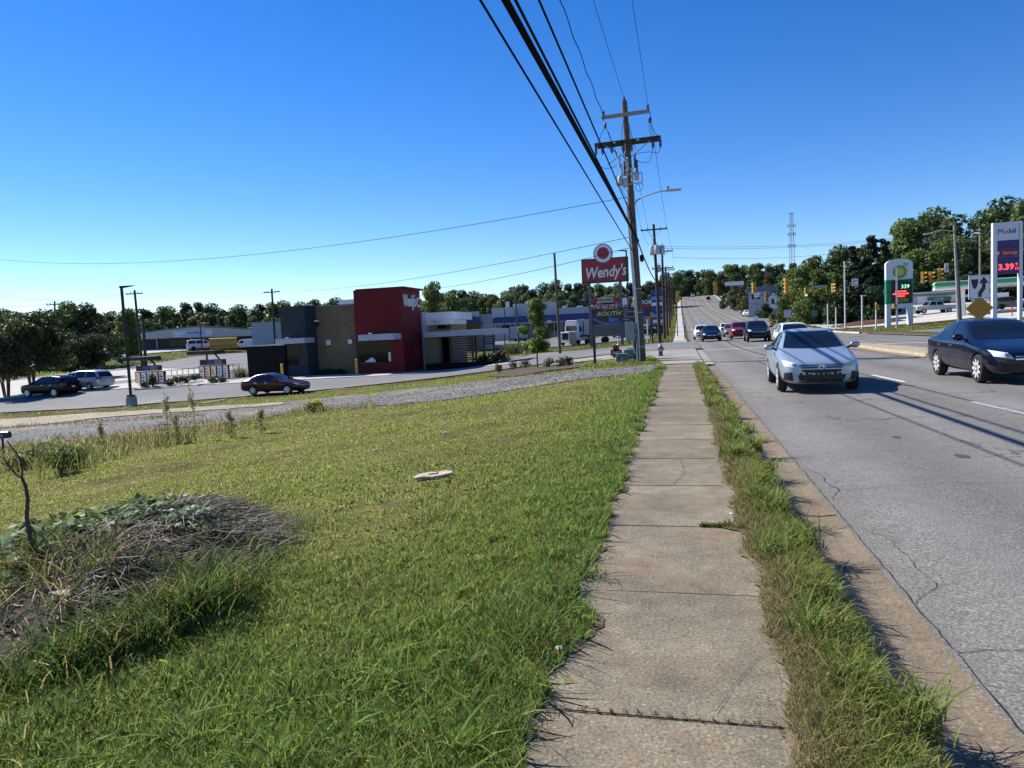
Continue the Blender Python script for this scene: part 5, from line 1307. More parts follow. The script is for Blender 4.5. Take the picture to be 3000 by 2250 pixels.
def wheel(t, x, y, s, r, m, spokes=5, simple=False):
    wd = .2
    w = MB().lathe([(r*.62, -wd/2), (r*.93, -wd/2), (r, -wd/2+.03), (r, wd/2-.03), (r*.93, wd/2), (r*.62, wd/2)], n=22)
    w.v = [(x+a, y+c, r+b) for a, b, c in w.v]
    wh = w.build('wheel', M_tyre, t, smooth=True)
    ry_ = y+s*wd*.42
    mb = MB().tube([(x, ry_-s*.06, r), (x, ry_-s*.02, r)], r*.70, 20); mb.build('rim_well', M_rimd if not simple else m, wh)
    if not simple:
        mb = MB(); mb.lathe([(r*.64, 0), (r*.72, 0), (r*.72, .02), (r*.64, .02)], n=22)
        mb.v = [(x+a, ry_+s*c*.8, r+b) for a, b, c in mb.v]
        for k in range(spokes):
            a = 2*math.pi*k/spokes+.3; c_, s_ = math.cos(a), math.sin(a); hw = r*.10
            i0, i1 = r*.05, r*.67
            P = []
            for rr, ww in ((i0, hw*1.3), (i1, hw)):
                for sg in (-1, 1): P.append((x+c_*rr-s_*ww*sg, ry_+s*.02, r+s_*rr+c_*ww*sg))
            Q = [(a_, b_-s*.03, c2) for a_, b_, c2 in P]
            mb.add(P+Q, [(0,1,3,2), (4,6,7,5), (0,4,5,1), (2,3,7,6), (0,2,6,4), (1,5,7,3)])
        mb.tube([(x, ry_-s*.02, r), (x, ry_+s*.025, r)], r*.14, 10)
        mb.build('rim', m, wh)
def bmat(base, kind): return base
def car(kind, label, loc, heading, pm, group=None, cat=None, detail=2, front=True, rim=M_rim, spokes=5, scale=(1, 1, 1), style='', tailcol=M_tail):
    """heading: direction the nose points, radians from +x"""
    me0, bvh = shell(kind); B = BODY[kind]; st = B['st']
    t = thing({'sedan': 'parked_sedan' if 'parked' in label else 'sedan_car', 'suv': 'sport_utility_car', 'minivan': 'minivan', 'van': 'panel_van'}[kind], label, cat or {'sedan': 'car', 'suv': 'car', 'minivan': 'minivan', 'van': 'van'}[kind], loc, heading, group)
    t.scale = scale
    me = me0.copy(); me.materials.clear(); me.materials.append(pm); me.materials.append(M_well)
    body = add_mesh('body', me, t)
    X0, X1 = st[0][0], st[-1][0]
    # windscreen and back glass, laid on from front and back
    cab = [s for s in st if s[6] > s[4]+.12]; xa, xb = cab[0][0], cab[-1][0]
    zs = cab[0][4]; zr = max(s[7] for s in st); wr_ = cab[len(cab)//2][5]
    wsb = {'sedan': (.985, .68, 1.40, .53), 'suv': (1.14, .72, 1.62, .60), 'minivan': (1.08, .74, 1.62, .63), 'van': (1.26, .82, 1.94, .74)}[kind]
    patch(bvh, [(-wsb[1], wsb[0]+.02), (wsb[1], wsb[0]+.02), (wsb[3], wsb[2]-.02), (-wsb[3], wsb[2]-.02)], (-1, 0, 0), 10, 6, .006, (.06, 0, 0, 0)).build('windscreen', M_cglass, t, smooth=True)
    rw = {'sedan': (1.06, .60, 1.37, .50), 'suv': (1.16, .66, 1.56, .58), 'minivan': (1.10, .70, 1.52, .60), 'van': (1.25, .74, 1.85, .72)}[kind]
    if not (kind == 'van' and style == 'cargo'):
        patch(bvh, [(-rw[1], rw[0]), (rw[1], rw[0]), (rw[3], rw[2]), (-rw[3], rw[2])], (1, 0, 0), 8, 4, .006).build('rear_window', M_cglass, t, smooth=True)
    # side windows
    sw = {'sedan': [[(.62, .985), (-.30, .985), (-.30, 1.385), (.10, 1.36)], [(-.38, .985), (-1.12, .99), (-1.08, 1.345), (-.38, 1.385)], [(-1.18, .99), (-1.48, 1.0), (-1.30, 1.20), (-1.15, 1.31)]],
          'suv': [[(.62, 1.13), (-.30, 1.13), (-.30, 1.62), (.22, 1.60)], [(-.38, 1.13), (-1.22, 1.14), (-1.22, 1.60), (-.38, 1.62)], [(-1.30, 1.15), (-1.92, 1.19), (-1.80, 1.50), (-1.30, 1.59)]],
          'minivan': [[(1.15, 1.07), (.12, 1.07), (.12, 1.63), (.62, 1.58)], [(.04, 1.07), (-1.05, 1.08), (-1.05, 1.64), (.04, 1.63)], [(-1.13, 1.08), (-2.2, 1.10), (-2.08, 1.54), (-1.13, 1.63)]],
          'van': [[(1.38, 1.25), (.45, 1.25), (.45, 1.88), (.98, 1.86)]]+([] if style == 'cargo' else [[(.3, 1.25), (-1.0, 1.25), (-1.0, 1.88), (.3, 1.88)], [(-1.1, 1.25), (-2.4, 1.25), (-2.4, 1.85), (-1.1, 1.88)]])}[kind]
    for s in (-1, 1):
        for w4 in sw: patch(bvh, w4, (0, -s, 0), 6, 4, .005).build('side_window', M_cglass, t, smooth=True)
    # wheels
    w_ = max(r[1] for r in st); r = B['wr']
    for x in B['wb']:
        for s in (-1, 1): wheel(t, x, s*(w_-.115), s, r, rim, spokes, detail < 1)
    # lights, grille, bumper
    hz = {'sedan': .62, 'suv': .86, 'minivan': .74, 'van': .90}[kind]; hw = st[1][1]
    for s in (-1, 1):
        hl = patch(bvh, [(s*hw*.62, hz-.05), (s*hw*1.04, hz+.01), (s*hw*1.07, hz+.14), (s*hw*.74, hz+.08)], (-1, 0, 0), 6, 3, .008).build('headlamp', M_head, t, smooth=True)
        if detail > 1: patch(bvh, [(s*hw*.70, hz-.01), (s*hw*.82, hz+.005), (s*hw*.82, hz+.07), (s*hw*.72, hz+.06)], (-1, 0, 0), 3, 2, .013).build('lamp_reflector', M_amber if style == 'lit' and s == 1 else M_chrome, hl)
        tz = {'sedan': .86, 'suv': 1.0, 'minivan': .98, 'van': .95}[kind]; th = .13 if kind == 'sedan' else .26; tw = st[-3][1]
        patch(bvh, [(s*tw*.62, tz-th*.4), (s*tw*.99, tz-th*.4), (s*tw*.97, tz+th*.6), (s*tw*.68, tz+th*.6)], (1, 0, 0), 5, 3, .008).build('tail_lamp', tailcol, t, smooth=True)
        patch(bvh, [(X1+.02, tz-th*.4), (X1+.34, tz-th*.2), (X1+.30, tz+th*.6), (X1+.06, tz+th*.6)], (0, -s, 0), 4, 3, .006).build('tail_lamp', tailcol, t, smooth=True)
    gz0 = hz-.06
    gr = patch(bvh, [(-hw*.55, gz0-.06), (hw*.55, gz0-.06), (hw*.60, gz0+.10), (-hw*.60, gz0+.10)], (-1, 0, 0), 8, 3, .006, (.2, 0, -.1, 0)).build('grille', M_trim, t, smooth=True)
    if detail > 1:
        for k in range(2): patch(bvh, [(-hw*.57, gz0-.01+k*.055), (hw*.57, gz0-.01+k*.055), (hw*.57, gz0+.015+k*.055), (-hw*.57, gz0+.015+k*.055)], (-1, 0, 0), 8, 1, .014).build('grille_bar', M_chrome if style != 'lit' else pm, gr)
        if style == 'lit':
            q = bvh.ray_cast(Vector((6, 0, gz0+.035)), Vector((-1, 0, 0)))[0]
            for a_, rx_, rz_ in ((0, .075, .05), (1, .035, .045), (2, .055, .018)):
                pts = [(q.x+.03, math.cos(k*math.pi/8)*rx_, gz0+.035+math.sin(k*math.pi/8)*rz_+(0, 0, .02)[a_]) for k in range(17)]
                MB().tube(pts, .008, 5).build('badge_ring', M_chrome, gr)
    low = {'sedan': .36, 'suv': .48, 'minivan': .40, 'van': .48}[kind]
    patch(bvh, [(-hw*.62, low-.09), (hw*.62, low-.09), (hw*.68, low+.07), (-hw*.68, low+.07)], (-1, 0, 0), 8, 2, .006).build('lower_intake', M_trim, t, smooth=True)
    if style == 'lit':      # torn bumper cover: ragged dark patches and the fog lamp recesses
        for s in (-1, 1): patch(bvh, [(s*hw*.80, .30), (s*hw*1.06, .32), (s*hw*1.04, .48), (s*hw*.84, .50)], (-1, 0, 0), 4, 3, .008).build('fog_lamp_recess', M_trim, t)
        for k in range(9):
            y = -.42+.10*k; h_ = random.uniform(.02, .07)
            patch(bvh, [(y-.07, .26), (y+.07, .26), (y+random.uniform(0, .05), .43+h_), (y-random.uniform(0, .04), .43+h_)], (-1, 0, 0), 2, 3, .009).build('torn_edge', M_trim, t)
    if detail > 0:
        pz = {'sedan': .70, 'suv': .78, 'minivan': .72, 'van': .72}[kind]
        patch(bvh, [(-.16, pz-.075), (.16, pz-.075), (.16, pz+.075), (-.16, pz+.075)], (1, 0, 0), 2, 1, .012).build('number_plate', M_plate, t)
        mz = zs+.05 if kind != 'sedan' else .98
        mx = {'sedan': .62, 'suv': .62, 'minivan': 1.05, 'van': 1.3}[kind]
        for s in (-1, 1):
            mr = MB().ico((mx-.02, s*(w_+.10), mz+.05), .12, 2, (.55, 1.0, .72)).build('wing_mirror', pm if rim is not M_rimd else M_trim, t, smooth=True)
            MB().bar((mx, s*(w_-.1), mz-.03), (mx, s*(w_+.06), mz+.03), .05).build('mirror_arm', M_trim, mr)
        # door seams and handles
        for s in (-1, 1):
            for x, z0_, z1_ in ((sw[0][0][0]+.12, .30, zs-.06), (-.34 if kind != 'minivan' else .08, .28, zs), (sw[min(1, len(sw)-1)][1][0]-.05, .55, zs)):
                patch(bvh, [(x-.006, z0_), (x+.006, z0_), (x+.006, z1_), (x-.006, z1_)], (0, -s, 0), 1, 6, .003).build('door_seam', M_well, t)
            for x in (-.18, -1.0): patch(bvh, [(x-.09, zs-.115), (x+.09, zs-.115), (x+.09, zs-.085), (x-.09, zs-.085)], (0, -s, 0), 2, 1, .025).build('door_handle', M_chrome if detail > 1 else pm, t)
            patch(bvh, [(B['wb'][0]-.42, .215), (B['wb'][1]+.42, .215), (B['wb'][1]+.42, .27), (B['wb'][0]-.42, .27)], (0, -s, 0), 6, 1, .008).build('sill', M_trim if kind != 'sedan' else pm, t)
    return t
P_silver = paint('silver_blue', (.36, .42, .50), .45); P_black = mat('paint_black', (.003, .003, .005), .25, coat=.15, spec=.12); P_navyblk = mat('paint_blue_black', (.004, .005, .014), .18, coat=.5, spec=.25); P_white = paint('white', (.72, .73, .74))
P_maroon = paint('maroon', (.050, .005, .010), .1); P_red = paint('red', (.22, .015, .02), .2); P_tan = paint('tan', (.20, .16, .12), .4); P_grey = paint('grey', (.16, .17, .18), .4); P_blue = paint('blue', (.02, .05, .25)); P_lsilver = paint('pale_silver', (.45, .47, .5), .45)
D = -math.pi/2; U_ = math.pi/2
def rz(x, y): return road_z(x, y)+.002
car('sedan', 'silver blue sedan with a torn front bumper coming down the near lane', (3.15, 19.35, rz(3.15, 19.35)), D-.035, P_silver, detail=2, style='lit', spokes=7)
car('sedan', 'glossy black sedan at the right edge beneath the keep right sign', (7.45, 19.65, rz(7.45, 19.65)), D, P_navyblk, detail=2, spokes=9, rim=M_rim)
car('suv', 'white crossover half hidden behind the silver sedan', (6.45, 44.5, rz(6.45, 44.5)), D, P_white, scale=(.98, .98, .86), detail=1)
gq = 'oncoming cars at the junction'
car('suv', 'black sport utility car, right front of the oncoming group', (6.05, 61, rz(6, 61)), D, P_black, gq, detail=2)
car('suv', 'red sport utility car behind the black one', (5.75, 74.5, rz(6, 74)), D, P_red, gq, detail=1)
car('sedan', 'tan sedan squeezed between the white and red cars', (5.75, 87.5, rz(6, 87)), D, P_tan, gq, detail=1)
car('suv', 'white car at the back of the inner oncoming lane', (5.95, 99.5, rz(6, 99)), D, P_white, gq, detail=1, scale=(1, 1, .9))
car('sedan', 'black sedan leading the outer oncoming lane', (2.85, 70.5, rz(2.9, 70)), D, P_black, gq, detail=2, scale=(1, 1, 1.03))
car('suv', 'white sport utility car following the black sedan', (2.35, 81.5, rz(2.4, 81)), D, P_white, gq, detail=1, scale=(1, 1, .95))
gq = 'cars driving away up the hill'
def hill(y): return math.atan((RP(y+3)-RP(y-3))/6)
for kind, lb, x, y, pm, hd in (('sedan', 'white sedan climbing the hill, nearest beyond the junction', 14.6, 168, P_white, U_), ('sedan', 'grey sedan halfway up the hill', 15.2, 278, P_grey, U_), ('sedan', 'dark car near the crest of the hill', 13.0, 340, P_black, U_), ('suv', 'pale car at the crest of the hill', 6.8, 372, P_lsilver, D)):
    c_ = car(kind, lb, (x, y, rz(x, y)), hd, pm, gq, detail=0); c_.rotation_euler = (0, -hill(y) if hd > 0 else hill(y), hd)
# cars on the restaurant lot
def lotz(x, y): return H(x, y)+.055+.0004*math.hypot(x, y)
a, b = on_plane(737, 1163, -1.93), on_plane(838, 1155, -1.90)
c_ = (a+b)/2+Vector((.1, .8, 0)); car('sedan', 'dark maroon sedan in the drive-through lane by the grass', (c_.x, c_.y, lotz(c_.x, c_.y)), -.05, P_maroon, detail=2, scale=(1.04, 1, 1.0))
p = on_ground(140, 1166); car('suv', 'long black sport utility car parked under the left trees', (p.x-.6, p.y+.9, lotz(p.x, p.y)), math.pi-.08, P_black, detail=2, scale=(1.12, 1, 1.03), spokes=9)
p = on_ground(270, 1146); car('minivan', 'silver minivan parked just behind the black car', (p.x-1.7, p.y+1.0, lotz(p.x, p.y)), math.pi-.05, P_lsilver, detail=1, spokes=6)
# behind the restaurant and at the warehouse
p = on_plane(1435, 1018, -1.1); car('suv', 'dark car seen from behind past the patio', (p.x, p.y+2, H(p.x, p.y+2)+.1), U_, P_black, detail=1)
p = on_plane(1513, 1011, -.75); car('sedan', 'dark sedan with blue reflections parked behind the restaurant', (p.x, p.y+1, H(p.x, p.y+1)+.1), 2.5, P_black, detail=1)
gv = 'vans parked at the warehouse'
p = at(590, 1023, 128); car('van', 'white passenger van left of the yellow bus', (p.x, p.y, H(p.x, p.y)+.12), .75, P_white, gv, detail=0)
p = at(692, 1006, 138); car('van', 'white van with its bonnet toward us, half behind the bus', (p.x, p.y, H(p.x, p.y)+.12), -1.9, P_white, gv, detail=0, style='cargo', scale=(1, 1, 1.1))
p = at(719, 1008, 134); car('van', 'white panel van at the right end of the warehouse', (p.x, p.y, H(p.x, p.y)+.12), -2.5, P_white, gv, detail=0, style='cargo')
# yellow bus
M_busy = paint('bus_yellow', (.60, .30, .02), 0, .45)
p = at(655, 1018, 127); t = thing('school_bus', 'yellow school bus parked in front of the warehouse', 'bus', (p.x, p.y, H(p.x, p.y)+.1), .62); t.scale = (.72, 1, .92)
pr = [(-1.1, .45), (1.1, .45), (1.15, 1.2), (1.12, 2.3), (1.0, 2.7), (.6, 2.9), (-.6, 2.9), (-1.0, 2.7), (-1.12, 2.3), (-1.15, 1.2)]
mb = MB().prism(pr, -3.6, 3.6); mb.v = [(y, -x, z) for x, y, z in mb.v]; mb.build('body', M_busy, t, bevel=.04)
for s in (-1, 1):
    for k in range(6): MB().box(-3.2+k*1.05, -2.3+k*1.05, s*1.13-.015, s*1.13+.015, 1.75, 2.35).build('side_window', M_cglass, t)
    MB().box(-3.55, 3.55, s*1.155-.01, s*1.155+.01, 1.2, 1.28).build('rub_rail', M_trim, t)
for x in (-3.63, 3.63):
    for y0 in (-.95, -.2, .35): MB().box(x-.02, x+.02, y0, y0+.6, 1.5, 2.4).build('end_window', M_cglass, t)
    MB().box(x-.03, x+.03, -1.1, 1.1, .45, .62).build('bumper', M_trim, t)
for x in (-2.2, 2.2):
    for s in (-1, 1): wheel(t, x, s*1.0, s, .45, M_rimd, 5, True)
# lorry cab with flat trailer
p = on_plane(1678, 1003, -.15); t = thing('lorry', 'white lorry with sloping bonnet parked by the shops', 'lorry', (p.x+.3, p.y+2, H(p.x, p.y)+.08), D-.35); t.scale = (.9, .9, .95)
hood = MB().prism([(-1.0, .7), (1.0, .7), (.95, 1.75), (.75, 1.95), (-.75, 1.95), (-.95, 1.75)], -3.6, -1.6); hood.v = [(-y, x, z) for x, y, z in hood.v]; hood.build('bonnet', P_white, t, bevel=.06)
cab_ = MB().prism([(-1.15, .7), (1.15, .7), (1.15, 2.5), (1.0, 3.3), (.8, 3.55), (-.8, 3.55), (-1.0, 3.3), (-1.15, 2.5)], -1.6, 1.0); cab_.v = [(-y, x, z) for x, y, z in cab_.v]; cab_.build('cab', P_white, t, bevel=.05)
MB().box(1.62, 1.66, -.9, .9, 2.05, 2.75).build('windscreen', M_cglass, t)
for s in (-1, 1): MB().box(.2, 1.2, s*1.16-.02, s*1.16+.02, 1.9, 2.7).build('side_window', M_cglass, t); MB().box(1.3, 1.5, s*1.45-.12, s*1.45+.12, 1.9, 2.6).build('wing_mirror', M_trim, t); MB().box(3.6, 3.66, s*.72-.18, s*.72+.18, 1.0, 1.25).build('headlamp', M_head, t)
MB().box(3.6, 3.65, -.5, .5, .85, 1.75).build('grille', M_trim, t); MB().box(3.55, 3.8, -1.1, 1.1, .45, .8).build('bumper', M_chrome, t)
for x in (2.6, -1.2, -2.4):
    for s in (-1, 1): wheel(t, x, s*1.0, s, .5, M_rimd, 5, True)
MB().box(-3.4, 1.0, -.45, .45, .6, .9).build('chassis', M_trim, t)
p = on_plane(1735, 1000, -.1); t = thing('loaded_trailer', 'flat trailer carrying stacked grey sheets beside the white lorry', 'trailer', (p.x-.6, p.y+3, H(p.x, p.y)+.08), 0)
MB().box(-3, 3.2, -1.2, 1.2, 1.0, 1.2).build('deck', M_trim, t)
for k in range(6): MB().box(-2.4+k*.85, -1.7+k*.85, -1.0, 1.0, 1.21, 3.4-random.uniform(0, .3)).build('stacked_sheet', mat('sheet_grey', (.45, .46, .47), .6, var=.3, vscale=3), t)
for x in (-2, 2):
    for s in (-1, 1): wheel(t, x, s*1.0, s, .45, M_rimd, 5, True)
# pickup at the station
def pickup(label, loc, hd, pm):
    t = thing('pickup_truck', label, 'pickup truck', loc, hd)
    prof = [(-2.75, .5), (2.7, .5), (2.75, .85), (2.65, 1.05), (1.3, 1.15), (.75, 1.78), (.6, 1.82), (-.75, 1.82), (-.95, 1.75), (-1.05, 1.15), (-2.75, 1.12)]
    mb = MB().prism(prof, -.93, .93)
    bm = bmesh.new(); me = mb.mesh('body', pm); bm.from_mesh(me); bmesh.ops.recalc_face_normals(bm, faces=bm.faces)
    for v in bm.verts:
        if v.co.z > 1.3: v.co.y *= .82
    bmesh.ops.bevel(bm, geom=bm.edges[:], offset=.05, segments=2, affect='EDGES'); bm.to_mesh(me); bm.free(); me.shade_smooth(); me.set_sharp_from_angle(angle=.6)
    add_mesh('body', me, t)
    for s in (-1, 1):
        for w4 in ([(1.05, 1.2), (.05, 1.2), (.05, 1.72), (.68, 1.72)], [(-.05, 1.2), (-.9, 1.2), (-.85, 1.70), (-.05, 1.72)]):
            yy = lambda z: s*(.935-.17*max(0, (z-1.15))/.65)
            MB().add([(x, yy(z), z) for x, z in w4], [(0, 1, 2, 3)]).build('side_window', M_cglass, t)
        MB().box(2.62, 2.74, s*.7-.18, s*.7+.18, .82, 1.02).build('headlamp', M_head, t)
    MB().add([(1.26, -.78, 1.2), (1.26, .78, 1.2), (.80, .70, 1.74), (.80, -.70, 1.74)], [(0, 1, 2, 3)]).build('windscreen', M_cglass, t)
    MB().box(-2.6, -1.15, -.78, .78, 1.121, 1.14).build('bed', M_trim, t); MB().box(2.7, 2.82, -.9, .9, .48, .68).build('bumper', M_chrome, t); MB().box(2.72, 2.77, -.45, .45, .78, 1.0).build('grille', M_trim, t)
    for x in (1.75, -1.75):
        for s in (-1, 1): wheel(t, x, s*.86, s, .38, M_rim, 5, False)
p = at(2735, 919, 116); pickup('silver pickup truck parked before the white station shop', (p.x, p.y, H(p.x, p.y)+.09), math.pi+.15, P_lsilver)
for k, (px, py, Y, pm, kd) in enumerate([(1815, 993, 112, P_grey, 'sedan'), (1885, 982, 116, P_white, 'sedan'), (1905, 990, 108, P_black, 'suv'), (1700, 1000, 120, P_red, 'suv')]):
    p = at(px, py, Y); car(kd, ['grey car parked behind the dark sign board', 'white car parked behind the utility pole', 'dark car parked between the utility poles', 'dark red car parked right of the lorry'][k], (p.x, Y, H(p.x, Y)+.1), U_+.4*k, pm, 'cars parked by the shops', detail=0)
p = at(2960, 925, 108); car('suv', 'grey car at the pumps under the canopy', (p.x, 108, H(p.x, 108)+.1), 0, P_grey, detail=0)
# ================================================================== buildings farther off
def dep(px, py, k): return Vector((0, 0, EYE))+sight(px, py)*k
class Fac:
    """a building front facing the viewer: its own frame, metres from photo extents at depth k"""
    def __init__(s, name, label, pxc, pyb, k, cat='building', rz=None):
        b = dep(pxc, pyb, k); s.s = FPX/k; s.c = pxc; s.b = pyb
        d = sight(pxc, pyb); a = math.atan2(d.y, d.x)-math.pi/2 if rz is None else rz
        s.t = thing(name, label, cat, (b.x, b.y, min(b.z, H(b.x, b.y)+.1)), a); s.g = b.z-s.t.location.z
    def x(s, px): return (px-s.c)/s.s
    def z(s, px, py): return (s.b-.047*(px-s.c)-py)/s.s+s.g
    def box(s, name, m, x0, x1, y0, y1, d0, d1, parent=None, zb=None):
        xm = (x0+x1)/2
        return MB().box(s.x(x0), s.x(x1), d0, d1, s.z(xm, y1) if zb is None else zb, s.z(xm, y0)).build(name, m, parent or s.t)
    def poly(s, name, m, pts, d0, d1, parent=None):
        return MB().prism([(s.x(px), s.z(px, py)) for px, py in pts], d0, d1).build(name, m, parent or s.t)
M_gwall = mat('pale_grey_siding', (.46, .47, .46), .8, var=.08, vscale=.6)
M_dbrick = mat('dark_brick', (.10, .06, .05), .9, var=.2, vscale=2)
M_roofg = mat('grey_roof', (.20, .21, .22), .7, var=.1)
M_bluer = mat('blue_metal_roof', (.018, .035, .16), .5, var=.1, vscale=1)
M_wwall = mat('off_white_wall', (.46, .47, .48), .8, var=.1, vscale=.5)
M_ban = mat('banner_white', (.62, .66, .72), .6); M_bant = mat('banner_blue', (.06, .10, .42), .6)
M_brownb = mat('brown_cladding', (.16, .09, .07), .85, var=.15)
# long low warehouse
f = Fac('warehouse', 'long low grey warehouse with a shallow gable and blue lettered banner', 560, 1024, 150)
f.poly('gable_front', M_gwall, [(368, 998.5), (368, 988), (480, 970), (570, 958.5), (640, 959.5), (745, 965.5), (745, 983), (620, 988), (520, 990)], 0, .4)
f.poly('roof', M_roofg, [(364, 988.2), (480, 969.5), (570, 957.6), (640, 958.6), (750, 964.8), (750, 963), (640, 955.5), (570, 955), (480, 967.2), (364, 986.2)], -.4, 24)
f.box('brick_wall', M_dbrick, 372, 745, 985, 1024, 1.2, 22, zb=-1.2)
for a_, b_ in ((375, 430), (500, 600), (640, 700)): f.box('dark_shopfront', M_glass, a_, b_, 992, 1014, 1.1, 1.19)
for px in (372, 470, 560, 660, 740): f.box('porch_post', M_gwall, px, px+2.5, 985, 1024, .05, .3, zb=-1.2)
bn = f.box('banner', M_ban, 516, 620, 969.5, 986, -.08, -.01)
xx, zz = f.x(575), f.z(575, 975); text('lettering', 'NEHEMIAH', bn, (xx, -.1, zz), .75, M_bant, bold=.02, ext=.004)
text('lettering', 'COMMUNITY EMPOWERMENT CENTER', bn, (f.x(570), -.1, f.z(570, 982.5)), .28, M_bant, ext=.004)
f = Fac('storage_shed', 'plain windowless grey block between the warehouse and restaurant', 785, 1014, 118)
f.box('wall', mat('blue_grey_wall', (.30, .34, .40), .8, var=.06), 743, 830, 944, 1014, 0, 14, zb=-1)
f.box('roof_edge', M_roofg, 742, 831, 942.2, 944.2, -.1, 14.1)
# row of shops
f = Fac('shop_row', 'row of low shops with white parapets and long blue roofs', 1600, 990, 132)
f.box('shop_front', mat('shop_wall_shade', (.25, .23, .22), .8, var=.1), 1330, 1640, 935, 992, 2.5, 18, zb=-1)
f.box('shop_front', mat('shop_wall_shade', (.25, .23, .22)), 1641, 1905, 932, 992, 2.5, 18, zb=-1)
f.poly('blue_roof', M_bluer, [(1438, 948), (1450, 930), (1640, 921), (1900, 908), (1912, 926), (1640, 940)], 0, .3)
f.poly('roof_trim', M_wwall, [(1436, 949), (1640, 941), (1914, 927), (1914, 929), (1640, 943), (1436, 951)], -.1, .35)
f.box('parapet_block', M_wwall, 1440, 1506, 900, 932, 3, 12); f.box('parapet_block', M_wwall, 1504, 1590, 886, 928, 5, 16); f.box('parapet_block', M_wwall, 1591, 1632, 881, 925, 4.5, 16); f.box('parapet_block', M_wwall, 1640, 1740, 899, 918, 3, 16)
f.box('parapet_block', M_wwall, 1741, 1850, 890, 914, 3.2, 14)
for k in range(9):
    px = 1470+k*46; f.box('shop_window', M_glass, px, px+34, 953-k*2.1, 976-k*2.1, 2.35, 2.49)
f.box('open_sign', M_wht, 1604, 1618, 938, 946, -.2, -.12); text('lettering', 'OPTS', f.t, (f.x(1611), -.22, f.z(1611, 942)), .42, M_frame, ext=.003)
for k in range(11): f.box('canopy_post', M_wwall, 1452+k*43, 1453.6+k*43, 945-k*2, 990-k*2, .3, .45, zb=-1)
for a_, b_ in ((1480, 1490), (1540, 1552), (1700, 1716), (1655, 1668)): f.box('roof_air_unit', M_lgrey, a_, b_, 893 if a_ > 1600 else 880, 902, 6, 9)
f = Fac('corner_shop', 'white fronted shop with a blue hipped awning behind the patio', 1370, 1000, 105)
f.box('parapet', M_wwall, 1326, 1408, 914, 930, 0, 10); f.box('wall', mat('shop_brick', (.24, .15, .10), .9, var=.2), 1326, 1412, 929, 1000, .6, 10, zb=-1)
f.poly('blue_awning', M_bluer, [(1316, 953), (1326, 929), (1396, 927), (1420, 949)], -1.2, .5)
f.box('side_wing', mat('wing_grey', (.33, .33, .34), .8), 1409, 1447, 920, 1000, 1, 10, zb=-1)
f.box('sign_panel', M_ban, 1354, 1368, 918, 926, -.05, -.004)
for px in (1330, 1350, 1372, 1392): f.box('shop_window', M_glass, px, px+14, 957, 975, .5, .59)
f = Fac('brick_building', 'brown flat-roofed building with a white roof edge beyond the shops', 1740, 960, 210)
f.box('wall', M_brownb, 1636, 1850, 880, 960, 0, 20, zb=-2); f.box('roof_edge', M_wwall, 1634, 1852, 874, 880, -.3, 20)
for k in range(5): f.box('window', M_glass, 1650+k*40, 1672+k*40, 888-k*1.9, 903-k*1.9, -.1, -.005)
# white containers
M_cont = mat('stained_white_steel', (.58, .60, .58), .7, var=.35, vscale=1.2)
for k, (a_, b_, c_, d_, lb) in enumerate(((1449, 1492, 962, 999, 'rust-streaked white storage container past the patio end'), (1494, 1547, 956, 992, 'pale blue-white storage container behind the young tree'))):
    f = Fac('storage_container', lb, (a_+b_)/2, d_, 118, 'container'); f.box('shell', M_cont if k == 0 else mat('pale_blue_steel', (.42, .52, .56), .7, var=.25, vscale=1.5), a_, b_, c_, d_, 0, 2.4)
    n_ = 10
    for j in range(n_): f.box('rib', M_cont if k == 0 else MATS['pale_blue_steel'], a_+(b_-a_)*(j+.2)/n_, a_+(b_-a_)*(j+.6)/n_, c_+1, d_-1, -.05, -.003)
# white house on the right of the hill road
f = Fac('white_house', 'white gabled house with blue-grey roof among the trees up the hill', 2250, 905, 150)
f.box('wall', M_wwall, 2196, 2276, 853, 905, .5, 8, zb=-1); f.poly('gable', M_wht, [(2252, 905), (2252, 872), (2265, 857), (2279, 868), (2279, 905)], -.3, .45)
f.poly('roof', mat('blue_grey_roof', (.13, .17, .24), .7), [(2186, 854), (2200, 840), (2270, 838), (2284, 852)], -.2, 8)
f.poly('gable_roof', mat('blue_grey_roof', (.13, .17, .24)), [(2248, 873), (2265, 854), (2283, 869), (2283, 866.5), (2265, 850.5), (2248, 870)], -.6, .6)
for px in (2206, 2222, 2260): f.box('window', M_glass, px, px+7, 862 if px < 2250 else 876, 876 if px < 2250 else 890, .42 if px < 2250 else -.38, .49 if px < 2250 else -.31)
# small houses on the distant ridge
for k, (px, py, kk, lb) in enumerate(((1540, 846, 330, 'pale roof of a house showing above the trees behind the shops'), (1500, 850, 330, 'small white house wall high in the trees'), (2020, 878, 360, 'white fence and house at the crest of the road'))):
    f = Fac('hill_house', lb, px, py, kk); f.box('wall', M_wwall, px-9, px+9, py-5, py+12, 0, 8); f.poly('roof', M_roofg, [(px-11, py-5), (px-4, py-9), (px+5, py-9), (px+11, py-5)], -.5, 8.5)
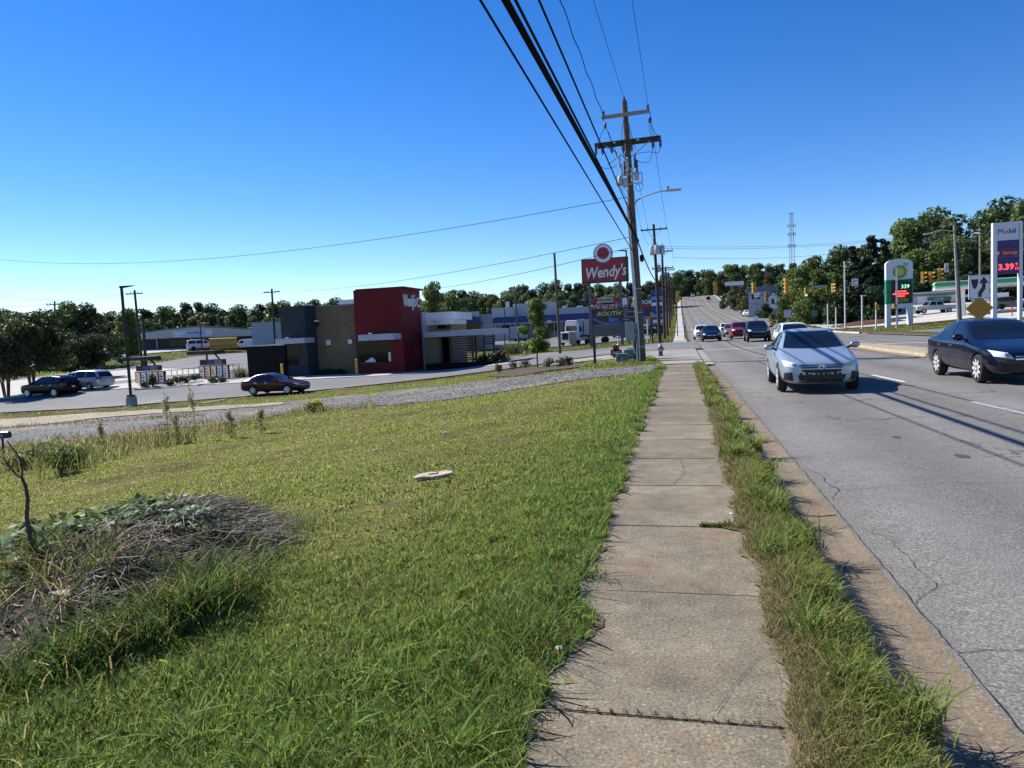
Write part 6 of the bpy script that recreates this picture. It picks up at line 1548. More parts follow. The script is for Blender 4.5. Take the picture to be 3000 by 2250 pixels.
# ---- fuel station
f = Fac('station_shop', 'white station shop with dark roof band and green awning', 2780, 920, 128)
f.box('wall', M_wht, 2668, 2800, 866, 920, 0, 12, zb=-.5); f.box('wall', M_wht, 2801, 2925, 862, 915, 1.2, 12, zb=-.5)
f.box('roof_band', M_roofg, 2664, 2804, 853, 866, -.3, 12.3); f.box('band_stripe', M_wht, 2664, 2804, 855.5, 858, -.33, -.3)
f.box('green_awning', mat('awning_green', (.03, .12, .07), .6), 2726, 2786, 871, 880, -.9, -.01); f.box('shop_window', M_glass, 2728, 2784, 881, 907, -.06, -.004)
text('lettering', 'C-STORE', f.t, (f.x(2756), -.92, f.z(2756, 875.5)), .4, M_wht, ext=.003)
f.box('door', M_glass, 2672, 2682, 878, 918, -.06, -.004); f.box('corner_panel', M_lgrey, 2684, 2700, 870, 918, -.08, -.004)
for px in (2815, 2845, 2880, 2902): f.box('shop_window', M_glass, px, px+20, 872, 905, 1.1, 1.19)
f.box('ice_box', M_lgrey, 2700, 2712, 905, 918, -.8, -.1)
# canopy: green and white fascia on columns
cA, cB = at(2741, 838, 100), at(3060, 820, 92)
t = thing('station_canopy', 'green and white striped fuel canopy on white columns', 'canopy', (cA.x, 100, H(cA.x, 100)), math.atan2(-3.0, cB.x-cA.x)*.8)
g0 = H(cA.x, 100); zt = at(2745, 826, 100).z-g0; zb_ = at(2745, 847, 100).z-g0; Wc = 26; M_cg = mat('canopy_green', (.03, .34, .12), .5); M_cg2 = mat('canopy_pale_green', (.25, .55, .30), .5)
MB().box(0, Wc, 0, 9, zb_+.05, zt-.03).build('deck', M_wht, t)
hh = zt-zb_
for a_, b_, m_ in ((0, .22, M_wht), (.22, .40, M_cg2), (.40, .86, M_cg), (.86, 1, M_wht)):
    MB().box(-.06, Wc+.06, -.08, 9.08, zb_+hh*a_+.002, zb_+hh*b_-.002).build('fascia_stripe', m_, t)
for x in (3.0, 11.5, 20):
    for y in (1.6, 7): 
        MB().box(x-.22, x+.22, y-.22, y+.22, -.3, zb_+.02).build('column', M_wht, t)
    pm_ = MB().box(x-.45, x+.45, 3.6, 4.3, 0, 1.9).build('fuel_pump', mat('pump_grey', (.35, .36, .37), .5), t); MB().box(x-.4, x+.4, 3.57, 3.6, 1.1, 1.75).build('pump_screen', M_cg, pm_)
o = thing('red_post', 'slim red marker post on the forecourt', 'post', (at(2965, 925, 86).x, 86, H(at(2965, 925, 86).x, 86))); MB().tube([(0, 0, 0), (0, 0, 1.1)], .06, 8).build('post', mat('marker_red', (.5, .06, .03), .5), o); MB().lathe([(.12, 0), (.1, .06)], n=8).build('foot', M_conc, o)
# mulch mounds on the corner
tag(mound('mulch_mound', *on_ground(2545, 952).xy, 5.2, 2.2, .6, M_mulch, .1), 'larger mound of red bark mulch beside the station drive', 'mulch mound')
tag(mound('mulch_mound', *on_ground(2460, 940).xy, 4.5, 2.2, .7, M_mulch, .1), 'red bark mulch mound under the dark evergreens', 'mulch mound')
drape('corner_drive', [(tuple(on_ground(2420, 958).xy)), tuple(on_ground(2560, 946).xy), tuple(on_ground(2585, 940).xy), tuple(on_ground(2500, 944).xy), tuple(on_ground(2400, 954).xy)], M_pale, .05, 2)
# chain link fence along the bank
fe = thing('chain_link_fence', 'chain link fence running along the grassy bank', 'fence', tuple(on_ground(250, 1098)))
P0 = [on_ground(px, py) for px, py in ((190, 1104), (320, 1083), (440, 1062), (566, 1043))]; prev = None; fb = Vector(fe.location)
for a_, b_ in zip(P0, P0[1:]):
    k = max(2, int((b_-a_).length/3.2))
    for j in range(k):
        q = a_.lerp(b_, j/k); q.z = H(q.x, q.y); q -= fb
        MB().tube([q, q+Vector((0, 0, 1.6))], .04, 5).build('fence_post', M_steel, fe)
        if prev is not None:
            MB().tube([prev+Vector((0, 0, 1.55)), q+Vector((0, 0, 1.55))], .025, 4).build('top_rail', M_steel, fe)
            for hh_ in (.4, .8, 1.2): MB().tube([prev+Vector((0, 0, hh_)), q+Vector((0, 0, hh_))], .006, 3).build('fence_wire', M_steel, fe)
        prev = q
# dark railing behind the menu boards
rl = thing('railing', 'low dark railing between the two menu boards', 'railing', tuple(dep(485, 1090, 78))); rb = Vector(rl.location)
A_, B_ = dep(485, 1086, 78)-rb, dep(700, 1066, 78)-rb
for zz in (0, -.65): MB().bar(A_+Vector((0, 0, zz)), B_+Vector((0, 0, zz)), .06).build('rail', M_frame, rl)
for k in range(14): q = A_.lerp(B_, k/13); MB().bar(q, q-Vector((0, 0, 1.0)), .05).build('baluster', M_frame, rl)
# ================================================================== trees
def crown_blobs(seed, h, r, base=.25, n=16, shape='round'):
    g = random.Random(seed); bl_ = []
    for i in range(n):
        q = (i+.5)/n; z = h*(base+(1-base)*q*.96)
        if shape == 'round': prof = math.sin(math.pi*min(1, .18+.80*q))**.7
        elif shape == 'cone': prof = max(.1, 1-q)*1.0
        elif shape == 'pine': prof = .45+.55*math.sin(math.pi*q)
        else: prof = .35+.75*q*(1.25-q*.7)
        a = g.random()*6.283; d = r*prof*g.uniform(.15, .75)
        s_ = r*g.uniform(.30, .46)*(1 if shape != 'cone' else max(.35, 1.1*(1-q)))
        bl_.append((math.cos(a)*d, math.sin(a)*d, z-s_*.35, s_, s_, s_*g.uniform(.6, .85)))
    return bl_
def tree_proto(seed, h, r, tint, n=4200, leaf=.34, base=.22, blobs=16, shape='round', tvar=.35, yellow=.06, trunk_r=.22):
    bl_ = crown_blobs(seed, h, r, base, blobs, shape)
    cm = leaf_mesh('crown', bl_, n, leaf, tint, M_leaf_far, seed=seed, tvar=tvar, shell=.5, yellow=yellow)
    mb = MB(); g = random.Random(seed+1)
    mb.tube([(0, 0, -.6), (.1, 0, h*.3), (0, .1, h*.65), (0, 0, h*.9)], [trunk_r, trunk_r*.8, trunk_r*.45, .04], 7)
    for b in bl_[::2]: z = max(h*.18, b[2]-h*.16); mb.tube([(0, 0, z), (b[0]*.6, b[1]*.6, (z+b[2])/2+.2), (b[0], b[1], b[2])], [trunk_r*.4, trunk_r*.25, .03], 5)
    tm = mb.mesh('trunk', M_bark); tm.shade_smooth()
    return cm, tm, h, r
G1 = (.070, .112, .034); G2 = (.098, .138, .040); G3 = (.050, .082, .029); GY = (.105, .142, .036); GD = (.032, .055, .022); GB = (.075, .068, .032)
PROTO = {
 'oak': tree_proto(11, 14, 5.4, G1), 'elm': tree_proto(12, 15, 5.0, G2, base=.15), 'dark': tree_proto(13, 13, 5.6, G3, base=.12), 'pine': tree_proto(14, 17, 4.2, GD, n=3800, base=.40, shape='pine', leaf=.30, blobs=18),
 'yellow': tree_proto(15, 12, 4.8, GY, base=.12), 'cone': tree_proto(16, 15, 4.6, (.022, .040, .018), n=7500, base=.06, shape='cone', leaf=.32, blobs=26), 'rusty': tree_proto(17, 13, 4.8, GB, base=.15), 'bush': tree_proto(18, 5, 3.6, GY, n=3600, leaf=.22, base=.0, blobs=14, trunk_r=.1),
 'dbush': tree_proto(19, 5, 3.6, GD, n=3600, leaf=.22, base=.0, blobs=14, trunk_r=.1)}
def plant_tree(kind, p, h, label, group=None, wide=1.0, name='tree'):
    cm, tm, ph, pr_ = PROTO[kind]
    t = thing(name, label, 'tree', p, random.uniform(0, 6.28), group)
    s = h/ph; t.scale = (s*wide, s*wide, s)
    c_ = add_mesh('crown', cm, t); k = add_mesh('trunk', tm, t)
    return t
def tree_px(kind, px, ptop, k, label, group=None, wide=1.0, name='tree', drop=0):
    """tree whose top shows at the given photo point, k metres deep, rooted on the ground there"""
    tp = dep(px, ptop, k); g = H(tp.x, tp.y)-drop
    return plant_tree(kind, (tp.x, tp.y, g), max(2.5, tp.z-g), label, group, wide, name)
def treeline(tops, k0, k1, step, kinds, label, group, wide=1.0, jit=14, lower=0, name='wood_tree'):
    xs = [a for a, _ in tops]; ys = [b for _, b in tops]; px = xs[0]; made = []
    while px < xs[-1]:
        k = random.uniform(k0, k1)
        made.append(tree_px(random.choice(kinds), px+random.uniform(-.3, .3)*step*FPX/k, np.interp(px, xs, ys)+random.uniform(-.35, 1)*jit+lower, k, label, group, wide*random.uniform(.85, 1.2), name))
        px += step*FPX/k*random.uniform(.75, 1.2)
    return made
WORDS = ['first', 'second', 'third', 'fourth', 'fifth', 'sixth', 'seventh', 'eighth', 'ninth', 'tenth', 'eleventh', 'twelfth']
def count_off(trees, phrase):
    def px(o): v = o.location-Vector((0, 0, EYE)); return v.dot(CR)/v.dot(_f)
    for i, o in enumerate(sorted(trees, key=px)):
        if i < len(WORDS): o['label'] = '%s tree from the left %s' % (WORDS[i], phrase)
mixL = ['oak', 'elm', 'dark', 'pine', 'oak', 'elm', 'dark']
treeline([(-160, 905), (0, 900), (60, 915), (300, 915), (460, 900), (560, 878), (640, 892), (760, 886), (1050, 868)], 215, 260, 4.0, mixL, 'tree in the wood behind the warehouse and restaurant', 'wood behind the warehouse')
treeline([(-160, 925), (300, 940), (560, 912), (760, 912), (1050, 895)], 185, 215, 4.6, mixL, 'front-row tree of the wood behind the warehouse roof', 'front trees behind the warehouse', lower=10)
treeline([(1180, 880), (1330, 850), (1420, 855), (1480, 842), (1500, 828), (1560, 838), (1610, 822), (1700, 826), (1800, 830), (1900, 822), (1990, 812)], 240, 290, 4.2, ['oak', 'elm', 'dark', 'pine', 'rusty'], 'tree in the wood behind the blue-roofed shops', 'wood behind the shops')
treeline([(1225, 878), (1400, 862), (1500, 850), (1700, 850), (1900, 846), (1965, 850)], 185, 225, 4.8, ['oak', 'elm', 'dark', 'elm'], 'front-row tree of the wood behind the shops', 'front trees behind the shops', lower=8)
treeline([(1950, 800), (1975, 797), (2007, 786), (2040, 800), (2069, 783), (2100, 796), (2144, 766), (2160, 765), (2190, 778), (2216, 765), (2260, 778), (2298, 770), (2340, 768)], 400, 470, 5, ['oak', 'pine', 'pine', 'dark', 'elm'], 'tree in the wood at the crest of the hill road', 'wood at the crest', jit=8)
treeline([(2120, 800), (2200, 800), (2260, 805), (2340, 800)], 300, 380, 5.5, ['oak', 'dark', 'elm', 'rusty'], 'tree on the right flank of the hill road', 'trees on the hill flank', jit=10)
tl5 = treeline([(2170, 850), (2200, 830), (2260, 815), (2330, 800)], 210, 260, 8, ['oak', 'dark', 'elm', 'dark'], 'tree beside the hill road above the white house', 'trees above the white house', jit=12)
tl1 = treeline([(2330, 780), (2372, 752), (2410, 730), (2447, 722), (2500, 712), (2530, 705)], 170, 200, 6, ['oak', 'elm', 'oak'], 'tall green tree behind the olive bushes', 'tall trees behind the olive bushes', jit=8)
tl2 = treeline([(2600, 712), (2640, 665), (2669, 625), (2727, 608), (2763, 628), (2800, 628), (2842, 602), (2893, 628), (2921, 586), (2957, 570), (3000, 580), (3080, 570)], 160, 190, 5, ['oak', 'dark', 'elm', 'oak'], 'tall tree in the wood behind the fuel station', 'wood behind the station', jit=8)
tl3 = treeline([(2600, 735), (2680, 715), (2760, 700), (2850, 690), (2960, 690), (3060, 680)], 143, 158, 6, ['yellow', 'elm', 'oak', 'dark'], 'front-row tree of the wood behind the fuel station', 'front trees behind the station', jit=12)
tl4 = treeline([(2600, 800), (2700, 795), (2800, 785), (2930, 770), (3060, 770)], 138, 143, 6, ['dbush', 'dark', 'dbush'], 'low dark tree right behind the station shop', 'low trees behind the station shop', jit=10, wide=1.2)
count_off(tl1, 'among the tall ones behind the olive bushes'); count_off(tl2, 'in the tall back row behind the fuel station'); count_off(tl3, 'in the lower front row behind the fuel station'); count_off(tl4, 'in the low dark row behind the station shop'); count_off(tl5, 'on the slope above the white house')
# single trees one can pick out
tree_px('cone', 2552, 681, 118, 'dark pointed evergreen, tallest left of the green station sign', wide=1.35, name='evergreen_tree')
tree_px('cone', 2500, 712, 122, 'dark evergreen left of the tallest one', wide=1.35, name='evergreen_tree')
tree_px('cone', 2588, 690, 124, 'dark evergreen partly behind the green station sign', wide=1.2, name='evergreen_tree')
tree_px('dbush', 2500, 830, 106, 'dark spreading small tree on the mulch', wide=1.0)
tree_px('dbush', 2556, 838, 104, 'dark spreading small tree near the square-capped light', wide=.9)
tree_px('dbush', 2460, 842, 108, 'dark small tree behind the white poles', wide=.9)
tree_px('dbush', 2590, 850, 112, 'dark small tree behind the station sign', wide=1.0)
for k, (px, pt, kk, w_) in enumerate(((2350, 775, 135, .95), (2400, 785, 128, 1.0), (2440, 795, 126, .9), (2380, 845, 116, 1.0), (2320, 850, 122, 1.0), (2425, 870, 114, .9), (2350, 880, 112, .9), (2290, 895, 124, .8))):
    tree_px('yellow' if k < 3 else 'bush', px, pt, kk, ['tall olive tree left of the evergreens', 'olive tree right behind the four-section signal', 'olive tree beside the tallest white pole', 'broad olive bush right of the dark green pole', 'olive bush at the dark green pole', 'low olive bush near the guide sign', 'low olive bush before the broad one', 'small olive bush below the white house'][k], None, w_, 'olive_bush')
for k, (px, pt, kk, kd) in enumerate(((2175, 835, 190, 'rusty'), (2150, 850, 215, 'dark'), (2200, 840, 165, 'dark'), (2185, 868, 160, 'rusty'), (2122, 862, 240, 'dark'), (2240, 890, 145, 'dbush'), (2272, 830, 175, 'elm'))):
    tree_px(kd, px, pt, kk, ['brownish tree left of the white house', 'dark tree along the hill road kerb', 'dark tree in front of the white house', 'low brownish tree beside the hill road', 'dark tree nearest the crest on the right kerb', 'small dark bush at the white house', 'green tree right of the white house'][k], None, 1.0)
tree_px('elm', 1262, 822, 112, 'big leafy tree directly right of the red tower', wide=.75); tree_px('oak', 1310, 858, 118, 'rounded tree behind the white dining fascia', wide=.9); tree_px('elm', 1360, 868, 122, 'green tree above the blue awning shop', wide=.8)
tree_px('elm', 190, 880, 106, 'big green tree behind the left car park trees', wide=.95); tree_px('rusty', 250, 885, 108, 'dark brownish tree right of the big green one', wide=.9); tree_px('rusty', 120, 905, 104, 'dark tree at the left behind the small trees', wide=1.0)
tree_px('dark', 290, 930, 112, 'shaded tree between the big trees and lamp post', wide=.8); tree_px('yellow', 372, 900, 128, 'yellow green tree just left of the crossarm pole', wide=.8); tree_px('yellow', 350, 985, 118, 'small pale green tree by the warehouse corner', wide=.8); tree_px('dark', 30, 915, 110, 'dark tree at the far left edge', wide=1.0)
tree_px('dark', 430, 935, 150, 'dark tree left of the warehouse gable', wide=1.0)
# ---- multi-stemmed small trees on the car park island
def myrtle(px, pbase, ptop, pw, label, seed, cx=0):
    p = on_ground(px, pbase); k = Vector((p.x, p.y, p.z-EYE)).dot(_f); s = FPX/k
    h = (pbase-ptop)/s; r = pw/s/2; g = random.Random(seed)
    t = thing('island_tree', label, 'tree', p, 0, 'small trees on the car park island')
    bl_ = [(g.uniform(-.8, .8)*r+cx/s, g.uniform(-.7, .7)*r, h*g.uniform(.30, .92), r*.42, r*.42, h*.12) for _ in range(24)]
    add_mesh('crown', leaf_mesh('crown', bl_, 12000, .15, (.050, .068, .025), M_leaf_far, seed=seed, tvar=.5, shell=.3, yellow=.14), t)
    for j in range(6):
        a = j*1.05+seed; mb = MB(); b = bl_[j*3]
        mb.tube([(math.cos(a)*.15, math.sin(a)*.15, -.2), (math.cos(a)*.3, math.sin(a)*.3, h*.2), (b[0]*.6+math.cos(a)*.2, b[1]*.6, h*.42), (b[0], b[1], b[2])], [.08, .07, .05, .02], 6)
        mb.build('stem', M_bark, t, smooth=True)
myrtle(95, 1140, 915, 185, 'largest multi-stemmed small tree behind the black parked car', 3)
myrtle(20, 1165, 930, 170, 'multi-stemmed tree at the left edge of the car park', 4)
myrtle(215, 1112, 978, 150, 'right one of the small multi-stemmed trees', 5, 8)
# ---- young tree by the pylon sign
p = on_ground(1575, 1079); t = thing('young_tree', 'slender young tree with green and reddish leaves by the drive', 'tree', p)
h = (at(1573, 874, p.y).z-p.z)
bl_ = []
g = random.Random(5)
for i in range(34):
    q = g.random()**.8; z = h*(.27+.69*q); rr = 1.3*math.sin(math.pi*min(.97, .25+.72*q))**.8; a = g.random()*6.28; d = rr*g.uniform(.2, .8)
    bl_.append((math.cos(a)*d, math.sin(a)*d, z, .34, .34, .26))
bl_.append((0, 0, h*.96, .2, .2, .25))
add_mesh('crown', leaf_mesh('crown', bl_, 5600, .085, (.11, .16, .04), M_leaf, seed=4, tvar=.45, shell=.2, yellow=.15), t)
mb = MB().tube([(0, 0, -.1), (.02, 0, h*.5), (0, 0, h*.95)], [.05, .04, .01], 7)
for b in bl_[::2]: mb.tube([(0, 0, b[2]*.75), (b[0], b[1], b[2])], [.018, .006], 4)
mb.build('trunk', M_bark, t, smooth=True)
# ---- shrubs of the mulch bed and verge
labs = ['small shrub with orange tips at the left end of the mulch bed', 'second shrub of the mulch bed, reddish', 'shrub at the foot of the young tree', 'dark shrub right of the young tree', 'round shrub toward the pylon in the mulch bed', 'last shrub of the mulch bed beside the sign board post']
for k, (px, py, tn) in enumerate(((1462, 1092, (.13, .08, .03)), (1505, 1083, (.10, .07, .03)), (1540, 1080, (.07, .09, .03)), (1608, 1078, (.06, .08, .03)), (1645, 1076, (.05, .07, .03)), (1668, 1074, (.05, .07, .03)))):
    q = on_ground(px, py); shrub('bed_shrub', labs[k], (q.x, q.y, q.z+.04), .42, .55, tn, 260, .06, 'shrubs of the mulch bed', seed=k+20)
labs = ['dark clipped shrub at the patio corner', 'dark shrub right of the patio corner', 'dark shrub under the patio slats', 'low dark shrub by the tan wall', 'low dark shrub left of the tan wall centre']
for k, (px, py, Y) in enumerate(((1446, 1062, 58.6), (1470, 1055, 59), (1410, 1068, 58.6), (985, 1098, 57.6), (958, 1100, 57.6))):
    q = at(px, py, Y); shrub('hedge_shrub', labs[k], (q.x, Y, H(q.x, Y)+.05), .8, 1.0 if k < 3 else .5, (.035, .05, .02), 420, .09, 'dark shrubs round the restaurant', seed=k+40)
labs = ['clump of feathery grass left of the small meter box', 'clump of feathery grass behind the small meter box', 'clump of feathery grass right of the small meter box', 'feathery grass clump nearest the patio']
for k, (px, py) in enumerate(((1510, 1036), (1545, 1034), (1578, 1032), (1498, 1036))):
    q = on_ground(px, py); grassy('ornamental_grass', labs[k], (q.x, q.y, q.z), 1.2, 1.6, 420, (.07, .11, .05), 'feathery grasses on the verge', seed=k, w=.02)
q = on_ground(1546, 1036); t = thing('meter_box', 'small pale rounded meter box among feathery grass', 'meter box', (q.x, q.y-.8, q.z)); MB().lathe([(.28, 0), (.28, .6), (.22, .78), (.08, .86)], n=12).build('shell', mat('pale_green_box', (.4, .44, .38), .6), t, smooth=True); MB().box(-.35, .35, -.35, .35, -.1, .03).build('pad', M_conc, t)
# ---- lattice mast on the ridge
b = dep(2321, 790, 480); gzm = H(b.x, b.y); t = thing('radio_mast', 'steel lattice radio mast with antennas rising over the trees', 'mast', (b.x, b.y, gzm)); hm = dep(2321, 624, 480).z-gzm
M_mast = mat('mast_steel', (.20, .23, .28), .6); w0, w1 = 2.6, .9
cor = [(math.cos(a), math.sin(a)) for a in (.3, 2.39, 4.49)]
for cx_, cy_ in cor: MB().tube([(cx_*w0, cy_*w0, 0), (cx_*w1, cy_*w1, hm)], .16, 5).build('mast_leg', M_mast, t)
for k in range(22):
    q0, q1 = k/22, (k+1)/22; wa, wb_ = w0+(w1-w0)*q0, w0+(w1-w0)*q1
    for j in range(3):
        c0, c1 = cor[j], cor[(j+1) % 3]; MB().tube([(c0[0]*wa, c0[1]*wa, hm*q0), (c1[0]*wb_, c1[1]*wb_, hm*q1)], .07, 4).build('mast_brace', M_mast, t)
for q, n_ in ((.60, 6), (.74, 6), (.84, 6), (.985, 5)):
    for j in range(n_):
        a = j*6.283/n_; MB().bar((0, 0, hm*q), (math.cos(a)*2.4, math.sin(a)*2.4, hm*q), .12).build('antenna_arm', M_mast, t)
        if q < .9: MB().box(math.cos(a)*2.4-.15, math.cos(a)*2.4+.15, math.sin(a)*2.4-.15, math.sin(a)*2.4+.15, hm*q-1.2, hm*q+1.2).build('panel_antenna', M_mast, t)
# far wood filling the ridge behind everything
bl_ = []
for px in range(-260, 3300, 26):
    kk = 520; pt = np.interp(px, [-260, 700, 1300, 1990, 2100, 2400, 3300], [922, 908, 872, 826, 805, 790, 730]); tp = dep(px, pt, kk); bl_.append((tp.x, tp.y, tp.z-8, 9, 9, 8)); bl_.append((tp.x+random.uniform(-4, 4), tp.y, tp.z-20, 9, 9, 10))
fw = add_mesh('far_wood', leaf_mesh('far_wood', bl_, 34000, 1.5, G1, M_leaf_far, seed=77, tvar=.3, shell=.3)); fw['kind'] = 'stuff'; fw['label'] = 'far wood along the horizon'
# ================================================================== turf
def wn2(x, y, s=1.0, seed=0.0):
    """cheap smooth noise, about -1..1"""
    x = x*s+seed; y = y*s-seed*.7
    return (np.sin(x*1.7+1.3*np.sin(y*1.1))+np.sin(y*1.9+1.7*np.sin(x*.9+2))+.6*np.sin((x+y)*2.9+np.sin(x*3.1))+.4*np.sin((x-y)*4.7+1.5*np.sin(y*2.3)))/3.0
def bump(x, y): return .02*np.sin(x*1.9+np.sin(y*1.3))*np.sin(y*1.6+1)*((x < -1) & (x > -20) & (y < 20))
LM = np.array([-math.sin(YAW), math.cos(YAW)])
def in_view(x, y, m=.12):
    d = x*LM[0]+y*LM[1]; l = x*math.cos(YAW)+y*math.sin(YAW)
    return (d > .6) & (np.abs(l) < (PW/2/FPX+m)*d+.5)
gpoly = np.array(grav_poly)
def in_poly(x, y, P):
    c = np.zeros(len(x), bool); n = len(P); j = n-1
    for i in range(n):
        xi, yi = P[i]; xj, yj = P[j]
        c ^= ((yi > y) != (yj > y)) & (x < (xj-xi)*(y-yi)/(yj-yi+1e-12)+xi); j = i
    return c
brush_poly = np.array([tuple(on_ground(px, py).xy) for px, py in ((-60, 1640), (150, 1585), (330, 1570), (520, 1505), (680, 1510), (800, 1590), (740, 1680), (560, 1720), (360, 1850), (200, 1960), (-60, 2030))])
bc = brush_poly.mean(0); bz = H(*bc); nr, na = 9, 40; P = brush_poly
def ray_out(a):
    d = np.array([math.cos(a), math.sin(a)]); best = 3.0
    for i in range(len(P)):
        p, q = P[i]-bc, P[(i+1) % len(P)]-bc; e = q-p; den = d[0]*e[1]-d[1]*e[0]
        if abs(den) < 1e-9: continue
        t = (p[0]*e[1]-p[1]*e[0])/den; u = (p[0]*d[1]-p[1]*d[0])/den
        if t > 0 and 0 <= u <= 1: best = min(best, t)
    return best
RO = [ray_out(2*math.pi*k/na) for k in range(na)]
brush_poly = np.array([(bc[0]+math.cos(2*math.pi*k/na)*RO[k]*.97, bc[1]+math.sin(2*math.pi*k/na)*RO[k]*.97) for k in range(na)])
lot_poly = np.array([(-115, 22), (-60, 36.5), (-40, 40.3), (-30, 43.2), (-20, 46), (-13, 48.3), (-8.6, 49.5), (-3, 48), (-1.6, 40), (-.7, 30.2), (3, 30), (3, 100), (-115, 100)])
EDGE = lambda y: -.675+.07*wn2(y, y*.3, 2.2)+.05*wn2(y, 0*y, 7, 3)+.16*np.exp(-((y-3.75)/.35)**2)+.10*np.exp(-((y-2.4)/.5)**2)+.07*np.exp(-((y-5.0)/.3)**2)
GREEN = np.array([.115, .195, .040]); BRIGHT = np.array([.185, .275, .055]); OLIVE = np.array([.30, .325, .088]); STRAW = np.array([.30, .26, .12])
VV, FF, CC = [], [], []; voff = 0
def push(V, F, C):
    global voff
    VV.append(V); FF.append(F+voff); CC.append(C); voff += len(V)
bands = [(1.4, 3.2, 7500, 3, .0026), (3.2, 5, 5600, 3, .0030), (5, 7.5, 3400, 3, .0038), (7.5, 11, 1900, 2, .0055), (11, 16, 1050, 2, .0085), (16, 24, 520, 2, .013), (24, 48, 170, 2, .024)]
for bi, (d0, d1, den, sg, w) in enumerate(bands):
    g = np.random.default_rng(100+bi); n = int((d1*2.0)*(d1*1.15)*den*1.0)
    x = g.uniform(-d1*1.05, .2, n); y = g.uniform(-.2 if d0 < 4 else d0*.35, d1*1.1, n); d = np.hypot(x, y)
    ok = (d >= d0) & (d < d1) & (x < EDGE(y)) & in_view(x, y) & ~in_poly(x, y, gpoly) & ~in_poly(x, y, brush_poly) & ~in_poly(x, y, lot_poly)
    x, y = x[ok], y[ok]; n = len(x)
    patchy = wn2(x, y, .55, 1)*.6+wn2(x, y, 1.9, 4)*.4
    # worn, dry middle of the lawn; greener towards the footpath and the near ground
    near_walk = np.clip(1-(-.55-x)/2.6, 0, 1); fore = np.clip(1-(np.hypot(x, y)-3)/4.5, 0, 1)
    lush = np.clip(.95*np.maximum(near_walk, fore)+.28*patchy+.05, 0, 1)
    keep = g.random(n) < (.62+.26*lush+.16*patchy)*(1-.6*np.clip(wn2(x, y, 4.3, 17)-.35, 0, 1))*(1-.75*np.clip(1.6*wn2(x, y, .75, 21)-.15, 0, 1)*(1-lush))
    x, y, lush, patchy = x[keep], y[keep], lush[keep], patchy[keep]; n = len(x)
    base = OLIVE[None]*(1-lush[:, None])+(GREEN+(BRIGHT-GREEN)*np.clip(.5+patchy, 0, 1)[:, None])*lush[:, None]
    fine_ = wn2(x, y, 3.7, 12)
    straw = (g.random(n) < .12+.20*np.clip(-patchy, 0, 1)*(1-lush)+.30*np.clip(fine_-.1, 0, 1))[:, None]
    base = np.where(straw, STRAW, base)
    h = (.024+.044*lush+.012*patchy)*(1.0+.55*(wn2(x, y, 5.5, 9) > .55))*1.0
    h = h*np.where(straw[:, 0], .8, 1)
    push(*blade_arrays(np.stack([x, y], 1), HB(x, y)+bump(x, y)-.006, h, w, base, seed=200+bi, lean=.6, segs=sg, dry=.04, tvar=.5))
    # broader weed leaves scattered in the turf
    if d1 < 12:
        m_ = int(n*.05); k = g.choice(n, m_)
        push(*blade_arrays(np.stack([x[k], y[k]], 1), HB(x[k], y[k])+bump(x[k], y[k]), h[k]*1.35, w*2.6, (BRIGHT*.85)[None]*(.8+.4*g.random(m_))[:, None], seed=300+bi, lean=1.5, segs=sg, dry=0))
# coarse tussocks along the footpath edge and here and there in the lawn
def tussock(x, y, r, h, n, w, tint, seed, lean=.9, z=None):
    g = np.random.default_rng(seed); xy = np.stack([x+g.normal(size=n)*r*.4, y+g.normal(size=n)*r*.4], 1)
    zz = HB(xy[:, 0], xy[:, 1])-.01 if z is None else np.full(n, z)
    push(*blade_arrays(xy, zz, h, w, np.array(tint), seed=seed, lean=lean, segs=4, dry=.12, tvar=.4, droop=.9))
for k, (x, y, r, h, n) in enumerate([(-.80, 3.55, .30, .20, 520), (-.95, 3.85, .30, .18, 380), (-.72, 3.95, .22, .15, 300), (-.95, 3.2, .25, .15, 300), (-.75, 2.75, .25, .13, 260), (-.8, 5.0, .2, .13, 200), (-.75, 6.5, .2, .13, 180), (-.78, 8.1, .22, .15, 180), (-1.6, 2.9, .35, .13, 320), (-2.4, 3.2, .4, .15, 350), (-1.3, 2.4, .3, .13, 300), (-3.2, 3.5, .4, .17, 380), (-2.9, 2.7, .4, .17, 380), (-1.9, 4.3, .3, .12, 250), (-2.7, 4.6, .35, .14, 260), (-3.4, 4.4, .35, .2, 380), (-3.7, 6.1, .3, .2, 260), (-2.2, 6.2, .3, .12, 180)]):
    tussock(x-.06, y, r, h*.85, int(n*.8), .0034, (.12, .19, .04), 500+k, lean=.75)
for k in range(60):
    y = random.uniform(4, 28); tussock(-.70+random.uniform(-.25, .05), y, .12, random.uniform(.08, .15), 60, .0035+.0003*y, (.12, .19, .04), 600+k)
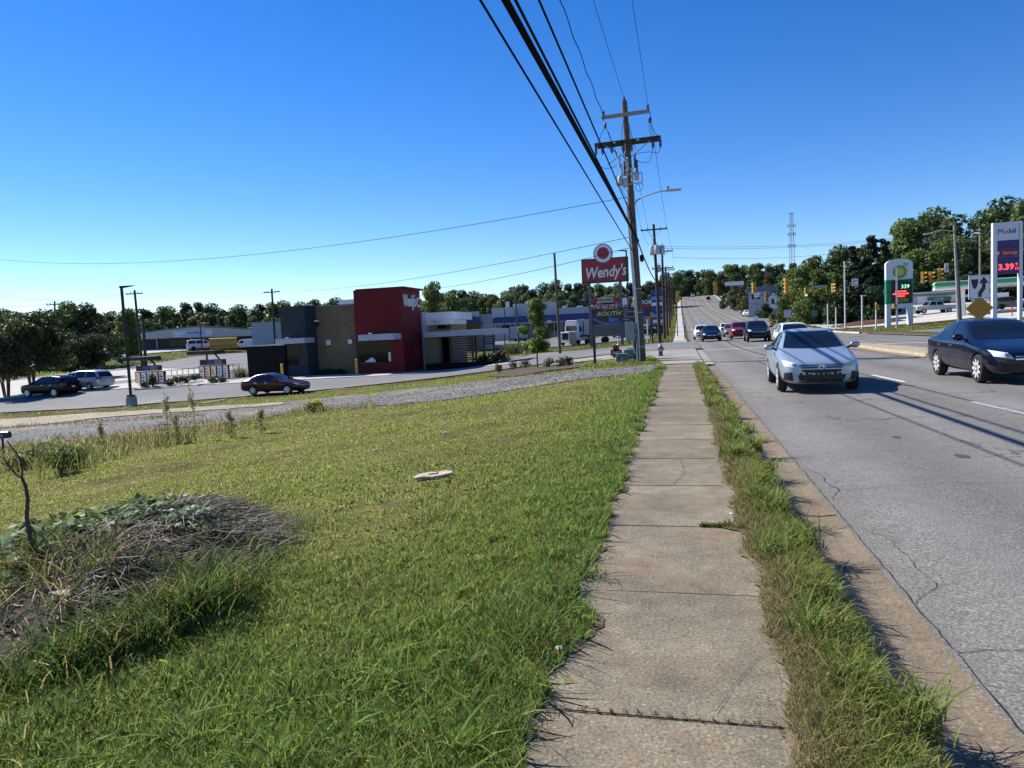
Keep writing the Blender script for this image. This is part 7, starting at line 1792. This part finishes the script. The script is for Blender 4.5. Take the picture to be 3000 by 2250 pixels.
# ---- verge strip between footpath and gutter
def strip_edges(y):
    l = .43+.06*wn2(y, 0*y, 3.1, 2)+.03*wn2(y, 0*y, 9, 5)-.17*np.exp(-((y-2.1)/.6)**2)-.16*np.exp(-((y-5.86)/.09)**2)+.05*np.clip((y-6)/6, 0, 1)
    r = .915+.04*wn2(y, 0*y, 3.7, 8)+.02*wn2(y, 0*y, 11, 1)
    return l, r
for bi, (y0, y1, den, w, sg) in enumerate([(1.2, 3.2, 8600, .0026, 4), (3.2, 5, 7000, .0028, 4), (5, 8, 4800, .0036, 3), (8, 13, 2600, .0055, 3), (13, 20, 1500, .009, 2), (20, 30, 900, .014, 2)]):
    g = np.random.default_rng(700+bi); n = int((y1-y0)*.95*den); x = g.uniform(.08, 1.02, n); y = g.uniform(y0, y1, n); l, r_ = strip_edges(y)
    ok = (x > l) & (x < r_); x, y, l, r_ = x[ok], y[ok], l[ok], r_[ok]; n = len(x)
    q = (x-l)/(r_-l); pt = wn2(x, y, 2.3, 6)
    body = np.clip(np.sin(math.pi*np.clip(q*1.05+.02, 0, 1)), 0, 1)
    body = body*np.clip((y-1.9)/.9, .35, 1)
    h = (.045+.10*body*np.clip(.75+.6*pt, .3, 1.5))
    dryness = np.clip(1.1-2.2*q, 0, .75)+.2
    straw = (g.random(n) < dryness)[:, None]
    base = np.where(straw, STRAW*(.8), np.array([.18, .225, .05])*(1+.25*pt)[:, None])
    zz = np.where(x < .505, .002, np.where(x < .86, HB(x, y), -.02))
    push(*blade_arrays(np.stack([x, y], 1), zz-.004, h, w, base, seed=720+bi, lean=.8, segs=sg, dry=.05, tvar=.4, droop=.9))
for k in range(46):
    y = 2.0+k*.42+random.uniform(-.2, .2)+(k*.02)**2*30; 
    if y > 29: break
    tussock(.72+random.uniform(-.16, .16), y, .16, random.uniform(.15, .25)*(1 if y > 2.6 else .6), int(170*max(.35, 1-y/40)), .0032+.0004*y, (.165, .225, .05), 800+k, z=-.01)
# tufts in the slab joint and stray stalks over the slabs
for k in range(9): tussock(.12+k*.03, 5.87, .03, .035, 40, .003, (.12, .15, .03), 900+k, z=.0)
for k in range(14): tussock(-.45+.06*k, 2.94, .02, .018, 10, .0025, (.10, .10, .03), 930+k, z=.0)
# seed stalks leaning out over the footpath
for k in range(70):
    y = random.uniform(2.4, 6.5); left = random.random() < .5
    x = -.62 if left else .42; g = np.random.default_rng(1000+k)
    xy = np.array([[x+(-.06 if left else .08)+random.uniform(-.1, .1), y]]); V, F, C = blade_arrays(xy, np.array([.0]), random.uniform(.12, .24), .0018, np.array([.20, .16, .08]), seed=1000+k, lean=1.6, segs=4, dry=0, droop=1.2); push(V, F, C)
# ---- rough grass along the gravel and on the far verges
def rough(n, poly, h, w, tint, seed, straw=.3, lean=.6):
    P = np.array(poly); g = np.random.default_rng(seed); x = g.uniform(P[:, 0].min(), P[:, 0].max(), n); y = g.uniform(P[:, 1].min(), P[:, 1].max(), n)
    ok = in_poly(x, y, P) & in_view(x, y, .2) & ~in_poly(x, y, np.array(bed_poly)); x, y = x[ok], y[ok]; pt = wn2(x, y, .9, seed*.1); keep = g.random(len(x)) < .6+.5*pt; x, y, pt = x[keep], y[keep], pt[keep]
    st = (g.random(len(x)) < straw)[:, None]; base = np.where(st, STRAW, np.array(tint)*(1+.3*pt)[:, None])
    push(*blade_arrays(np.stack([x, y], 1), HB(x, y)-.01, h*(1+.4*pt), w, base, seed=seed, lean=lean, segs=3, dry=.1))
rough(11000, px_poly([(-60, 1345), (0, 1338), (210, 1318), (417, 1290), (600, 1266), (739, 1248), (882, 1218), (1100, 1196), (1100, 1186), (882, 1200), (739, 1224), (600, 1240), (417, 1258), (210, 1284), (0, 1302), (-60, 1310)]), .22, .012, (.12, .13, .035), 41, .4)
rough(7000, px_poly([(-60, 1400), (150, 1385), (350, 1345), (560, 1300), (560, 1275), (350, 1295), (150, 1312), (-60, 1330)]), .28, .012, (.10, .13, .035), 42, .4)
rough(15000, [(-4, 30.6), (-9, 31.2), (-14, 31.8), (-22, 33), (-34, 33), (-60, 32), (-60, 36), (-40, 39.9), (-30, 42.6), (-20, 45.2), (-13, 47.4), (-8, 46), (-3, 38), (-1.5, 31)], .10, .022, (.19, .25, .05), 43, .12)
rough(1500, grav_poly, .07, .012, (.17, .2, .05), 58, .4)
rough(3500, [(-1.0, 30.2), (-3.5, 31), (-5, 36), (-1.7, 37)], .10, .02, (.11, .16, .03), 44, .15)
rough(2500, px_poly([(1700, 1090), (1318, 1134), (834, 1186), (441, 1212), (0, 1244), (0, 1230), (441, 1198), (834, 1174), (1318, 1118), (1700, 1084)]), .12, .015, (.12, .13, .035), 45, .4)
rough(2600, px_poly([(600, 1222), (300, 1240), (0, 1262), (0, 1250), (300, 1232), (600, 1212)]), .14, .02, (.13, .14, .035), 46, .4)
rough(4000, [(-1.0, 66.6), (-7, 68.2), (-30, 79), (-30, 92), (-14, 92), (-3.4, 90)], .16, .04, (.12, .16, .035), 47, .1)
rough(9000, px_poly([(20, 1112), (127, 1101), (300, 1085), (440, 1065), (566, 1045), (563, 1029), (430, 1040), (270, 1056), (100, 1080)]), .25, .07, (.17, .25, .045), 48, .1)
rough(5000, [(18.6, 79), (27, 74), (33, 78.5), (26, 95), (21, 99), (18.6, 100)], .14, .04, (.12, .16, .035), 49, .15)
rough(6000, [(18.6, 108), (19.3, 108), (19.3, 220), (18.6, 220)], .2, .06, (.12, .16, .035), 50, .2)
rough(6000, [(21, 104), (24, 122), (34, 160), (21, 200)], .3, .08, (.12, .16, .035), 51, .2)
rough(6000, [(-.8, 70), (-4, 70), (-4, 170), (-.8, 170)], .14, .04, (.12, .16, .035), 52, .15)
Vt, Ft, Ct = np.concatenate(VV), np.concatenate(FF), np.concatenate(CC)
M_grass = leaf_mat('grass_blade', 0, 0, .45, .10, .6)
gr = add_mesh('grass', np_mesh('grass', Vt, Ft, M_grass, Ct)); gr['kind'] = 'stuff'; gr['label'] = 'ragged green and straw grass of the lawn and verges'
print('grass tris', len(Ft))
# dirt and thatch creeping over both slab edges
def ribbon(name, inner, outer, z):
    ys = np.arange(1.0, 30, .025); V = []; 
    for y in ys: V += [(float(inner(np.array([y]))[0]), y, z), (float(outer(np.array([y]))[0]), y, z+.004)]
    mb = MB(); mb.add(V, [(2*i, 2*i+1, 2*i+3, 2*i+2) for i in range(len(ys)-1)]); return mb.build(name, M_soil_edge)
def rag(y, k): return np.array([.6*noise.noise((float(v)*2.3, k, 0))+.5*noise.noise((float(v)*7.7, k, 1))+.45*noise.noise((float(v)*21, k, 2)) for v in y])
o = ribbon('edge_litter', lambda y: EDGE(y)+.02+.06*rag(y, 1.5), lambda y: 0*y-.78, .007); struct(o)
o = ribbon('edge_litter', lambda y: strip_edges(y)[0]-.02-.07*rag(y, 7.5), lambda y: 0*y+.82, .007); struct(o)

# ================================================================== brush heap
heap = thing('brush_heap', 'dark heap of cut brush and dead stems overgrown with vines', 'brush heap', (bc[0], bc[1], bz))
V = []; F = []
def heap_z(x, y):
    a = math.atan2(y, x) % (2*math.pi); r = math.hypot(x, y)/RO[int(a/(2*math.pi)*na) % na]
    return .33*max(0, 1-r**2.2)*(1+.35*noise.noise((x*2.2, y*2.2, 4)))+.07*noise.noise((x*7, y*7, 1))*max(0, 1-r)+H(bc[0]+x, bc[1]+y)-bz
for i in range(nr+1):
    for k in range(na):
        a = 2*math.pi*k/na; q = i/nr; x, y = math.cos(a)*RO[k]*q, math.sin(a)*RO[k]*q
        V.append((x, y, heap_z(x, y)-(.03 if i == nr else 0)))
for i in range(nr):
    for k in range(na): F.append((i*na+k, (i+1)*na+k, (i+1)*na+(k+1) % na, i*na+(k+1) % na))
mb = MB(); mb.add(V, F); mb.build('litter_mound', mat('heap_litter', (.034, .024, .014), 1, var=.6, vscale=9, bump=1, bscale=25, bdist=.05), heap, smooth=True)
def heap_pts(n, seed, f=None):
    g = random.Random(seed); out = []
    while len(out) < n:
        k = g.random(); a = g.random()*2*math.pi; i = int(a/(2*math.pi)*na) % na; r = RO[i]*math.sqrt(g.random())*.97
        if g.random() > (RO[i]/max(RO))**2+.06: continue
        x, y = math.cos(a)*r, math.sin(a)*r
        if f is None or f(x, y): out.append((x, y, heap_z(x, y)))
    return out
ms = [MB(), MB(), MB()]; g = random.Random(8)
for j, (x, y, z) in enumerate(heap_pts(3600, 1)):
    a = g.gauss(.5, .9); l = g.uniform(.12, .6); e = g.uniform(-.1, .35); r = g.uniform(.0025, .0075)
    p0 = Vector((x, y, z+.01)); d = Vector((math.cos(a)*math.cos(e), math.sin(a)*math.cos(e), math.sin(e)))
    p1 = p0+d*l*.5+Vector((g.uniform(-.03, .03), g.uniform(-.03, .03), .04)); p2 = p0+d*l+Vector((0, 0, g.uniform(-.08, .04)))
    ms[(j*7) % 3].tube([p0, p1, p2], [r, r*.8, r*.4], 4, caps=False)
for mb, c_ in zip(ms, ((.24, .18, .13), (.07, .05, .035), (.40, .33, .25))): o = mb.build('dead_stems', mat('dead_stem_%.2f' % c_[0], c_, .9), heap); o['kind'] = 'stuff'
o = add_mesh('dead_leaves', leaf_mesh('dead_leaves', [(x, y, z+.03, .10, .10, .05) for x, y, z in heap_pts(1000, 12)], 8000, .024, (.085, .06, .035), M_leaf, seed=35, tvar=.6, shell=.05, up=.5, yellow=.12, aspect=.5), heap); o['kind'] = 'stuff'
# vines with pale leaves on the far shoulder of the heap
fx = lambda x, y: (x > -.4 and y > -.2+.0*x) or (x > .5 and y > -1.0)
pts = heap_pts(1500, 2, lambda x, y: (y > -.25 and x > -.7 and noise.noise((x*1.6, y*1.6, 7)) > -.25))
bl_ = [(x, y, z+.06, .07, .07, .06) for x, y, z in pts]
o = add_mesh('vine_leaves', leaf_mesh('vine_leaves', bl_, 4600, .034, (.17, .22, .11), M_leaf, seed=31, tvar=.45, shell=.1, up=.8, yellow=.06, aspect=.7), heap); o['kind'] = 'stuff'
pts = heap_pts(700, 3, lambda x, y: x < -.35)
o = add_mesh('vine_leaves', leaf_mesh('vine_leaves', [(x, y, z+.10, .12, .12, .10) for x, y, z in pts], 3600, .045, (.10, .155, .05), M_leaf, seed=32, tvar=.5, shell=.1, up=.6, yellow=.05, aspect=.75), heap); o['kind'] = 'stuff'
# long grass standing out of the heap
VV, FF, CC = [], [], []; voff = 0
g = np.random.default_rng(9)
for k, (x, y, z) in enumerate(heap_pts(40, 5, lambda x, y: y < -.35)):
    n = 26; xy = np.stack([x+g.normal(size=n)*.07, y+g.normal(size=n)*.07], 1)
    front = y < .0
    push(*blade_arrays(xy, np.full(n, z-.02), .30 if front else .16, .0045 if front else .003, np.array([.075, .115, .028]) if front else np.array([.14, .11, .06]), seed=1200+k, lean=.9, segs=5, dry=.28, droop=.9))
for k, (px, py, h, n) in enumerate(((520, 1840, .5, 260), (590, 1800, .55, 300), (660, 1760, .45, 240), (450, 1880, .4, 200), (300, 1930, .4, 220), (180, 1990, .35, 200), (720, 1700, .35, 180), (60, 2010, .35, 200), (380, 1905, .4, 200))):
    q = on_ground(px, py); xy = np.stack([q.x-bc[0]+g.normal(size=n)*.13, q.y-bc[1]+g.normal(size=n)*.13], 1)
    push(*blade_arrays(xy, np.full(n, q.z-bz), h*.7, .0045, np.array([.09, .145, .03]), seed=1300+k, lean=.8, segs=5, dry=.15, droop=.8))
o = add_mesh('long_grass', np_mesh('long_grass', np.concatenate(VV), np.concatenate(FF), M_grass, np.concatenate(CC)), heap); o['kind'] = 'stuff'
# scraps lying in the heap
for px, py, c_ in ((497, 1622, (.5, .36, .28)), (180, 1745, (.33, .28, .2)), (190, 1830, (.3, .3, .27))):
    q = on_ground(px, py); x, y = q.x-bc[0], q.y-bc[1]
    MB().slab([(x-.09, y-.02), (x+.02, y-.045), (x+.10, y+.0), (x+.03, y+.05), (x-.05, y+.035)], heap_z(x, y)+.05, heap_z(x, y)+.062).build('bark_scrap', mat('scrap_%.2f' % c_[0], c_, .8), heap)
# ---- sapling
sb = on_ground(99, 1735); YSP = sb.y
t = thing('sapling', 'thin bare sapling with a few broad leaves at the left edge', 'sapling', sb)
def S_(px, py): return at(px, py, YSP)-sb
MB().tube([Vector((0, 0, -.05)), S_(98, 1660), S_(90, 1587), S_(78, 1515), S_(81, 1461), S_(75, 1425), S_(63, 1398)], [.026, .021, .019, .017, .015, .013, .012], 7).build('stem', M_bark, t, smooth=True)
for pts, r in (([(63, 1398), (67, 1364), (48, 1328), (21, 1292)], .006), ([(66, 1402), (45, 1388), (28, 1368), (-5, 1352)], .006), ([(92, 1620), (120, 1590), (150, 1562), (162, 1552)], .006), ([(96, 1650), (125, 1612), (140, 1585)], .005), ([(94, 1600), (104, 1570), (96, 1545)], .004), ([(28, 1368), (10, 1340), (-10, 1335)], .004), ([(67, 1364), (60, 1340), (55, 1335)], .003), ([(98, 1700), (60, 1760), (20, 1790)], .007)):
    MB().tube([S_(*p) for p in pts], [r*1.7*(1-.2*i) for i in range(len(pts))], 5).build('twig', M_bark, t)
def big_leaf(px, py, s, rot, tilt, c_, nm='leaf'):
    q = S_(px, py); n_ = 10; V = []
    for i in range(n_+1):
        u = i/n_; w = math.sin(math.pi*u**.75)*.48; V += [Vector((-w*s, u*s, .10*s*w)), Vector((w*s, u*s, .10*s*w))]
    M_ = Matrix.Rotation(rot, 3, 'Y') @ Matrix.Rotation(tilt, 3, 'X')
    mb = MB(); mb.add([q+M_ @ v for v in V], [(2*i, 2*i+1, 2*i+3, 2*i+2) for i in range(n_)])
    mb.build(nm, mat('broad_leaf_%.2f' % c_[1], c_, .45, var=.2, vscale=30), t)
for a in ((120, 1638, .14, 2.4, 1.0, (.05, .12, .02)), (60, 1680, .13, -2.0, 1.1, (.10, .2, .03)), (88, 1640, .07, 1.0, .9, (.16, .26, .04)), (20, 1600, .16, -.8, 1.0, (.09, .16, .04)), (75, 1560, .06, .3, .8, (.16, .26, .04)), (110, 1568, .06, 1.2, .9, (.16, .26, .04)), (40, 1700, .12, -1.5, .6, (.14, .18, .08)), (130, 1840, .14, 2.0, .4, (.15, .18, .09)), (20, 1770, .14, 1.4, .5, (.10, .16, .05)), (60, 1860, .13, -1.4, .4, (.13, .17, .08))): big_leaf(*a)
# ---- mailbox by the track
b = on_ground(12, 1335); t = thing('mailbox', 'small black mailbox on a thin post at the left edge', 'mailbox', b, .15); z = at(20, 1283, b.y).z-b.z
MB().bar((0, 0, -.1), (0, 0, z), .05).build('post', M_frame, t)
prf = [(-.11, 0), (.11, 0), (.11, .12)]+[(math.cos(a)*.11, .12+math.sin(a)*.11) for a in np.linspace(.3, 2.84, 6)]+[(-.11, .12)]
mb = MB().prism(prf, -.26, .26); mb.v = [(y, x, zz+z) for x, y, zz in mb.v]; mb.build('box', mat('mailbox_black', (.02, .021, .023), .4), t)
MB().box(-.05, .12, -.118, -.112, z+.05, z+.13).build('number_patch', mat('patch_grey', (.3, .31, .33), .5), t)
# ---- tall weeds with feathery heads, leafy clumps, flower bush
def tall_weed(px, pb, pt, label, k, k0=None):
    b = on_ground(px, pb); h = at(px, pt, b.y).z-b.z; t = thing('tall_weed', label, 'weed', b, 0, 'tall feathery weeds'); s = h
    MB().tube([(0, 0, -.05), (.02, 0, h*.5), (.05*(-1)**k, 0, h*.97)], [.012, .009, .004], 5).build('stalk', mat('weed_stalk', (.22, .19, .09), .8), t)
    bl_ = [(.05*(-1)**k*q+random.uniform(-.07, .07), random.uniform(-.06, .06), h*(.66+.34*q), .09*(1.15-q), .09*(1.15-q), .09) for q in np.linspace(0, 1, 12)]
    add_mesh('plume', leaf_mesh('plume', bl_, 420, .024, (.30, .30, .17), M_shrub, seed=60+k, shell=.1, yellow=.2), t)
    bl_ = [(random.uniform(-.12, .12), random.uniform(-.12, .12), h*q, .12, .12, .08) for q in np.linspace(.08, .6, 9)]
    add_mesh('leaves', leaf_mesh('leaves', bl_, 130, .05, (.14, .15, .05), M_shrub, seed=80+k, shell=.1, aspect=.25), t)
for k, a in enumerate(((493, 1300, 1150, 'left one of the two tall feathery weeds'), (572, 1296, 1134, 'taller right one of the two feathery weeds'), (520, 1302, 1210, 'shorter weed between the two tall feathery ones'), (680, 1285, 1200, 'thin brown weed right of the tall feathery pair'), (765, 1272, 1195, 'thin weed nearest the flowering bush'), (300, 1310, 1235, 'thin weed left of the feathery pair'))): tall_weed(*a, k)
for k, (px, py, r, h, lb) in enumerate(((180, 1392, .45, .9, 'bushy green weed clump beside the gravel, largest of the left weeds'), (225, 1375, .4, .6, 'lower weed clump touching the bushy one'), (110, 1360, .4, .5, 'ragged weed clump near the mailbox'), (60, 1375, .4, .45, 'leafy weed clump just right of the mailbox'))):
    b = on_ground(px, py); shrub('weed_clump', lb, tuple(b), r, h, (.13, .175, .05), 700, .04, 'leafy weed clumps', 'weed', seed=k+70, parts=12)
    o = bpy.context.scene.objects
    xy = np.random.default_rng(k).normal(size=(110, 2))*r*.9; Vb, Fb, Cb = blade_arrays(xy, np.zeros(110), h*.75, .009, np.array([.17, .20, .06]), seed=k+900, lean=.5, segs=4, dry=.2)
    wc = [q_ for q_ in col.objects if q_.name.startswith('weed_clump')][-1]; add_mesh('blades', np_mesh('blades', Vb, Fb, M_grass, Cb), wc)
b = on_ground(920, 1208); shrub('flowering_bush', 'rounded bush with yellow flowers at the gravel edge', tuple(b), .55, .5, (.07, .12, .03), 900, .05, None, 'bush', (.55, .48, .04), seed=90, parts=9)
# ---- flat stone and scraps in the grass
b = on_ground(1270, 1401); t = thing('flat_stone', 'flat pale stone slab lying in the grass', 'stone', (b.x, b.y, b.z+.02)); t.rotation_euler = (.10, -.07, .1)
MB().slab([(-.245, -.05), (-.20, -.09), (-.07, -.075), (.03, -.11), (.17, -.06), (.255, -.02), (.24, .07), (.13, .13), (.03, .08), (-.05, .12), (-.15, .09), (-.22, .03)], .0, .035).build('slab', mat('pale_stone', (.44, .36, .27), .9, var=.4, vscale=12, bump=.5, bscale=40), t, bevel=.008)
MB().slab([(-.05, -.02), (.05, -.02), (.06, .03), (-.03, .04)], .036, .05).build('chip', mat('pale_stone', (.52, .45, .36)), t)
for k, (px, py, s, c_, lb) in enumerate(((1305, 1273, .09, (.45, .44, .42), 'crumpled grey litter scrap far up the lawn'), (1827, 1115, .12, (.7, .7, .72), 'white litter scrap on the grass near the track'), (1640, 1920, .035, (.7, .62, .55), 'torn pale paper scrap at the footpath edge'), (2143, 1518, .03, (.75, .76, .78), 'tiny white scrap in the slab joint weeds'), (1100, 1325, .07, (.4, .4, .38), 'small grey stone in the middle of the lawn'), (1850, 1348, .04, (.35, .22, .3), 'small purple scrap beside the footpath'), (1800, 1412, .05, (.5, .2, .08), 'orange scrap at the footpath edge'))):
    b = on_ground(px, py); o = MB().ico((0, 0, .02), s/2, 2, (1.2, .8, .4), .28).build('litter_scrap', mat('litter_%d' % k, c_, .8)); o.location = (b.x, b.y, max(b.z, 0 if k in (2, 3) else -9)+.02); tag(o, lb, 'litter')
